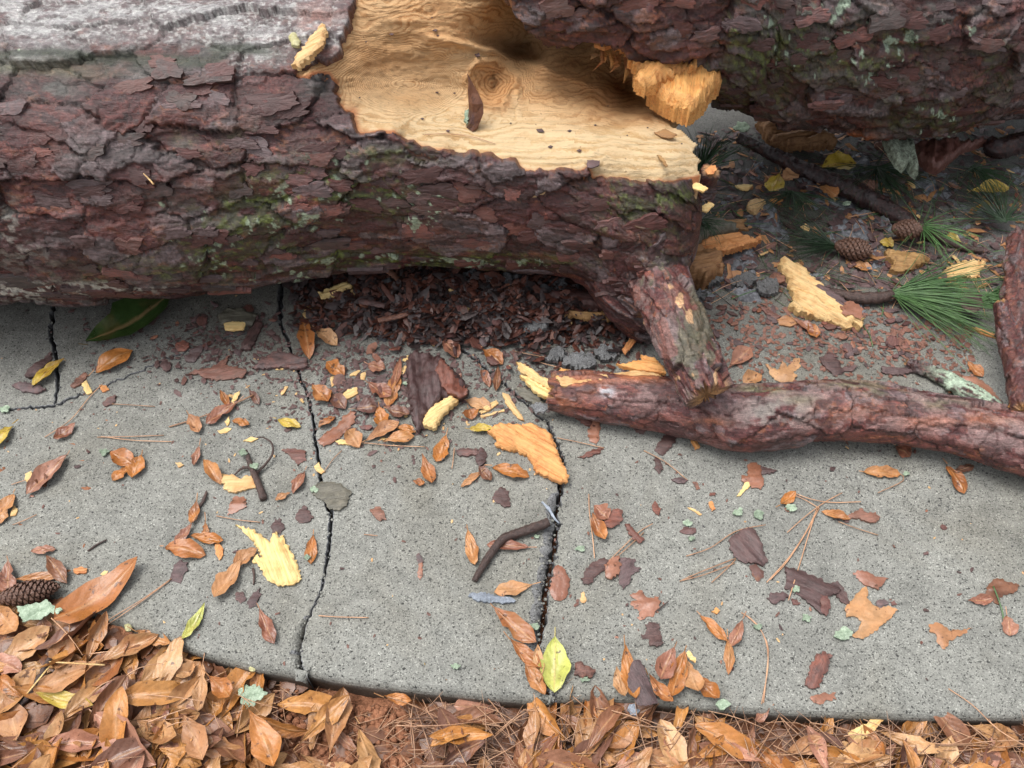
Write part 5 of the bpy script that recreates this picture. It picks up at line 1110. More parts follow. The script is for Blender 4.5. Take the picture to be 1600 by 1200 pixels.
PC('bark_flake', [(38, 588), (52, 574), (70, 560), (82, 552), (80, 566), (62, 586), (46, 594)], M_dflake, 'dark bark strip left of the far-left crack', 'bark flake', thick=.007, seed=94, **K)
PC('bark_flake', [(20, 604), (40, 598), (60, 602), (74, 610), (60, 616), (36, 614)], M_plate, 'dark crumbly bark under the yellow leaf', 'bark flake', thick=.008, seed=95, **K)
PC('bark_flake', [(110, 606), (120, 592), (134, 582), (138, 588), (128, 602), (116, 608)], M_flake, 'red flake below the large green leaf', 'bark flake', thick=.004, seed=96, **K)
PC('bark_flake', [(160, 632), (168, 624), (182, 618), (180, 630), (168, 636)], M_flake, 'red flake with a needle beneath it at left', 'bark flake', thick=.004, seed=97, **K)
PC('wood_chip', [(128, 600), (136, 596), (145, 614), (136, 618)], M_wpale, 'yellow chip below the orange leaf at left', 'wood chip', thick=.005, grain=-65, seed=98)
PC('wood_chip', [(155, 602), (166, 603), (171, 610), (160, 614)], M_worange, 'orange chip below the orange leaf at left', 'wood chip', thick=.004, seed=99)
PC('wood_chip', [(340, 674), (352, 669), (362, 670), (356, 676), (346, 678)], M_wpale, 'slim pale chip under the pale olive leaf', 'wood chip', thick=.003, seed=100)
PC('wood_chip', [(352, 660), (358, 650), (360, 658), (356, 666)], M_wpale, 'small pale chip right of the pale olive leaf', 'wood chip', thick=.003, seed=101)
PC('wood_chip', [(362, 628), (366, 616), (376, 611), (372, 622), (366, 632)], M_wpale, 'yellow chip at the red stem', 'wood chip', thick=.004, z=.004, seed=102)
PC('wood_chip', [(380, 690), (392, 684), (404, 686), (394, 691)], M_wpale, 'pale chip above the curled twig', 'wood chip', thick=.003, seed=103)
PC('wood_chip', [(274, 724), (282, 723), (288, 727), (280, 731)], M_wpale, 'pale chip below the small brown leaf', 'wood chip', thick=.003, seed=104)
PC('wood_chip', [(40, 742), (50, 737), (53, 748), (47, 758), (40, 752)], M_wpale, 'yellow chip at the tip of the long dusky leaf', 'wood chip', thick=.004, seed=105)
PC('wood_chip', [(16, 808), (22, 790), (28, 796), (26, 806)], M_wpale, 'yellow chip touching the leaf at the left edge', 'wood chip', thick=.004, seed=106)
PC('wood_chip', [(116, 890), (126, 887), (138, 889), (136, 896), (118, 898)], M_worange, 'orange-pink chip right of the pine cone', 'wood chip', thick=.006, seed=107)
PC('wood_chip', [(157, 898), (164, 892), (170, 893), (163, 901)], M_wpale, 'pale chip right of the orange-pink chip', 'wood chip', thick=.002, seed=108)
PC('wood_chip', [(336, 852), (342, 846), (348, 856), (350, 868), (344, 876), (338, 866)], M_worange, 'orange chip right of the left leaf chain', 'wood chip', thick=.004, grain=70, seed=109)
PC('wood_chip', [(532, 620), (544, 610), (558, 607), (560, 616), (546, 624), (536, 626)], M_wpale, 'pale double chip right of the spotted leaf', 'wood chip', thick=.005, grain=30, seed=110)
PC('wood_chip', [(546, 588), (554, 582), (563, 580), (556, 588)], M_wpale, 'left of two pale chips above the pile', 'wood chip', thick=.004, seed=111)
PC('wood_chip', [(560, 594), (566, 582), (573, 580), (570, 594)], M_wpale, 'right of two pale chips above the pile', 'wood chip', thick=.004, seed=112)
PC('wood_chip', [(516, 590), (522, 588), (524, 602), (518, 606)], M_wpale, 'pale upright chip above the spotted leaf', 'wood chip', thick=.004, seed=113)
PC('wood_chip', [(748, 645), (760, 634), (776, 626), (779, 632), (766, 642), (752, 648)], M_wpale, 'upper yellow splinter between slab and branch', 'wood chip', thick=.005, grain=32, seed=114)
PC('wood_chip', [(750, 650), (768, 646), (787, 640), (788, 643), (768, 650), (752, 654)], M_wpale, 'lower thin yellow splinter between slab and branch', 'wood chip', thick=.003, grain=15, seed=115)
PC('wood_chip', [(785, 616), (794, 618), (804, 634), (814, 650), (820, 660), (812, 658), (800, 645), (790, 632)], M_wpale, 'yellow pointed splinter under the branch end', 'wood chip', thick=.006, grain=-55, seed=116)
PC('wood_chip', [(524, 690), (536, 688), (550, 690), (548, 696), (530, 695)], M_wpale, 'pale chip holding the long straw needle', 'wood chip', thick=.004, seed=117)
PC('wood_chip', [(491, 730), (498, 724), (504, 734), (508, 738), (502, 742), (495, 738)], M_wpale, 'pale chip lying on the thin crack', 'wood chip', thick=.004, seed=118)
PC('wood_chip', [(472, 492), (480, 480), (490, 486), (486, 498), (478, 500)], M_wpale, 'yellow crumbly chip under the trunk above the strap leaf', 'wood chip', thick=.006, seed=119, **K)
PC('wood_chip', [(498, 462), (515, 455), (530, 448), (548, 446), (554, 452), (536, 460), (516, 466), (502, 468)], M_wpale, 'yellow splinter bundle in shadow under the trunk', 'wood chip', thick=.012, z=.012, grain=20, seed=120, jagged=.003, rough=.005, ridge=.006)
PC('wood_chip', [(906, 940), (908, 928), (912, 925), (916, 938), (912, 943)], M_wpale, 'yellow-green chip right of the cream-centred flake', 'wood chip', thick=.003, seed=121)
PC('wood_chip', [(1074, 794), (1080, 793), (1097, 804), (1094, 806)], M_wpale, 'thin yellow chip mid right slab', 'wood chip', thick=.002, seed=122)
PC('bark_flake', [(1018, 790), (1023, 784), (1032, 796), (1030, 806), (1022, 802)], M_flake, 'upright reddish flake mid right slab', 'bark flake', thick=.004, seed=123)
PC('bark_flake', [(1107, 786), (1112, 784), (1117, 796), (1112, 800)], M_worange, 'orange-edged crumb right of the thin yellow chip', 'bark flake', thick=.004, seed=124)
PC('bark_flake', [(1048, 750), (1062, 747), (1075, 751), (1068, 757), (1056, 755)], M_dflake, 'dark seed-shaped flake below the torn dark flake', 'bark flake', thick=.005, seed=125)
PC('bark_flake', [(1082, 754), (1088, 753), (1094, 764), (1088, 766)], M_flake, 'small red flake near the dark seed-shaped flake', 'bark flake', thick=.003, seed=126)
PC('wood_chip', [(1112, 957), (1118, 950), (1124, 955), (1119, 961)], M_worange, 'small orange peg right of the lobed leaf', 'wood chip', thick=.005, seed=127)
PC('bark_flake', [(1062, 832), (1068, 824), (1086, 826), (1088, 834), (1072, 836)], M_flake, 'flake topped with green lichen mid right slab', 'bark flake', thick=.003, seed=128)
PC('lobed_leaf', [(980, 1064), (984, 1040), (990, 1032), (1000, 1032), (1008, 1048), (1018, 1074), (1028, 1100), (1012, 1104), (994, 1102), (986, 1084)], M_dflake, 'broad purple-brown leaf leaning over the sidewalk edge', 'leaf', thick=.002, z=.012, grain=-65, seed=129, rough=.004, dome=.006)
PC('bark_flake', [(898, 1040), (906, 1038), (930, 1048), (926, 1058), (910, 1061), (898, 1056)], M_flake, 'rolled dark red bark at the edge right of the yellow-green leaf', 'bark flake', thick=.010, seed=130, **K)
PC('wood_chip', [(1071, 1020), (1076, 1017), (1088, 1032), (1086, 1037), (1078, 1032)], M_wpale, 'small tan chip on the standing edge leaves', 'wood chip', thick=.004, z=.02, seed=131)
PC('concrete_chip', [(731, 932), (742, 927), (758, 928), (776, 932), (800, 937), (806, 941), (792, 944), (768, 943), (744, 940)], M_chipc, 'blue-grey concrete chip under the twisted tan leaf', 'concrete chip', thick=.008, seed=132, **K)
PC('lobed_leaf', [(1195, 568), (1208, 576), (1216, 578), (1222, 566), (1230, 574), (1240, 562), (1249, 560), (1250, 574), (1240, 582), (1244, 590), (1238, 602), (1222, 600), (1206, 590)], M_lt, 'tan lobed leaf just above the fallen branch', 'leaf', thick=.002, seed=133, dome=.008, rough=.006, jagged=.002)
PC('bark_flake', [(1280, 560), (1296, 552), (1310, 566), (1318, 584), (1304, 588), (1288, 576)], M_dflake, 'dark bark flake with ochre edge above the branch', 'bark flake', thick=.006, seed=134, **K)
PC('bark_flake', [(1376, 574), (1396, 576), (1424, 578), (1430, 584), (1400, 588), (1378, 584)], M_dflake, 'dark flat flake left of the lichen stick', 'bark flake', thick=.006, seed=135, **K)
PC('bark_slab', [(1500, 590), (1524, 592), (1545, 606), (1562, 626), (1548, 634), (1520, 616)], M_lr, 'brown flake strip along the lichen stick', 'bark', thick=.006, grain=-40, seed=136, **K)
PC('bark_flake', [(1184, 477), (1200, 484), (1220, 496), (1212, 499), (1196, 492)], M_flake, 'slender red flake left of the big pale chunk', 'bark flake', thick=.004, seed=137, **K)
PC('lobed_leaf', [(1212, 500), (1226, 494), (1242, 498), (1250, 506), (1236, 512), (1220, 510)], M_lt, 'rough tan leaf below the big pale chunk', 'leaf', thick=.002, seed=138, rough=.006)
PC('bark_flake', [(1500, 468), (1512, 458), (1532, 460), (1536, 480), (1520, 490), (1504, 484)], M_dflake, 'grey flake caught on the green needles', 'bark flake', thick=.004, z=.045, seed=139, **K)
PC('wood_chip', [(1516, 512), (1536, 516), (1560, 526), (1556, 530), (1530, 522)], M_worange, 'orange splinter beside the upright branch', 'wood chip', thick=.005, grain=-20, seed=140)
PC('wood_chip', [(1166, 330), (1170, 319), (1184, 317), (1194, 323), (1190, 334), (1178, 338)], M_wpale, 'bright knobbly chip on the dark dirt', 'wood chip', thick=.016, z=.01, seed=141, jagged=.003, rough=.01)
PC('wood_chip', [(1148, 292), (1160, 289), (1176, 291), (1168, 299), (1158, 298)], M_wpale, 'flat yellow chip above the knobbly chip', 'wood chip', thick=.005, z=.02, seed=142)
PC('wood_chip', [(1200, 314), (1212, 311), (1224, 314), (1212, 319)], M_worange, 'orange chip right of the knobbly chip', 'wood chip', thick=.005, z=.02, seed=143)
PC('wood_chip', [(1250, 356), (1258, 351), (1266, 358), (1260, 364)], M_wpale, 'yellow chip above the near cone', 'wood chip', thick=.006, z=.012, seed=144)
PC('wood_chip', [(1126, 350), (1146, 346), (1166, 344), (1160, 352), (1170, 362), (1150, 360), (1130, 358)], M_wtan, 'ragged tan chip beside the trunk end', 'wood chip', thick=.01, z=.02, seed=145, **K)
PC('wood_chip', [(1096, 324), (1108, 318), (1116, 322), (1104, 334), (1094, 330)], M_wpale, 'pale chip stuck at the trunk end', 'wood chip', thick=.005, z=.22, seed=146)
PC('wood_chip', [(1076, 286), (1092, 288), (1106, 296), (1098, 302), (1084, 296)], M_wpale, 'pale torn lip chip under the right tip of the wound', 'wood chip', thick=.005, z=.345, seed=147)
PC('bark_flake', [(1398, 452), (1404, 450), (1408, 462), (1400, 466)], M_chipc, 'small grey scrap at the root of the needles', 'bark flake', thick=.004, z=.03, seed=148) if False else None
PC('wood_chip', [(1324, 1146), (1336, 1138), (1352, 1132), (1366, 1120), (1380, 1124), (1368, 1140), (1348, 1156), (1330, 1160)], M_wpale, 'folded yellow wood chip in the needle litter at right', 'wood chip', thick=.004, z=-.018, grain=35, seed=149, jagged=.001)
PC('lobed_leaf', [(1040, 392 + 690), (1064, 1072), (1086, 1084), (1100, 1090), (1096, 1102), (1070, 1100)], M_soil, 'dark mossy hollow', 'dirt', thick=.003, seed=150) if False else None
PC('concrete_chip', [(980, 1106), (990, 1103), (998, 1110), (995, 1120), (985, 1120)], M_chipc, 'pale blue-grey concrete chip below the purple leaf', 'concrete chip', thick=.010, z=-.014, seed=151, **K)
PC('concrete_chip', [(869, 1178), (882, 1172), (896, 1182), (890, 1198), (872, 1196)], M_chipc, 'grey concrete chip in the litter at the bottom edge', 'concrete chip', thick=.010, z=-.02, seed=152, **K)
PC('stone_chip', [(196, 978), (202, 976), (208, 981), (206, 987), (198, 988)], M_resin, 'cream pebble at the sidewalk lip, left', 'pebble', thick=.007, z=-.004, seed=153)
PC('stone_chip', [(388, 1041), (396, 1039), (402, 1044), (398, 1050), (389, 1049)], M_resin, 'cream pebble at the sidewalk lip below the middle leaf', 'pebble', thick=.007, z=-.012, seed=154)

# lichen pieces lying loose
def lich(x, y, r, label, z=.001, th=.004, asp=.7, mat=None):
    rg = random.Random(int(x * 7 + y)); n = 14
    ol = [(x + r * (.55 + .6 * rg.random()) * math.cos(2 * math.pi * i / n), y + asp * r * (.55 + .6 * rg.random()) * math.sin(2 * math.pi * i / n)) for i in range(n)]
    return piece('lichen_scrap', ol, mat or M_lich, label, 'lichen', th, z, seed=int(x), jagged=.0015, rough=.004)
piece('lichen_sheet', [(26, 948), (44, 946), (62, 942), (76, 938), (84, 946), (99, 954), (92, 960), (80, 958), (66, 968), (48, 970), (36, 973), (32, 960)], M_lich, 'pale mint lichen sheet beneath the pine cone', 'lichen', .003, .020, seed=5, jagged=.002, rough=.003)
piece('lichen_sheet', [(372, 1080), (382, 1071), (396, 1070), (408, 1074), (418, 1082), (412, 1092), (402, 1094), (396, 1104), (386, 1108), (378, 1096)], M_lich, 'pale mint lichen piece among the litter leaves', 'lichen', .003, -.012, seed=6, jagged=.003, rough=.003)
for a in [(163, 707, 8, 'lichen scrap left of the orange cluster'), (1317, 992, 17, 'green lichen tuft below the antler-shaped leaf'), (1259, 966, 9, 'faint lichen scrap on the right slab'), (1243, 921, 8, 'lichen on the largest dark flake'), (1185, 805, 11, 'lichen tuft above the square bark piece'), (1153, 801, 9, 'lichen tuft left of another tuft'), (1236, 795, 10, 'oval lichen scrap beside the needle crossing'), (1075, 818, 8, 'bright lichen on the mid right flake'), (1080, 842, 6, 'green tuft below the mid right flake'), (906, 858, 8, 'lichen tuft left of the dark frayed trio'), (1184, 984 - 4, 8, 'lichen tuft by the bent needles'), (915, 1062, 8, 'green tuft at the rolled bark'), (712, 1042, 8, 'bright lichen at the sidewalk edge, centre'), (1128, 1102, 12, 'pale lichen on the lip of the right slab'), (492, 766, 8, 'lichen dot on the grey-green bark piece'), (835, 945 + 35, 8, 'lichen at the foot of the wide crack leaves'), (838, 838, 5, 'lichen under the curved stick end'), (668, 468, 8, 'lichen scrap in shadow under the trunk'), (8, 640, 9, 'lichen at the far-left crack'), (896, 510, 8, 'lichen scrap below the long tan splinter'), (1120, 560, 10, 'lichen right of the stub end'), (1170, 418, 7, 'lichen scrap right of the tan wood block'), (1160, 200, 14, 'lichen tuft on the lit concrete under the far trunk'), (1323, 318, 7, 'lichen scrap by the dark branch'), (1135, 365, 8, 'lichen scrap near the mossy bark slab'), (1416, 740, 6, 'green speck on the tan leaf below the branch'), (480, 872, 6, 'lichen at the edge of the big yellow chip'), (572, 640, 9, 'lichen curl near the round orange leaf'), (634, 600, 5, 'lichen bit beside the bark slab')]:
    lich(a[0], a[1], a[2], a[3], z=.004 if a[1] > 320 else .03)

# ------------------------------------------------------------------ tubes for twigs and branches
def stick_mesh(name, pts, mat, ns=24, nt=7, wob=.12, seed=1, capm=None):
    Q, s = catmull(np.array(pts), ns); Cn = Q[:, :3]; rr = np.maximum(Q[:, 3], .0003)
    T = np.gradient(Cn, axis=0); T /= np.linalg.norm(T, axis=1)[:, None] + 1e-9
    up = np.array([0, .1, 1.]); U = up - T * (T @ up)[:, None]; U /= np.linalg.norm(U, axis=1)[:, None]; W = np.cross(T, U); th = uth(nt)[None, :]
    rad = rr[:, None] * (1 + wob * (rng.random((ns, nt)) * 2 - 1))
    V = Cn[:, None, :] + rad[..., None] * (U[:, None, :] * np.cos(th)[..., None] + W[:, None, :] * np.sin(th)[..., None])
    V = V.reshape(-1, 3); o = V.mean(0) * np.array([1, 1, 0]); Fs = gridfaces(ns, nt, True).tolist() + [list(range(nt)), list(range(len(V) - 1, len(V) - 1 - nt, -1))]
    mi = [0] * (len(Fs) - 2) + [1, 1] if capm else None
    return mesh(name, V - o, Fs, [mat, capm] if capm else mat, True, mi=mi), Vector(o)
def stick(name, pts, mat, label, cat, ns=24, nt=7, wob=.12, capm=None, group=None):
    me, o = stick_mesh(name, [P4(*p) for p in pts], mat, ns, nt, wob, 1, capm)
    ob = link(name, me, None, o); return tag(ob, label, cat, group)

# the fallen branch across the right side, splintered at its left end
def col_branch(c, px, py, D):
    s, t = D['S'], D['th'] * .05; nm = fbm(s * 30, t * 60, 401, 4); nf = fbm(s * 110, t * 160, 402, 3); V = D['V']
    c = c * 1.35
    c = paint(c, sst(.0, .10, nm + .4 * nf) * .6, (.20, .066, .050)); c = paint(c, sst(.16, .22, fbm(s * 22, t * 40, 405, 4)) * .6, (.085, .040, .036))
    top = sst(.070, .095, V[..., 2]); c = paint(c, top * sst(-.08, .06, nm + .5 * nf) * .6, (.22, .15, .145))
    c = paint(c, np.clip(blob(px, py, [(1230, 640, 60, 22, .8), (1200, 650, 30, 20, .5), (1400, 620, 60, 12, .4), (1560, 660, 40, 15, .4)]) * sst(-.1, .3, nm + .4 * nf), 0, .8), (.22, .20, .18))
    c = paint(c, np.clip(blob(px, py, [(1190, 608, 40, 8, .9), (1330, 600, 50, 8, .7), (1380, 612, 30, 8, .7), (1480, 632, 50, 8, .6), (1250, 625, 30, 8, .5)]) * sst(-.3, .2, nm), 0, .8), (.12, .125, .06))
    c = paint(c, np.clip(blob(px, py, [(900, 598, 45, 14, 1.), (1000, 588, 50, 9, 1.), (1110, 660, 26, 8, .8), (880, 630, 20, 12, .7), (1440, 660, 40, 10, .4), (1530, 655, 60, 10, .5), (1330, 640, 60, 14, .4)]) * sst(-.5, 0, nm), 0, .9), (.34, .115, .05))
    c = paint(c, np.clip(blob(px, py, [(948, 612, 10, 7, 1.4)]) * sst(-.4, 0, nf), 0, .9), (.42, .42, .45))
    return c
brt = empty('fallen_branch', tuple(G(1250, 645, 0)), 'long reddish pine branch with a splintered left end lying across the sidewalk', 'branch')
BO = -Vector(brt.location)
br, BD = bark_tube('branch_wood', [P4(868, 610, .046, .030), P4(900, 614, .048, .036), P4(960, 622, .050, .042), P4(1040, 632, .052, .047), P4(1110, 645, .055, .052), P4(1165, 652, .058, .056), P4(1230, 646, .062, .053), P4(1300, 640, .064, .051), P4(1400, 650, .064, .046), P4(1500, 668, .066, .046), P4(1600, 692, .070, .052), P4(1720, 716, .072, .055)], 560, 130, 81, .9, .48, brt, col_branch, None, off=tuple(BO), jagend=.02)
def bpiece(ol, mat, th, z, grain, seed, **kw):
    W = [G(a, b, z) for a, b in ol]; cx = sum(p.x for p in W) / len(W); cy = sum(p.y for p in W) / len(W)
    me = piece_mesh('splinter', [(p.x - cx, p.y - cy) for p in W], mat, th, grain, seed=seed, **kw); return link('splinter', me, brt, (cx + BO.x, cy + BO.y, z), (0, 0, R(grain)))
kw = dict(jagged=.002, rough=.003, ridge=.006)
bpiece([(806, 569), (815, 570), (838, 586), (862, 600), (884, 612), (884, 620), (862, 612), (836, 598), (812, 582)], M_wpale, .012, .030, -35, 1, **kw)
bpiece([(812, 590), (830, 596), (856, 610), (886, 624), (892, 632), (862, 630), (836, 616)], M_wpale, .012, .022, -32, 2, **kw)
bpiece([(868, 594), (884, 592), (905, 596), (940, 588), (972, 584), (1000, 580), (1030, 586), (1034, 592), (1000, 594), (960, 598), (915, 604), (880, 606)], M_wpale, .010, .080, 8, 3, **kw)
bpiece([(962, 572), (985, 570), (1002, 566), (1000, 558), (1020, 564), (1036, 574), (1040, 588), (1010, 584), (985, 580), (972, 578)], M_worange, .014, .082, -14, 4, **kw)
bpiece([(866, 598), (876, 582), (890, 584), (880, 596), (890, 606), (876, 608)], M_worange, .016, .064, 60, 5, **kw)
bpiece([(806, 608), (820, 606), (842, 622), (850, 632), (834, 632), (816, 622)], M_lg if False else M_gflake, .006, .012, -30, 6, **kw)

# upright branch at the right edge, on top of the fallen branch
up = empty('upright_branch', tuple(G(1585, 520, 0)), 'knobbly reddish branch standing at the right picture edge', 'branch'); UO = -Vector(up.location)
bark_tube('branch_wood', [P4(1592, 366, .07, .013), P4(1586, 410, .075, .015), P4(1584, 460, .08, .017), P4(1580, 510, .09, .022), P4(1590, 560, .10, .020), P4(1596, 600, .11, .020), P4(1602, 640, .12, .020)], 200, 70, 83, .4, .4, up, lambda c, px, py, D: paint(c * 1.2, np.clip(sst(-.2, .3, fbm(D['S'] * 30, D['th'] * 3, 9, 3)) * .5, 0, 1), (.17, .07, .055)), off=tuple(UO), jagend=.006)
bark_tube('side_knot', [P4(1582, 530, .09, .016), P4(1571, 502, .11, .013), P4(1564, 474, .13, .009)], 40, 40, 84, .4, .35, up, lambda c, px, py, D: c * 1.3, off=tuple(UO), jagend=.006)
cut_ = piece('cut_end', [(1574, 636), (1580, 630), (1590, 628), (1604, 629), (1612, 634), (1604, 640), (1588, 641)], M_worange, 'pale round cut face on top of the fallen branch', 'cut wood', .012, .105, seed=7, jagged=.0003)
bark_tube('dark_branch', [P4(1155, 214, .05, .010), P4(1200, 238, .045, .012), P4(1250, 262, .04, .014), P4(1300, 284, .035, .017), P4(1345, 305, .03, .020), P4(1400, 335, .02, .017), P4(1450, 365, .012, .012), P4(1495, 385, .006, .006)], 240, 30, 85, .25, .3, None, lambda c, px, py, D: c * .42, 'long black wet branch slanting across the dirt, upper right', 'branch')
bark_tube('dark_branch', [P4(1600, 222, .09, .022), P4(1560, 232, .08, .02), P4(1545, 222, .08, .014)], 60, 30, 86, .25, .3, None, lambda c, px, py, D: c * .4, 'black branch end at the top right edge', 'branch')
bark_tube('lichened_stick', [P4(1418, 566, .010, .005), P4(1450, 580, .012, .009), P4(1480, 594, .014, .012), P4(1510, 612, .016, .014), P4(1535, 624, .018, .014), P4(1562, 636, .02, .006)], 130, 30, 87, .25, .3, None, lambda c, px, py, D: paint(c, np.clip(sst(-.25, .05, fbm(D['S'] * 60, D['th'] * 4, 6, 4)) * sst(1430, 1490, px), 0, 1), (.36, .45, .34)), 'stick coated in pale green lichen above the branch', 'stick')
stick('curved_stick', [(741, 908, .006, .0045), (752, 888, .008, .0060), (768, 864, .009, .0068), (786, 842, .010, .0072), (806, 834, .010, .0078), (836, 824, .012, .0086), (857, 816, .012, .0078)], M_twig, 'dark curved stick left of the wide crack', 'stick', 60, 12, .13)
ft = empty('forked_twig', tuple(G(400, 740)), 'dark forked twig with a curled tip and lichen, left', 'twig'); 
def part_stick(name, pts, mat, parent, **k_):
    me, o = stick_mesh(name, [P4(*p) for p in pts], mat, **k_); return link(name, me, parent, o - Vector(parent.location))
part_stick('twig_stem', [(412, 780, .006, .0070), (406, 762, .007, .0065), (398, 742, .008, .0058), (390, 722, .009, .0048), (384, 704, .010, .003)], M_twig, ft, ns=30, nt=9)
part_stick('curled_tip', [(402, 738, .008, .0028), (416, 724, .010, .0022), (426, 708, .012, .0020), (424, 692, .012, .0018), (412, 684, .012, .0015), (402, 683, .010, .0012)], M_twig, ft, ns=30, nt=6)
part_stick('side_twig', [(392, 730, .008, .003), (378, 732, .008, .0024), (366, 742, .006, .0014)], M_twig, ft, ns=14, nt=6)
lich(380, 708, 8, 'lichen at the head of the forked twig', .012); lich(398, 729, 7, 'lichen on the fork of the forked twig', .016)
stick('red_stem', [(264, 667, .003, .0014), (300, 656, .004, .0014), (350, 638, .006, .0014), (396, 617, .007, .0016)], M_needb, 'red leaf stem running through the reddish folded leaf', 'stem', 14, 6, .1)
stick('small_twig', [(311, 792, .003, .003), (318, 782, .004, .003), (323, 768, .005, .002)], M_twig, 'short knobby black twig at left', 'twig', 14, 6, .3)
stick('small_twig', [(137, 861, .002, .0015), (150, 852, .003, .0018), (167, 843, .003, .0012)], M_twig, 'small dark twig on bare concrete at left', 'twig', 10, 6, .2)
stick('small_twig', [(395, 888, .002, .002), (397, 900, .003, .002), (396, 914, .002, .001)], M_twig, 'dark twig tip below the big yellow chip', 'twig', 8, 6, .2)
stick('green_stalk', [(1552, 916, .006, .0012), (1560, 936, .007, .0012), (1566, 955, .005, .0012), (1568, 968, .003, .0012)], M_needg, 'thin green stalk on the dark crumpled leaf', 'stalk', 12, 6, .05)
stick('small_twig', [(847, 784, .002, .002), (858, 796, .003, .003), (868, 812, .002, .0022), (874, 818, .0, .001)], M_chipc, 'grey splinter lodged at the wide crack', 'twig', 12, 6, .3)
stick('leaf_stem', [(1044, 940, .004, .0010), (1034, 948, .004, .0012), (1024, 956, .003, .0012)], M_twig, 'dark stem of the thin lobed leaf', 'stem', 8, 5, .1)
stick('litter_twig', [(78, 1028, .02, .004), (66, 1052, .015, .0045), (50, 1078, .01, .004), (38, 1096, .005, .0045), (24, 1105, .002, .004)], M_twig, 'dark rough twig poking out of the litter at left', 'twig', 24, 8, .25)

# the dark tip shoot with the big green needle tuft
def needles_mesh(name, specs, mat, w=.0006):
    V = []; Fs = []
    for (a, b, sag, ww) in specs:
        a = Vector(a); b = Vector(b); d = b - a; L = d.length; 
        if L < 1e-4: continue
        side = d.cross(Vector((0, 0, 1))); side = side.normalized() if side.length > 1e-6 else Vector((1, 0, 0)); upv = side.cross(d).normalized()
        lat = random.uniform(-.06, .06) * L; base = len(V); n = 5
        for i in range(n):
            t = i / (n - 1); c = a + d * t + Vector((0, 0, 1)) * sag * 4 * t * (1 - t) + side * lat * 4 * t * (1 - t); wi = ww * (1 - .75 * t ** 2)
            V += [tuple(c + side * wi), tuple(c - side * wi * .6 + upv * wi), tuple(c - side * wi * .6 - upv * wi)]
        for i in range(n - 1):
            for j in range(3): Fs.append((base + i * 3 + j, base + i * 3 + (j + 1) % 3, base + (i + 1) * 3 + (j + 1) % 3, base + (i + 1) * 3 + j))
    return mesh(name, V, np.array(Fs, dtype=np.int64), mat, True)
def tuft(name, label, px, py, z, a0, a1, Lm, n, mat, stempts, zrise=.05, cat='pine shoot', w=.0007, droop=.0):
    loc = G(px, py, z); root = empty(name, (loc.x, loc.y, 0), label, cat)
    sp_ = []
    for i in range(n):
        a = R(random.gauss((a0 + a1) / 2, abs(a1 - a0) / 3.2)); L = Lm * random.uniform(.62, 1.08); el = random.uniform(-.25, .55) * 1.
        o = Vector((random.uniform(-.006, .006), random.uniform(-.006, .006), z)); e = Vector((math.cos(a) * L * math.cos(el * .6), math.sin(a) * L * math.cos(el * .6), max(.003, z + L * math.sin(el) * .5 * (zrise / .05) - droop)))
        sp_.append((o, e, random.uniform(0, .012), w * random.uniform(.8, 1.2)))
    nd = link('needles', needles_mesh('needles', sp_, mat), root); nd['kind'] = 'stuff'
    if stempts:
        me, o = stick_mesh('shoot_stem', [P4(*p) for p in stempts], M_twig, 30, 10, .2); link('shoot_stem', me, root, o - root.location)
    return root
tuft('pine_shoot', 'bright green tuft of long pine needles on a dark shoot at right', 1394, 458, .022, -55, 18, .225, 190, M_needg, [(1290, 455, .008, .009), (1320, 462, .010, .011), (1350, 466, .014, .013), (1378, 464, .018, .012), (1396, 459, .022, .007)], w=.0011, zrise=.06)
tuft('pine_shoot', 'bluish green needles at the far right edge behind the big tuft', 1530, 470, .015, -20, 25, .13, 50, M_needg, None, w=.001)
tuft('pine_shoot', 'dark green needle fan left of the near cone', 1306, 386, .02, 125, 215, .15, 75, M_needdg, [(1306, 386, .02, .003), (1320, 396, .015, .004), (1330, 405, .01, .004)], w=.0009)
tuft('pine_shoot', 'green needle spray between the two cones', 1440, 352, .03, -130, 40, .14, 46, M_needg, [(1440, 352, .03, .004), (1470, 372, .02, .006), (1500, 385, .01, .008), (1535, 392, .008, .006)], w=.0009)
tuft('pine_shoot', 'dark drooping needles beside the trunk end', 1092, 268, .15, 25, 95, .15, 70, M_needdg, None, w=.001)
tuft('pine_shoot', 'thin green needles below the curled ochre leaf', 1236, 300, .03, -150, -40, .13, 55, M_needdg, None, w=.0009)
tuft('pine_shoot', 'dark needles in the shade under the far trunk', 1370, 262, .04, -170, 10, .17, 90, M_needdg, None, w=.0009)
tuft('pine_shoot', 'green needle tuft at the right edge near the far trunk', 1568, 345, .04, 20, 170, .15, 70, M_needdg, None, w=.001)
tuft('pine_shoot', 'needles in the shade of the far trunk at right', 1520, 262, .03, -160, 0, .15, 60, M_needdg, None, w=.0009)
tuft('pine_shoot', 'mossy needles hanging at the right side of the trunk', 1092, 345, .10, -140, 20, .08, 45, M_needdg, None, w=.0009)

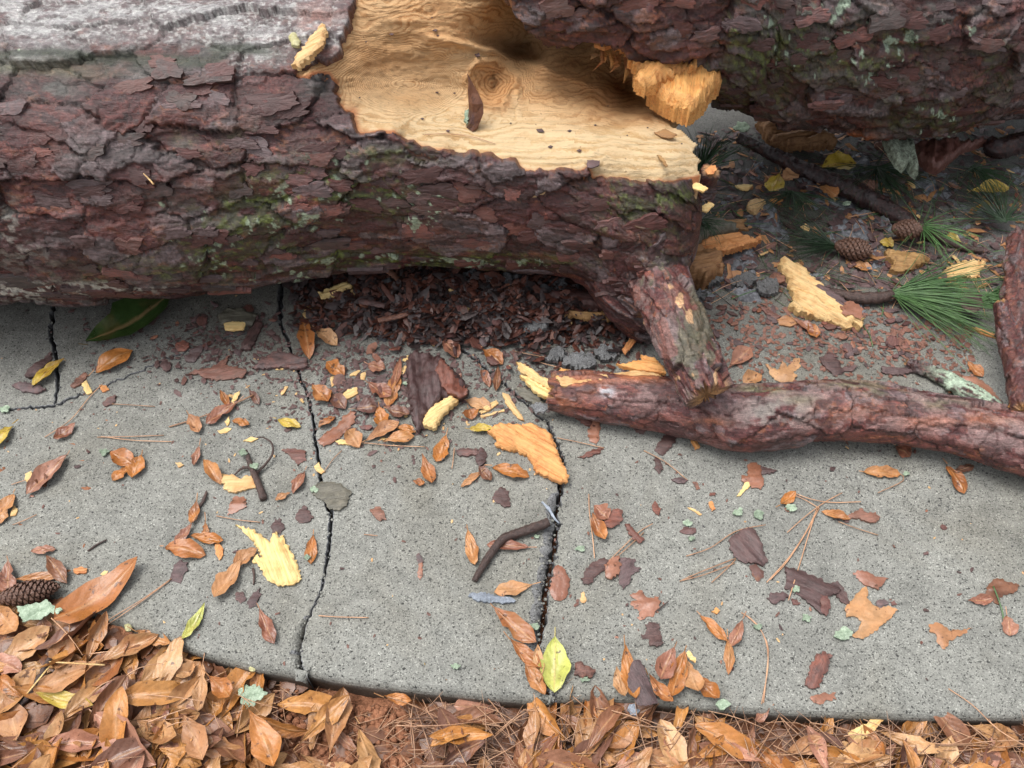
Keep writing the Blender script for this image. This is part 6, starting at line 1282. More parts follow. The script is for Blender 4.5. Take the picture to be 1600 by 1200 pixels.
# pine cones
def cone(px, py, z, L, rad, ang, tilt, label, open_=1.):
    loc = G(px, py, z); root = empty('pine_cone', (loc.x, loc.y, z), label, 'pine cone'); root.rotation_euler = (0, R(tilt), R(ang))
    V = []; Fs = []; n = 9
    prof = lambda t: rad * (.62 * math.sin(math.pi * min(1, t * .93 + .10)) ** .75 + .02)
    for i in range(n):
        t = i / (n - 1)
        for j in range(10): a = 2 * math.pi * j / 10; r = prof(t) * .9; V.append(((t - .5) * L, r * math.cos(a), r * math.sin(a)))
    for i in range(n - 1):
        for j in range(10): Fs.append([i * 10 + j, (i + 1) * 10 + j, (i + 1) * 10 + (j + 1) % 10, i * 10 + (j + 1) % 10])
    Fs += [list(range(10)), list(range(89, 79, -1))]
    link('cone_core', mesh('cone_core', V, Fs, M_cone), root)
    V = []; Fs = []; N = 120
    for k in range(N):
        t = (k + .5) / N; a = k * 2.39996; r = prof(t); sz = .0048 * (.55 + .6 * math.sin(math.pi * t)) * (rad / .022)
        ax = Vector((1, 0, 0)); rd = Vector((0, math.cos(a), math.sin(a))); tg = ax.cross(rd)
        c = ax * ((t - .5) * L) + rd * r * .78; out = (rd * (.75 * open_) + ax * .75).normalized(); nn = tg.cross(out).normalized(); ln = sz * 1.9 * open_
        b = len(V); tip = c + out * ln
        V += [tuple(c - tg * sz * .7), tuple(c + tg * sz * .7), tuple(tip + tg * sz - out * ln * .15), tuple(tip + out * sz * .35), tuple(tip - tg * sz - out * ln * .15), tuple(tip - nn * sz * .45), tuple(tip + nn * sz * .55 - out * ln * .25), tuple(c - nn * sz * .3)]
        Fs += [[b, b + 1, b + 2, b + 6], [b, b + 6, b + 4], [b + 6, b + 2, b + 3], [b + 6, b + 3, b + 4], [b + 2, b + 5, b + 3], [b + 4, b + 3, b + 5], [b + 1, b + 7, b + 5, b + 2], [b, b + 4, b + 5, b + 7]]
    link('cone_scales', mesh('cone_scales', V, Fs, M_cone, False), root)['kind'] = 'stuff'
cone(44, 926, .018, .092, .026, 14, 0, 'closed brown pine cone at the sidewalk edge, far left', .75)
cone(1332, 388, .028, .075, .028, -15, 0, 'open pine cone with dark gaps beside the needle fan')
cone(1416, 358, .040, .060, .026, -5, 0, 'dark open pine cone left of the green needle spray')
cone(1352, 296, .030, .060, .024, 30, 0, 'dim pine cone in shade beside the black wet branch')

# ------------------------------------------------------------------ single needles on the concrete
def ndl(pts, label, mat=M_needb, w=.00085, group=None):
    return stick('pine_needle', [(a, b, .003 + .002 * (i % 2), w) for i, (a, b) in enumerate(pts)], mat, label, 'pine needle', 12, 5, .05, group=group)
for pts, lb in [
 ([(1278, 792), (1260, 830), (1232, 872), (1198, 910)], 'longest needle of the crossed group above the largest flake'), ([(1280, 794), (1256, 838), (1228, 880), (1203, 906)], 'partner of the longest crossed needle'), ([(1276, 796), (1262, 840), (1250, 880), (1232, 938)], 'needle running down over the largest dark flake'),
 ([(1230, 832), (1262, 804), (1290, 784), (1316, 770)], 'upper short needle of the crossed group'), ([(1240, 770), (1268, 780), (1300, 785), (1345, 784)], 'needle reaching right from the folded orange leaf'), ([(1236, 772), (1256, 780), (1280, 794)], 'short needle at the folded orange leaf'),
 ([(1072, 869), (1110, 856), (1150, 830), (1196, 820)], 'needle above the square bark piece'), ([(1062, 908), (1100, 898), (1148, 880)], 'bundled needle pointing left of the square bark piece'), ([(1066, 906), (1104, 890), (1150, 872)], 'second bundled needle by the square bark piece'), ([(1112, 910), (1132, 892), (1150, 874)], 'thin needle below the bundled needles'),
 ([(920, 772), (921, 800), (926, 840), (929, 872)], 'upright needle left of the ochre leaf'), ([(954, 874), (976, 852), (1000, 830), (1020, 818)], 'paired needle under the slim red flake'), ([(957, 876), (980, 856), (1006, 832)], 'other paired needle under the slim red flake'),
 ([(1158, 957), (1180, 972), (1196, 1000), (1200, 1040), (1190, 1100)], 'long bent needle hanging to the slab lip'), ([(1162, 959), (1184, 978), (1200, 1010), (1198, 1050), (1193, 1098)], 'second long bent needle hanging to the slab lip'),
 ([(498, 962), (530, 964), (576, 965)], 'short red needle alone on the middle slab'), ([(569, 835), (590, 837)], 'tiny red needle on the middle slab'), ([(174, 631), (210, 633), (242, 635)], 'needle beside the red flake at left'), ([(152, 683), (200, 682), (256, 680)], 'thin straight needle in the left slab'), ([(158, 682), (210, 688), (268, 690)], 'second thin straight needle in the left slab'),
 ([(70, 683), (110, 656), (140, 620), (160, 600)], 'needle curving up at left'), ([(268, 904), (220, 938), (170, 968), (128, 998)], 'long needle beside the large tan leaf'), ([(264, 908), (215, 944), (150, 988)], 'second long needle beside the large tan leaf'), ([(20, 820), (40, 812), (57, 804)], 'needle by the leaf at the left edge'), ([(18, 757), (40, 750)], 'stalk by the long dusky leaf'),
 ([(526, 692), (570, 692), (610, 696), (664, 698)], 'long straw needle under the bark slab'), ([(506, 738), (520, 718), (534, 704)], 'curved pale needle by the thin crack'), ([(338, 806), (370, 812), (406, 816)], 'faint needle above the big yellow chip'), ([(870, 684), (900, 690), (944, 700)], 'needle from the orange chip to the thin red flake'), ([(1006, 704), (1040, 722), (1074, 750)], 'needle crossing the torn dark flakes'),
 ([(800, 548), (840, 556), (890, 566)], 'needle above the splintered branch end'), ([(820, 556), (850, 568), (900, 580)], 'second needle above the splintered branch end'), ([(710, 700), (708, 720), (706, 732)], 'short needle left of the red roll'), ([(1310, 815), (1340, 826), (1372, 836)], 'faint needle below the ragged red-brown flake'), ([(1482, 1076), (1520, 1102), (1560, 1140), (1610, 1170)], 'straw needle crossing the sidewalk lip at right'), ([(1392, 740), (1400, 736), (1412, 750), (1372, 770)], 'dark thread-like twig below the branch')]:
    ndl(pts, lb)
for pts, lb in [([(1110, 332), (1150, 330), (1200, 326), (1260, 318)], 'faint green needle over the dirt near the trunk end'), ([(1190, 350), (1230, 366), (1290, 384)], 'green needle crossing above the near cone'), ([(1372, 452), (1380, 474), (1378, 494)], 'upright green needle at the dark shoot'), ([(1345, 505), (1358, 522), (1364, 542)], 'green needle below the pale chunk')]:
    ndl(pts, lb, M_needg, .001)
nd_ = stick('pine_needle', [(664, 210, zwood(664, 210) + .003, .0007), (700, 209, zwood(700, 209) + .003, .0007), (740, 214, zwood(740, 214) + .003, .0007), (774, 225, zwood(774, 225) + .003, .0006)], M_needb, 'thin needle lying on the torn wood', 'pine needle', 12, 5, .05)
q = look(A, 233, 280)
if q:
    stick('pine_needle', [(224, 271, float(q[0][2]) + .012, .0008), (232, 279, float(q[0][2]) + .006, .0014), (240, 288, float(q[0][2]) + .002, .0016)], M_wpale, 'straw-coloured splinter on the bark of the near trunk', 'splinter', 8, 5, .05)

# ================================================================== LITTER below the sidewalk edge
EDGE = [(-60, 905), (40, 930), (95, 955), (180, 985), (260, 1016), (350, 1048), (440, 1068), (478, 1078), (560, 1100), (700, 1104), (860, 1100), (1000, 1108), (1100, 1118), (1300, 1132), (1600, 1140), (1700, 1140)]
def edge_y(x):
    for (x1, y1), (x2, y2) in zip(EDGE, EDGE[1:]):
        if x1 <= x <= x2: return y1 + (y2 - y1) * (x - x1) / (x2 - x1)
    return 1140
protoq = {}
for qi, (qn, qm) in enumerate(M_q.items()):
    L_q = []
    for i in range(9):
        L = random.uniform(.070, .130); L_q.append(leaf_mesh(L, L * random.uniform(.28, .42), random.uniform(-.014, .024), random.uniform(.05, .7), random.uniform(-1.1, 1.1), 700 + i + 20 * qi, qm, random.choice([0, .01, .018]), 14, 9, random.uniform(.25, .85)))
    protoq[qn] = L_q
CW = dict(tan='pale tan', orange='orange-brown', dark='dark brown', pink='dusky pink-brown')
def litter(n, xr, over, where, group, sc, zoff, sd, wts=(4, 4, 1.2, 2)):
    rg = random.Random(sd); k = 0
    while k < n:
        px = rg.uniform(*xr); e = edge_y(px); py = rg.uniform(e - over, 1260)
        if 425 < px < 660 and sd != 4 and rg.random() < .93: continue
        if 660 < px < 800 and rg.random() < .5: continue
        t_ = k / n; z = -.046 + float(sst(420, 150, np.array(px))) * .034 + zoff + .024 * t_ * (1 if py > e + 16 else .55)
        c = rg.choices(list(CW), wts)[0]
        g = G(px, py, z); o = link('litter_leaf', protoq[c][rg.randrange(9)], None, g)
        o.rotation_euler = (rg.gauss(0, .30), rg.gauss(0, .20), rg.gauss(.55, .8) if px < 560 else rg.uniform(0, 6.28)); s_ = sc * rg.uniform(.72, 1.25); o.scale = (s_, s_ * rg.uniform(.8, 1.15), s_)
        if py > 1190: side = 'at the bottom picture edge'
        elif py < e + 30: side = 'tucked against the sidewalk edge'
        else: side = 'in the middle of the litter'
        f = (px - xr[0]) / (xr[1] - xr[0]); third = where[0 if f < .34 else 1 if f < .67 else 2]
        tag(o, CW[c] + ' litter leaf ' + side + ', ' + third, 'leaf', CW[c] + ' litter leaves ' + side + ', ' + third); k += 1
litter(150, (-50, 540), -6, ('below the pine cone', 'below the large tan leaf', 'left of the red clay'), 1, .90, -.004, 1, (3.5, 6, 2, .4))
litter(100, (640, 1130), 2, ('right of the red clay', 'below the yellow-green leaf', 'below the purple leaf'), 2, .80, .016, 2, (3, 4.5, 3, .6))
litter(105, (1100, 1660), -6, ('below the long bent needles', 'around the folded yellow chip', 'in the lower right corner'), 3, .78, .014, 3, (3, 4.5, 3, .6))
litter(9, (440, 640), -8, ('on the red clay, left part', 'on the red clay, centre', 'on the red clay, right part'), 4, .75, .01, 4)
# traced big leaves on top of the litter
for L_ in [(205, 1005, 140, 1075, 42, 'o', 'big smooth leaf on top of the left pile, centre'), (110, 990, 92, 1050, 34, 't', 'pale spotted leaf below the mint lichen sheet'), (70, 970, 70, 1000, 26, 'd', 'upright curled leaf just below the mint lichen sheet'), (160, 1035, 60, 1080, 34, 't', 'long speckled leaf in the middle of the left pile'), (215, 988, 270, 1008, 20, 'o', 'leaf tucked under the sidewalk lip'), (280, 1030, 300, 1060, 34, 't', 'broad pale leaf near the sidewalk lip'), (320, 1040, 312, 1116, 20, 't', 'narrow upright leaf over the broad pale leaf'), (330, 1060, 362, 1092, 30, 'o', 'ochre leaf left of the mint lichen piece'), (238, 1100, 200, 1190, 30, 't', 'pale long leaf pointing down at the bottom'), (256, 1080, 246, 1150, 26, 'r', 'reddish straight leaf in the left pile'), (390, 1110, 430, 1200, 44, 'o', 'large curling orange leaf beside the red clay'), (10, 1088, 30, 1160, 44, 't', 'faded broad leaf at the bottom left'), (0, 1165, 66, 1196, 38, 'd', 'purplish wet leaf in the bottom left corner'), (290, 1120, 320, 1190, 40, 't', 'crinkled leaf next to the clay lump'), (120, 1120, 190, 1060, 16, 'r', 'slim dark-edged leaf lying across the pile'), (-10, 950, 30, 990, 36, 'o', 'mottled leaf at the left edge below the cone'), (60, 1085, 150, 1105, 24, 'y', 'yellowish leaf in the left pile'), (1200, 1110, 1178, 1130, 14, 'r', 'curled brown leaf at the lip of the right slab'), (1226, 1178, 1282, 1155, 26, 't', 'cream-brown oval leaf in the right litter'), (780, 1050, 826, 1052, 16, 'o', 'flat leaf lodged at the middle slab lip'), (705, 1065, 780, 1048, 16, 't', 'pale leaf on the lip left of the wide crack'), (668, 1048, 680, 1070, 18, 'y', 'olive leaf at the middle slab lip'), (600, 1090, 644, 1098, 16, 'o', 'curled leaf under the middle slab lip'), (1000, 1130, 944, 1168, 30, 't', 'cream-brown leaf below the purple edge leaf'), (1130, 1150, 1180, 1190, 26, 'o', 'sheathed leaf bundle low in the right litter'), (1010, 1180, 1060, 1200, 30, 't', 'pale leaf at the bottom edge centre')]:
    x1, y1, x2, y2, w, c, lb = L_
    leaf(*L_, curl=.010, z=(.004 if x1 < 420 else -.012) - (.010 if 200 < x1 < 420 else 0), fold=.3)
def scatter_mesh(name, n, fn, mat, label, cat, vein=False):
    V = []; Fs = []; 
    for i in range(n):
        p, s_, a, el, ti = fn(i)
        m = 6; b = len(V); ca, sa = math.cos(a), math.sin(a); zz_ = []
        for j in range(m):
            t = 2 * math.pi * j / m + random.uniform(-.3, .3); r = s_ * random.uniform(.6, 1.1); x = r * math.cos(t) * el; y = r * math.sin(t)
            X_, Y_ = x * ca - y * sa, x * sa + y * ca; V.append((p[0] + X_, p[1] + Y_, p[2] + ti[0] * X_ + ti[1] * Y_ + random.uniform(-.1, .1) * s_))
        th_ = s_ * .22; V.append((p[0], p[1], p[2] + th_))
        for j in range(m): Fs.append((b + j, b + (j + 1) % m, b + m))
    me = mesh(name, V, np.array(Fs, dtype=np.int64), mat, False, fl={'vein': np.zeros(len(V))} if vein else None)
    o = link(name, me); return tag(o, label, cat, kind='stuff')
def under(i):
    x = random.uniform(-80, 1680); e = edge_y(x)
    while 430 < x < 640 and random.random() < .85: x = random.uniform(-80, 1680); e = edge_y(x)
    y = random.uniform(e - 4, 1290); z = -.052 + float(sst(420, 150, np.array(x))) * .040 + random.uniform(0, .012); g = G(x, y, z)
    return (g.x, g.y, z), random.uniform(.006, .016), random.uniform(0, 6.3), random.uniform(1.2, 2.2), (random.uniform(-.3, .3), random.uniform(-.3, .3))
scatter_mesh('leaf_mould', 2600, under, M_lmold, 'broken dark leaf mould under the litter leaves', 'leaf litter', True)
# needle litter
def litter_needles(n, xr, yoff, zr, mat, label, wt, Lr=(.035, .13), ang=None):
    sp_ = []
    for i in range(n):
        x = random.uniform(*xr); e = edge_y(x); y = random.uniform(e + yoff, 1270)
        if 0 < yoff and random.random() < .2: y = e + random.uniform(yoff, yoff + 25)
        z = random.uniform(*zr) + float(sst(420, 150, np.array(x))) * .04; g = G(x, y, z); a = random.gauss(0, .6) if random.random() < .55 else random.uniform(0, 3.14); L = random.uniform(*Lr)
        dz = random.uniform(-.15, .15) * L
        d = Vector((math.cos(a) * L / 2, math.sin(a) * L / 2, dz)); sp_.append((g - d, g + d, random.uniform(-.004, .012), random.uniform(.0006, .0012)))
    o = link('needle_litter', needles_mesh('needle_litter', sp_, mat)); tag(o, label, 'needle litter', kind='stuff')
litter_needles(430, (640, 1680), 4, (-.046, -.014), M_needo, 'tangle of old dull brown pine needles below the right slab', 1)
litter_needles(420, (640, 1680), 8, (-.030, .000), M_needb, 'tangle of light red-brown pine needles below the right slab', 1)
litter_needles(120, (430, 700), 8, (-.052, -.034), M_needb, 'loose needles strewn on the red clay', 1)
litter_needles(22, (-40, 480), 30, (-.030, -.004), M_needb, 'stray needles in the left leaf pile', 1)
stick('straw_stem', [(76, 1034, .020, .0012), (110, 1036, .022, .0014), (164, 1039, .020, .0014)], M_wpale, 'pale straw stem on the left leaf pile', 'stem', 10, 5, .05)
stick('straw_stem', [(80, 1038, .02, .0012), (62, 1060, .02, .0014), (42, 1084, .015, .001)], M_wpale, 'bent yellow stem on the left leaf pile', 'stem', 10, 5, .05)
# red clay lumps
def clod(i):
    x = random.gauss(560, 62) if i % 3 else random.gauss(365, 26); y = random.uniform(edge_y(x) + 6, 1210) if i % 3 else random.uniform(1140, 1215); z = random.uniform(-.055, -.042); g = G(x, y, z); s_ = random.uniform(.002, .008)
    return (g.x, g.y, z), s_, random.uniform(0, 6.3), 1.1, (random.uniform(-.5, .5), random.uniform(-.5, .5))
def lumps_mesh(name, n, fn, mat, label, cat, asp=.8):
    V = []; Fs = []
    t0 = (1 + 5 ** .5) / 2; ico = [(-1, t0, 0), (1, t0, 0), (-1, -t0, 0), (1, -t0, 0), (0, -1, t0), (0, 1, t0), (0, -1, -t0), (0, 1, -t0), (t0, 0, -1), (t0, 0, 1), (-t0, 0, -1), (-t0, 0, 1)]
    fi = [(0, 11, 5), (0, 5, 1), (0, 1, 7), (0, 7, 10), (0, 10, 11), (1, 5, 9), (5, 11, 4), (11, 10, 2), (10, 7, 6), (7, 1, 8), (3, 9, 4), (3, 4, 2), (3, 2, 6), (3, 6, 8), (3, 8, 9), (4, 9, 5), (2, 4, 11), (6, 2, 10), (8, 6, 7), (9, 8, 1)]
    for i in range(n):
        p, s_, a, el, ti = fn(i); b = len(V); ca, sa = math.cos(a), math.sin(a)
        for (x, y, z) in ico:
            r = s_ / 1.9 * random.uniform(.7, 1.2); x *= r * el; y *= r; z *= r * asp; V.append((p[0] + x * ca - y * sa, p[1] + x * sa + y * ca, p[2] + z))
        Fs += [(b + u_, b + v_, b + w_) for u_, v_, w_ in fi]
    o = link(name, mesh(name, V, np.array(Fs, dtype=np.int64), mat, False)); return tag(o, label, cat, kind='stuff')
lumps_mesh('clay_clods', 1500, clod, M_clay, 'crumbly red clay clods at the foot of the middle slab', 'soil')

# ================================================================== DEBRIS on the slabs
# broken mass under the trunk
def mass(i):
    while True:
        x = random.gauss(740, 165); y = random.gauss(462, 42)
        if 455 < x < 1010 and 395 < y < 585 and not (y > 540 and x < 800) and not (x < 620 and y > 530 - .1 * (620 - x)): break
    X_ = G(x, y, 0); z = max(0, float(fn2(np.array([X_.x]), np.array([X_.y]))[0])) + random.uniform(0, .012); g = G(x, y, z)
    return (g.x, g.y, z), random.uniform(.002, .005 + .008 * random.random() ** 3), random.uniform(0, 6.3), random.uniform(1, 3.2), (random.uniform(-.7, .7), random.uniform(-.7, .7))
def cond(M_, nm, n, lb): scatter_mesh(nm, n, mass, M_, lb, 'bark debris')
cond(mat_simple('red_bark_crumb', (.045, .018, .014), (.17, .060, .040), 25, .45, .003), 'bark_crumbs', 5000, 'mass of shredded red bark crumbs under the torn trunk')
cond(mat_simple('dark_bark_crumb', (.018, .013, .013), (.085, .060, .058), 25, .45, .003), 'dark_bark_crumbs', 5000, 'mass of dark wet bark crumbs under the torn trunk')
def mass2(i):
    while True:
        x = random.uniform(1080, 1520); y = random.gauss(525, 40)
        if 440 < y < 600: break
    g = G(x, y, .002); return (g.x, g.y, .002), random.uniform(.002, .006), random.uniform(0, 6.3), random.uniform(1, 2), (random.uniform(-.3, .3), random.uniform(-.3, .3))
scatter_mesh('bark_grit', 900, mass2, M_flake, 'fine reddish bark grit scattered behind the fallen branch', 'bark debris')
def mass3(i):
    while True:
        x = random.uniform(1090, 1640); y = random.uniform(200, 450)
        if random.random() < .75: break
    X_ = G(x, y, 0); z = max(0, float(fn1(np.array([X_.x]), np.array([X_.y]))[0])) + .002; g = G(x, y, z)
    return (g.x, g.y, z), random.uniform(.003, .010), random.uniform(0, 6.3), random.uniform(1, 3.4), (random.uniform(-.4, .4), random.uniform(-.4, .4))
scatter_mesh('dark_leaf_mulch', 1100, mass3, M_dflake, 'dark sodden leaf and bark scraps on the dirt behind', 'leaf litter')
scatter_mesh('brown_leaf_mulch', 330, mass3, M_lt, 'brown leaf scraps on the dirt behind', 'leaf litter', True)
def tail(i):
    r = random.random()
    if r < .45: x, y = random.gauss(590, 70), random.gauss(600, 45)
    elif r < .75: x, y = random.gauss(350, 110), random.gauss(540, 28)
    else: x, y = random.gauss(880, 110), random.gauss(590, 30)
    y = max(y, 470); g = G(x, y, .002); return (g.x, g.y, .002), random.uniform(.0015, .0035 + .005 * random.random() ** 3), random.uniform(0, 6.3), random.uniform(1, 2.8), (random.uniform(-.3, .3), random.uniform(-.3, .3))
scatter_mesh('bark_scraps', 900, tail, M_flake, 'red bark scraps thinning out from the heap onto the slabs', 'bark debris')
scatter_mesh('dark_bark_scraps', 700, tail, M_dflake, 'dark bark scraps thinning out from the heap onto the slabs', 'bark debris')
sp_ = []
for i in range(420):
    x, y = random.uniform(1100, 1620), random.uniform(215, 470); X_ = G(x, y, 0); z = max(0, float(fn1(np.array([X_.x]), np.array([X_.y]))[0])) + .004; g = G(x, y, z); a = random.uniform(0, 3.14); L = random.uniform(.03, .12)
    d = Vector((math.cos(a) * L / 2, math.sin(a) * L / 2, random.uniform(-.04, .06) * L)); sp_.append((g - d, g + d, random.uniform(0, .006), random.uniform(.0005, .0011)))
for k_, (m_, lb_) in enumerate([(M_needb, 'dry brown needles strewn over the wet mud behind'), (M_needg, 'green needles strewn over the wet mud behind'), (M_twig, 'thin dark twigs strewn over the wet mud behind')]):
    tag(link('needle_scatter', needles_mesh('needle_scatter', sp_[k_::3], m_)), lb_, 'needle litter', kind='stuff')
# grit on the concrete
def grit(i):
    r = random.random()
    if r < .22: x, y = random.gauss(1290, 45), random.gauss(720, 28)
    elif r < .36: x, y = random.gauss(1440, 50), random.gauss(770, 30)
    elif r < .5: x, y = random.gauss(300, 120), random.gauss(560, 30)
    else: x, y = random.uniform(-20, 1620), random.uniform(560, 1060)
    if y > edge_y(x) - 30: y = 800
    g = G(x, y, .001); return (g.x, g.y, .001), random.uniform(.0005, .0008 + .0014 * random.random() ** 3), random.uniform(0, 6.3), 1.2, (0, 0)
cl_ = [p for p in cr1b] + [p for p in cr2 if p[1] > 560] * 2 + [p for p in cr0 if p[1] > 440]
def cgrit(i):
    a, b, w = random.choice(cl_); g = G(a + random.gauss(0, 4 + w * .5), b + random.uniform(-5, 5), -.001); return (g.x, g.y, -.0005), .0008 + .0028 * random.random() ** 3, random.uniform(0, 6.3), 1.1, (0, 0)
lumps_mesh('crack_grit', 520, cgrit, M_conc, 'crumbs of broken concrete lying along the slab cracks', 'grit')
lumps_mesh('crack_soil', 260, cgrit, M_soil, 'dark soil crumbs lying along the slab cracks', 'grit')
lumps_mesh('grit', 800, grit, M_soil, 'specks of dark grit and soil scattered on the concrete', 'grit')
def shav(i):
    x, y = random.uniform(-20, 1620), random.uniform(540, 1040)
    if random.random() < .6: x, y = random.gauss(620, 260), random.gauss(640, 70)
    if y > edge_y(x) - 30: y = 640
    g = G(x, y, .001); return (g.x, g.y, .0012), random.uniform(.0010, .0028), random.uniform(0, 6.3), random.uniform(1, 2.5), (0, 0)
scatter_mesh('wood_crumbs', 110, shav, M_wpale, 'pale wood crumbs scattered over the slabs', 'wood crumbs')
scatter_mesh('red_crumbs', 260, shav, M_flake, 'red bark crumbs scattered over the slabs', 'bark crumbs')
# individually lying bark chips
chips = []
for i in range(12):
    n = random.randint(6, 9); L = random.uniform(.02, .036); W_ = L * random.uniform(.4, .8)
    ol = [(L / 2 * math.cos(2 * math.pi * j / n) * random.uniform(.65, 1.1), W_ / 2 * math.sin(2 * math.pi * j / n) * random.uniform(.65, 1.1)) for j in range(n)]
    chips.append(piece_mesh('bark_chip', ol, [M_flake, M_dflake, M_lr, M_flake, M_plate, M_dflake][i % 6], random.uniform(.002, .005), 0, rough=.002, seed=300 + i, step=.012, dome=.002, bend=random.uniform(0, .004)))
wch = []
for i in range(5):
    L = random.uniform(.018, .034); W_ = L * random.uniform(.25, .5)
    wch.append(piece_mesh('wood_chip', [(-L / 2, -W_ / 2), (L * .4, -W_ * .55), (L / 2, 0), (L * .35, W_ / 2), (-L / 2, W_ * .45)], M_wpale, .003, 0, rough=.001, seed=330 + i, step=.012, ridge=.002))
def chipset(n, fn, protos_, label, cat, group, name, zf=lambda x, y: .001, smin=.6, smax=1.3, tl_=.25, sd=5):
    rg = random.Random(sd); pts_ = [fn(rg) for _ in range(n)]; xs_ = sorted(p[0] for p in pts_); fx = (xs_[0], xs_[-1]) if n > 12 else None
    for i in range(n):
        x, y = pts_[i]; z = zf(x, y); g = G(x, y, z); o = link(name, protos_[rg.randrange(len(protos_))], None, g, (rg.gauss(0, tl_), rg.gauss(0, tl_), rg.uniform(0, 6.28))); s_ = rg.uniform(smin, smax); o.scale = (s_, s_, s_)
        sz = 'larger' if s_ > (smin + smax) / 2 else 'smaller'; hz = ('left part', 'centre left', 'centre right', 'right part')[min(3, max(0, int((x - fx[0]) / (fx[1] - fx[0] + 1e-6) * 4)))] if fx else ''
        tag(o, sz + ' ' + label + (', ' + hz + ' of them' if hz else ''), cat, group + (', ' + sz + ', ' + hz if hz else ''))
def zm(x, y):
    g = G(x, y, 0); return max(0, float(fn2(np.array([g.x]), np.array([g.y]))[0])) + .006
def zd(x, y):
    g = G(x, y, 0); return max(0, float(fn1(np.array([g.x]), np.array([g.y]))[0])) + .003
def gp(cx, sx, cy, sy, lo=(-99, -99), hi=(2000, 2000)):
    def f(rg):
        while True:
            x, y = rg.gauss(cx, sx), rg.gauss(cy, sy)
            if lo[0] < x < hi[0] and lo[1] < y < hi[1]: return x, y
    return f
chipset(110, gp(720, 150, 480, 36, (470, 420), (1000, 590)), chips, 'bark chip in the heap under the torn trunk', 'bark chip', 'bark chips heaped under the trunk', 'bark_chip', zm, .7, 1.6, .45, 1)
chipset(75, lambda rg: (lambda x: (x, rg.gauss(480 + (x - 1100) * .16, 26)))(rg.uniform(1100, 1420)), chips, 'flat bark chip behind the fallen branch', 'bark chip', 'bark chips behind the fallen branch', 'bark_chip', sd=2, smin=.5, smax=1.15, tl_=.12)
chipset(40, gp(1370, 60, 535, 20, (1240, 480), (1480, 590)), chips, 'flat bark chip behind the fallen branch', 'bark chip', 'bark chips behind the fallen branch', 'bark_chip', sd=12, smin=.35, smax=.8, tl_=.2)
chipset(26, gp(330, 90, 530, 40, (200, 470), (470, 600)), chips, 'bark chip in the shade of the left trunk', 'bark chip', 'bark chips under the left trunk', 'bark_chip', sd=3, smin=.5, smax=1.1, tl_=.12)
chipset(24, gp(590, 70, 620, 40, (500, 560), (760, 700)), chips, 'bark chip left of the thick bark slab', 'bark chip', 'bark chips by the bark slab', 'bark_chip', sd=4, smin=.5, smax=1.1, tl_=.2)
chipset(34, lambda rg: (rg.uniform(900, 1580), rg.uniform(700, 1070)), chips, 'tiny bark chip scattered on the right slab', 'bark chip', 'tiny bark chips on the right slab', 'bark_chip', sd=6, smin=.2, smax=.5, tl_=.08)
chipset(14, lambda rg: (rg.uniform(20, 840), rg.uniform(680, 900)), chips, 'tiny bark chip on the left and middle slabs', 'bark chip', 'tiny bark chips on the left slabs', 'bark_chip', sd=7, smin=.2, smax=.45, tl_=.08)
chipset(18, gp(560, 110, 560, 50, (250, 440), (800, 700)), wch, 'small yellow wood chip near the thin crack', 'wood chip', 'small yellow chips near the thin crack', 'wood_chip', sd=8, smin=.35, smax=.8, tl_=.1)
chipset(10, gp(720, 130, 470, 25, (500, 430), (980, 540)), wch, 'small wood chip in the bark heap under the trunk', 'wood chip', 'wood chips in the bark heap', 'wood_chip', zm, .5, 1.1, .3, 9)
chipset(14, lambda rg: (rg.uniform(1130, 1580), rg.uniform(260, 440)), wch, 'small tan wood chip on the dirt behind', 'wood chip', 'wood chips on the dirt', 'wood_chip', zd, .5, 1.1, .3, 10)
chipset(70, lambda rg: (rg.uniform(1120, 1600), rg.uniform(215, 450)), chips, 'wet bark chip on the dirt before the far trunk', 'bark chip', 'bark chips on the dirt', 'bark_chip', zd, .6, 1.5, .3, 11)
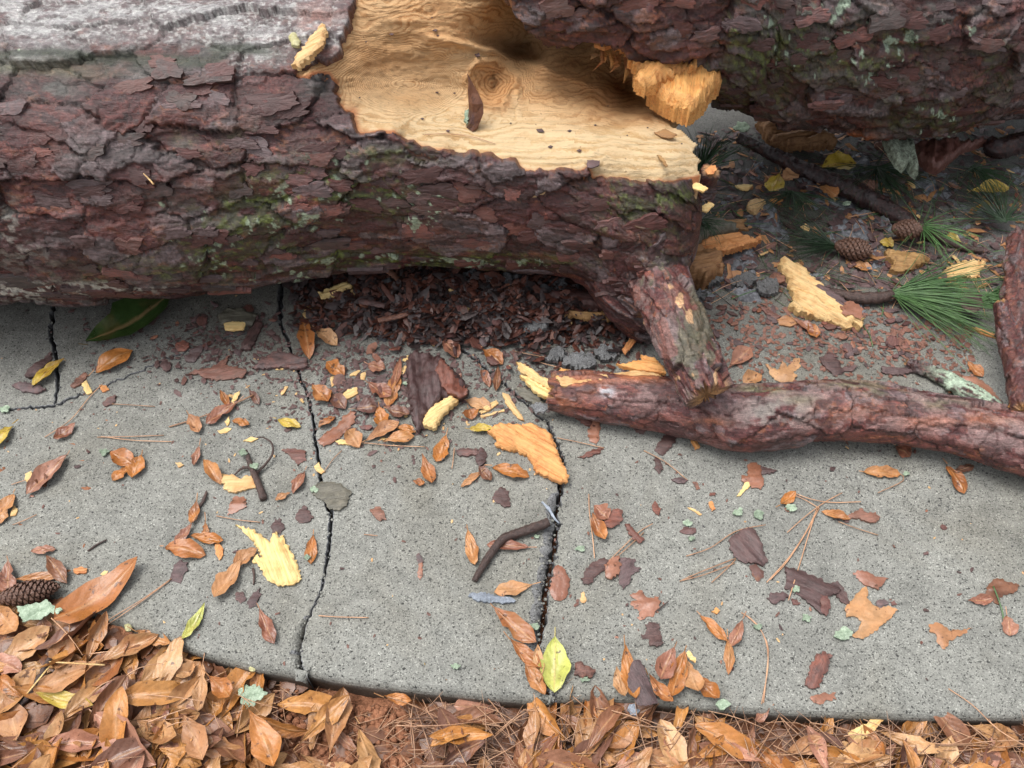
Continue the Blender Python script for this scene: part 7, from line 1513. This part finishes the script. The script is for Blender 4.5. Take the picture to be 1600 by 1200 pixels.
# rubble of broken concrete
rub = []
for (x, y, r, lb) in [(1112, 440, 22, 'grey concrete lump right of the tan wood block'), (1160, 444, 20, 'dark concrete lump further right of the tan block'), (905, 572, 26, 'concrete fragment behind the splintered branch'), (870, 562, 16, 'small concrete fragment above the branch end'), (945, 556, 20, 'concrete fragment under the snapped stub'), (800, 500, 20, 'broken concrete lump in the crushed soil'), (835, 512, 22, 'larger broken concrete lump in the crushed soil'), (812, 470, 18, 'concrete lump deep under the trunk'), (770, 455, 18, 'buried concrete lump under the trunk'), (555, 420, 26, 'concrete edge lump in deep shade under the trunk'), (1196, 456, 22, 'dark concrete lump beside the pale wood chunk'), (1090, 205 + 260, 14, 'small concrete bit below the tan wood block'), (842, 640, 15, 'thin concrete scale beneath the branch tip')]:
    rg = random.Random(int(x)); n = 7; ol = [(x + r * rg.uniform(.75, 1.15) * math.cos(2 * math.pi * i / n), y + .62 * r * rg.uniform(.7, 1.15) * math.sin(2 * math.pi * i / n)) for i in range(n)]
    None if True else piece('concrete_lump', ol, M_frac, lb, 'concrete rubble', .018 if y < 620 else .006, .004 if not (750 < x < 850) else .03, seed=int(x), dome=.004, rough=.012, jagged=.004, ridge=.004, tiltx=rg.uniform(-.25, .25), tilty=rg.uniform(-.25, .25), step=.016).data.polygons.foreach_set('use_smooth', [False] * len(bpy.data.objects[-1].data.polygons)) if False else None
    ro = piece('concrete_lump', [(a, y + (b - y) * .8) for a, b in ol], M_frac, lb, 'concrete rubble', .016 if y < 620 else .006, .002 if not (750 < x < 850) else .022, seed=int(x), rough=.009, jagged=.004, tiltx=rg.uniform(-.3, .3), tilty=rg.uniform(-.3, .3), step=.034); ro.data.polygons.foreach_set('use_smooth', [False] * len(ro.data.polygons))
# long thin bark shreds in the heap
for i, (x1, y1, x2, y2) in enumerate([(720, 448, 758, 478), (600, 420, 622, 440), (640, 425, 648, 440), (690, 500, 722, 470), (560, 470, 600, 480), (870, 430, 852, 452), (820, 440, 850, 430), (590, 500, 640, 492)]):
    piece('bark_shred', [(x1, y1), (x1 + 8, y1 - 3), (x2 + 3, y2 - 4), (x2, y2 + 2), (x1 + 2, y1 + 5)], M_flake, 'long thin red bark shred in the heap under the trunk', 'bark shred', .005, .045, grain=0, seed=500 + i, group='bark shreds under the trunk')
PC('wood_splinter', [(972, 548), (984, 530), (996, 520), (998, 528), (988, 542), (976, 556)], M_worange, 'orange splinter leaning beside the snapped stub', 'splinter', thick=.006, z=.01, grain=60, seed=601)
for L_ in [(575, 600, 612, 622, 22, 'r', 'dark reddish leaf at the top of the pile by the bark slab'), (556, 640, 590, 636, 20, 'd', 'dark wet leaf left of the pile by the bark slab'), (520, 616, 540, 640, 20, 'd', 'dark leaf scrap between two ochre leaves'), (606, 640, 640, 648, 18, 'd', 'dark wet leaf at the left foot of the bark slab'), (692, 560 - 30, 716, 560, 20, 'r', 'wood-coloured leaf above the bark slab'), (575, 570, 602, 578, 18, 'r', 'red pyramid-shaped leaf scrap above the pile')]:
    leaf(*L_, z=.004)
scene['done'] = 1
print('verts', sum(len(m.vertices) for m in bpy.data.meshes), 'objects', len(bpy.data.objects))
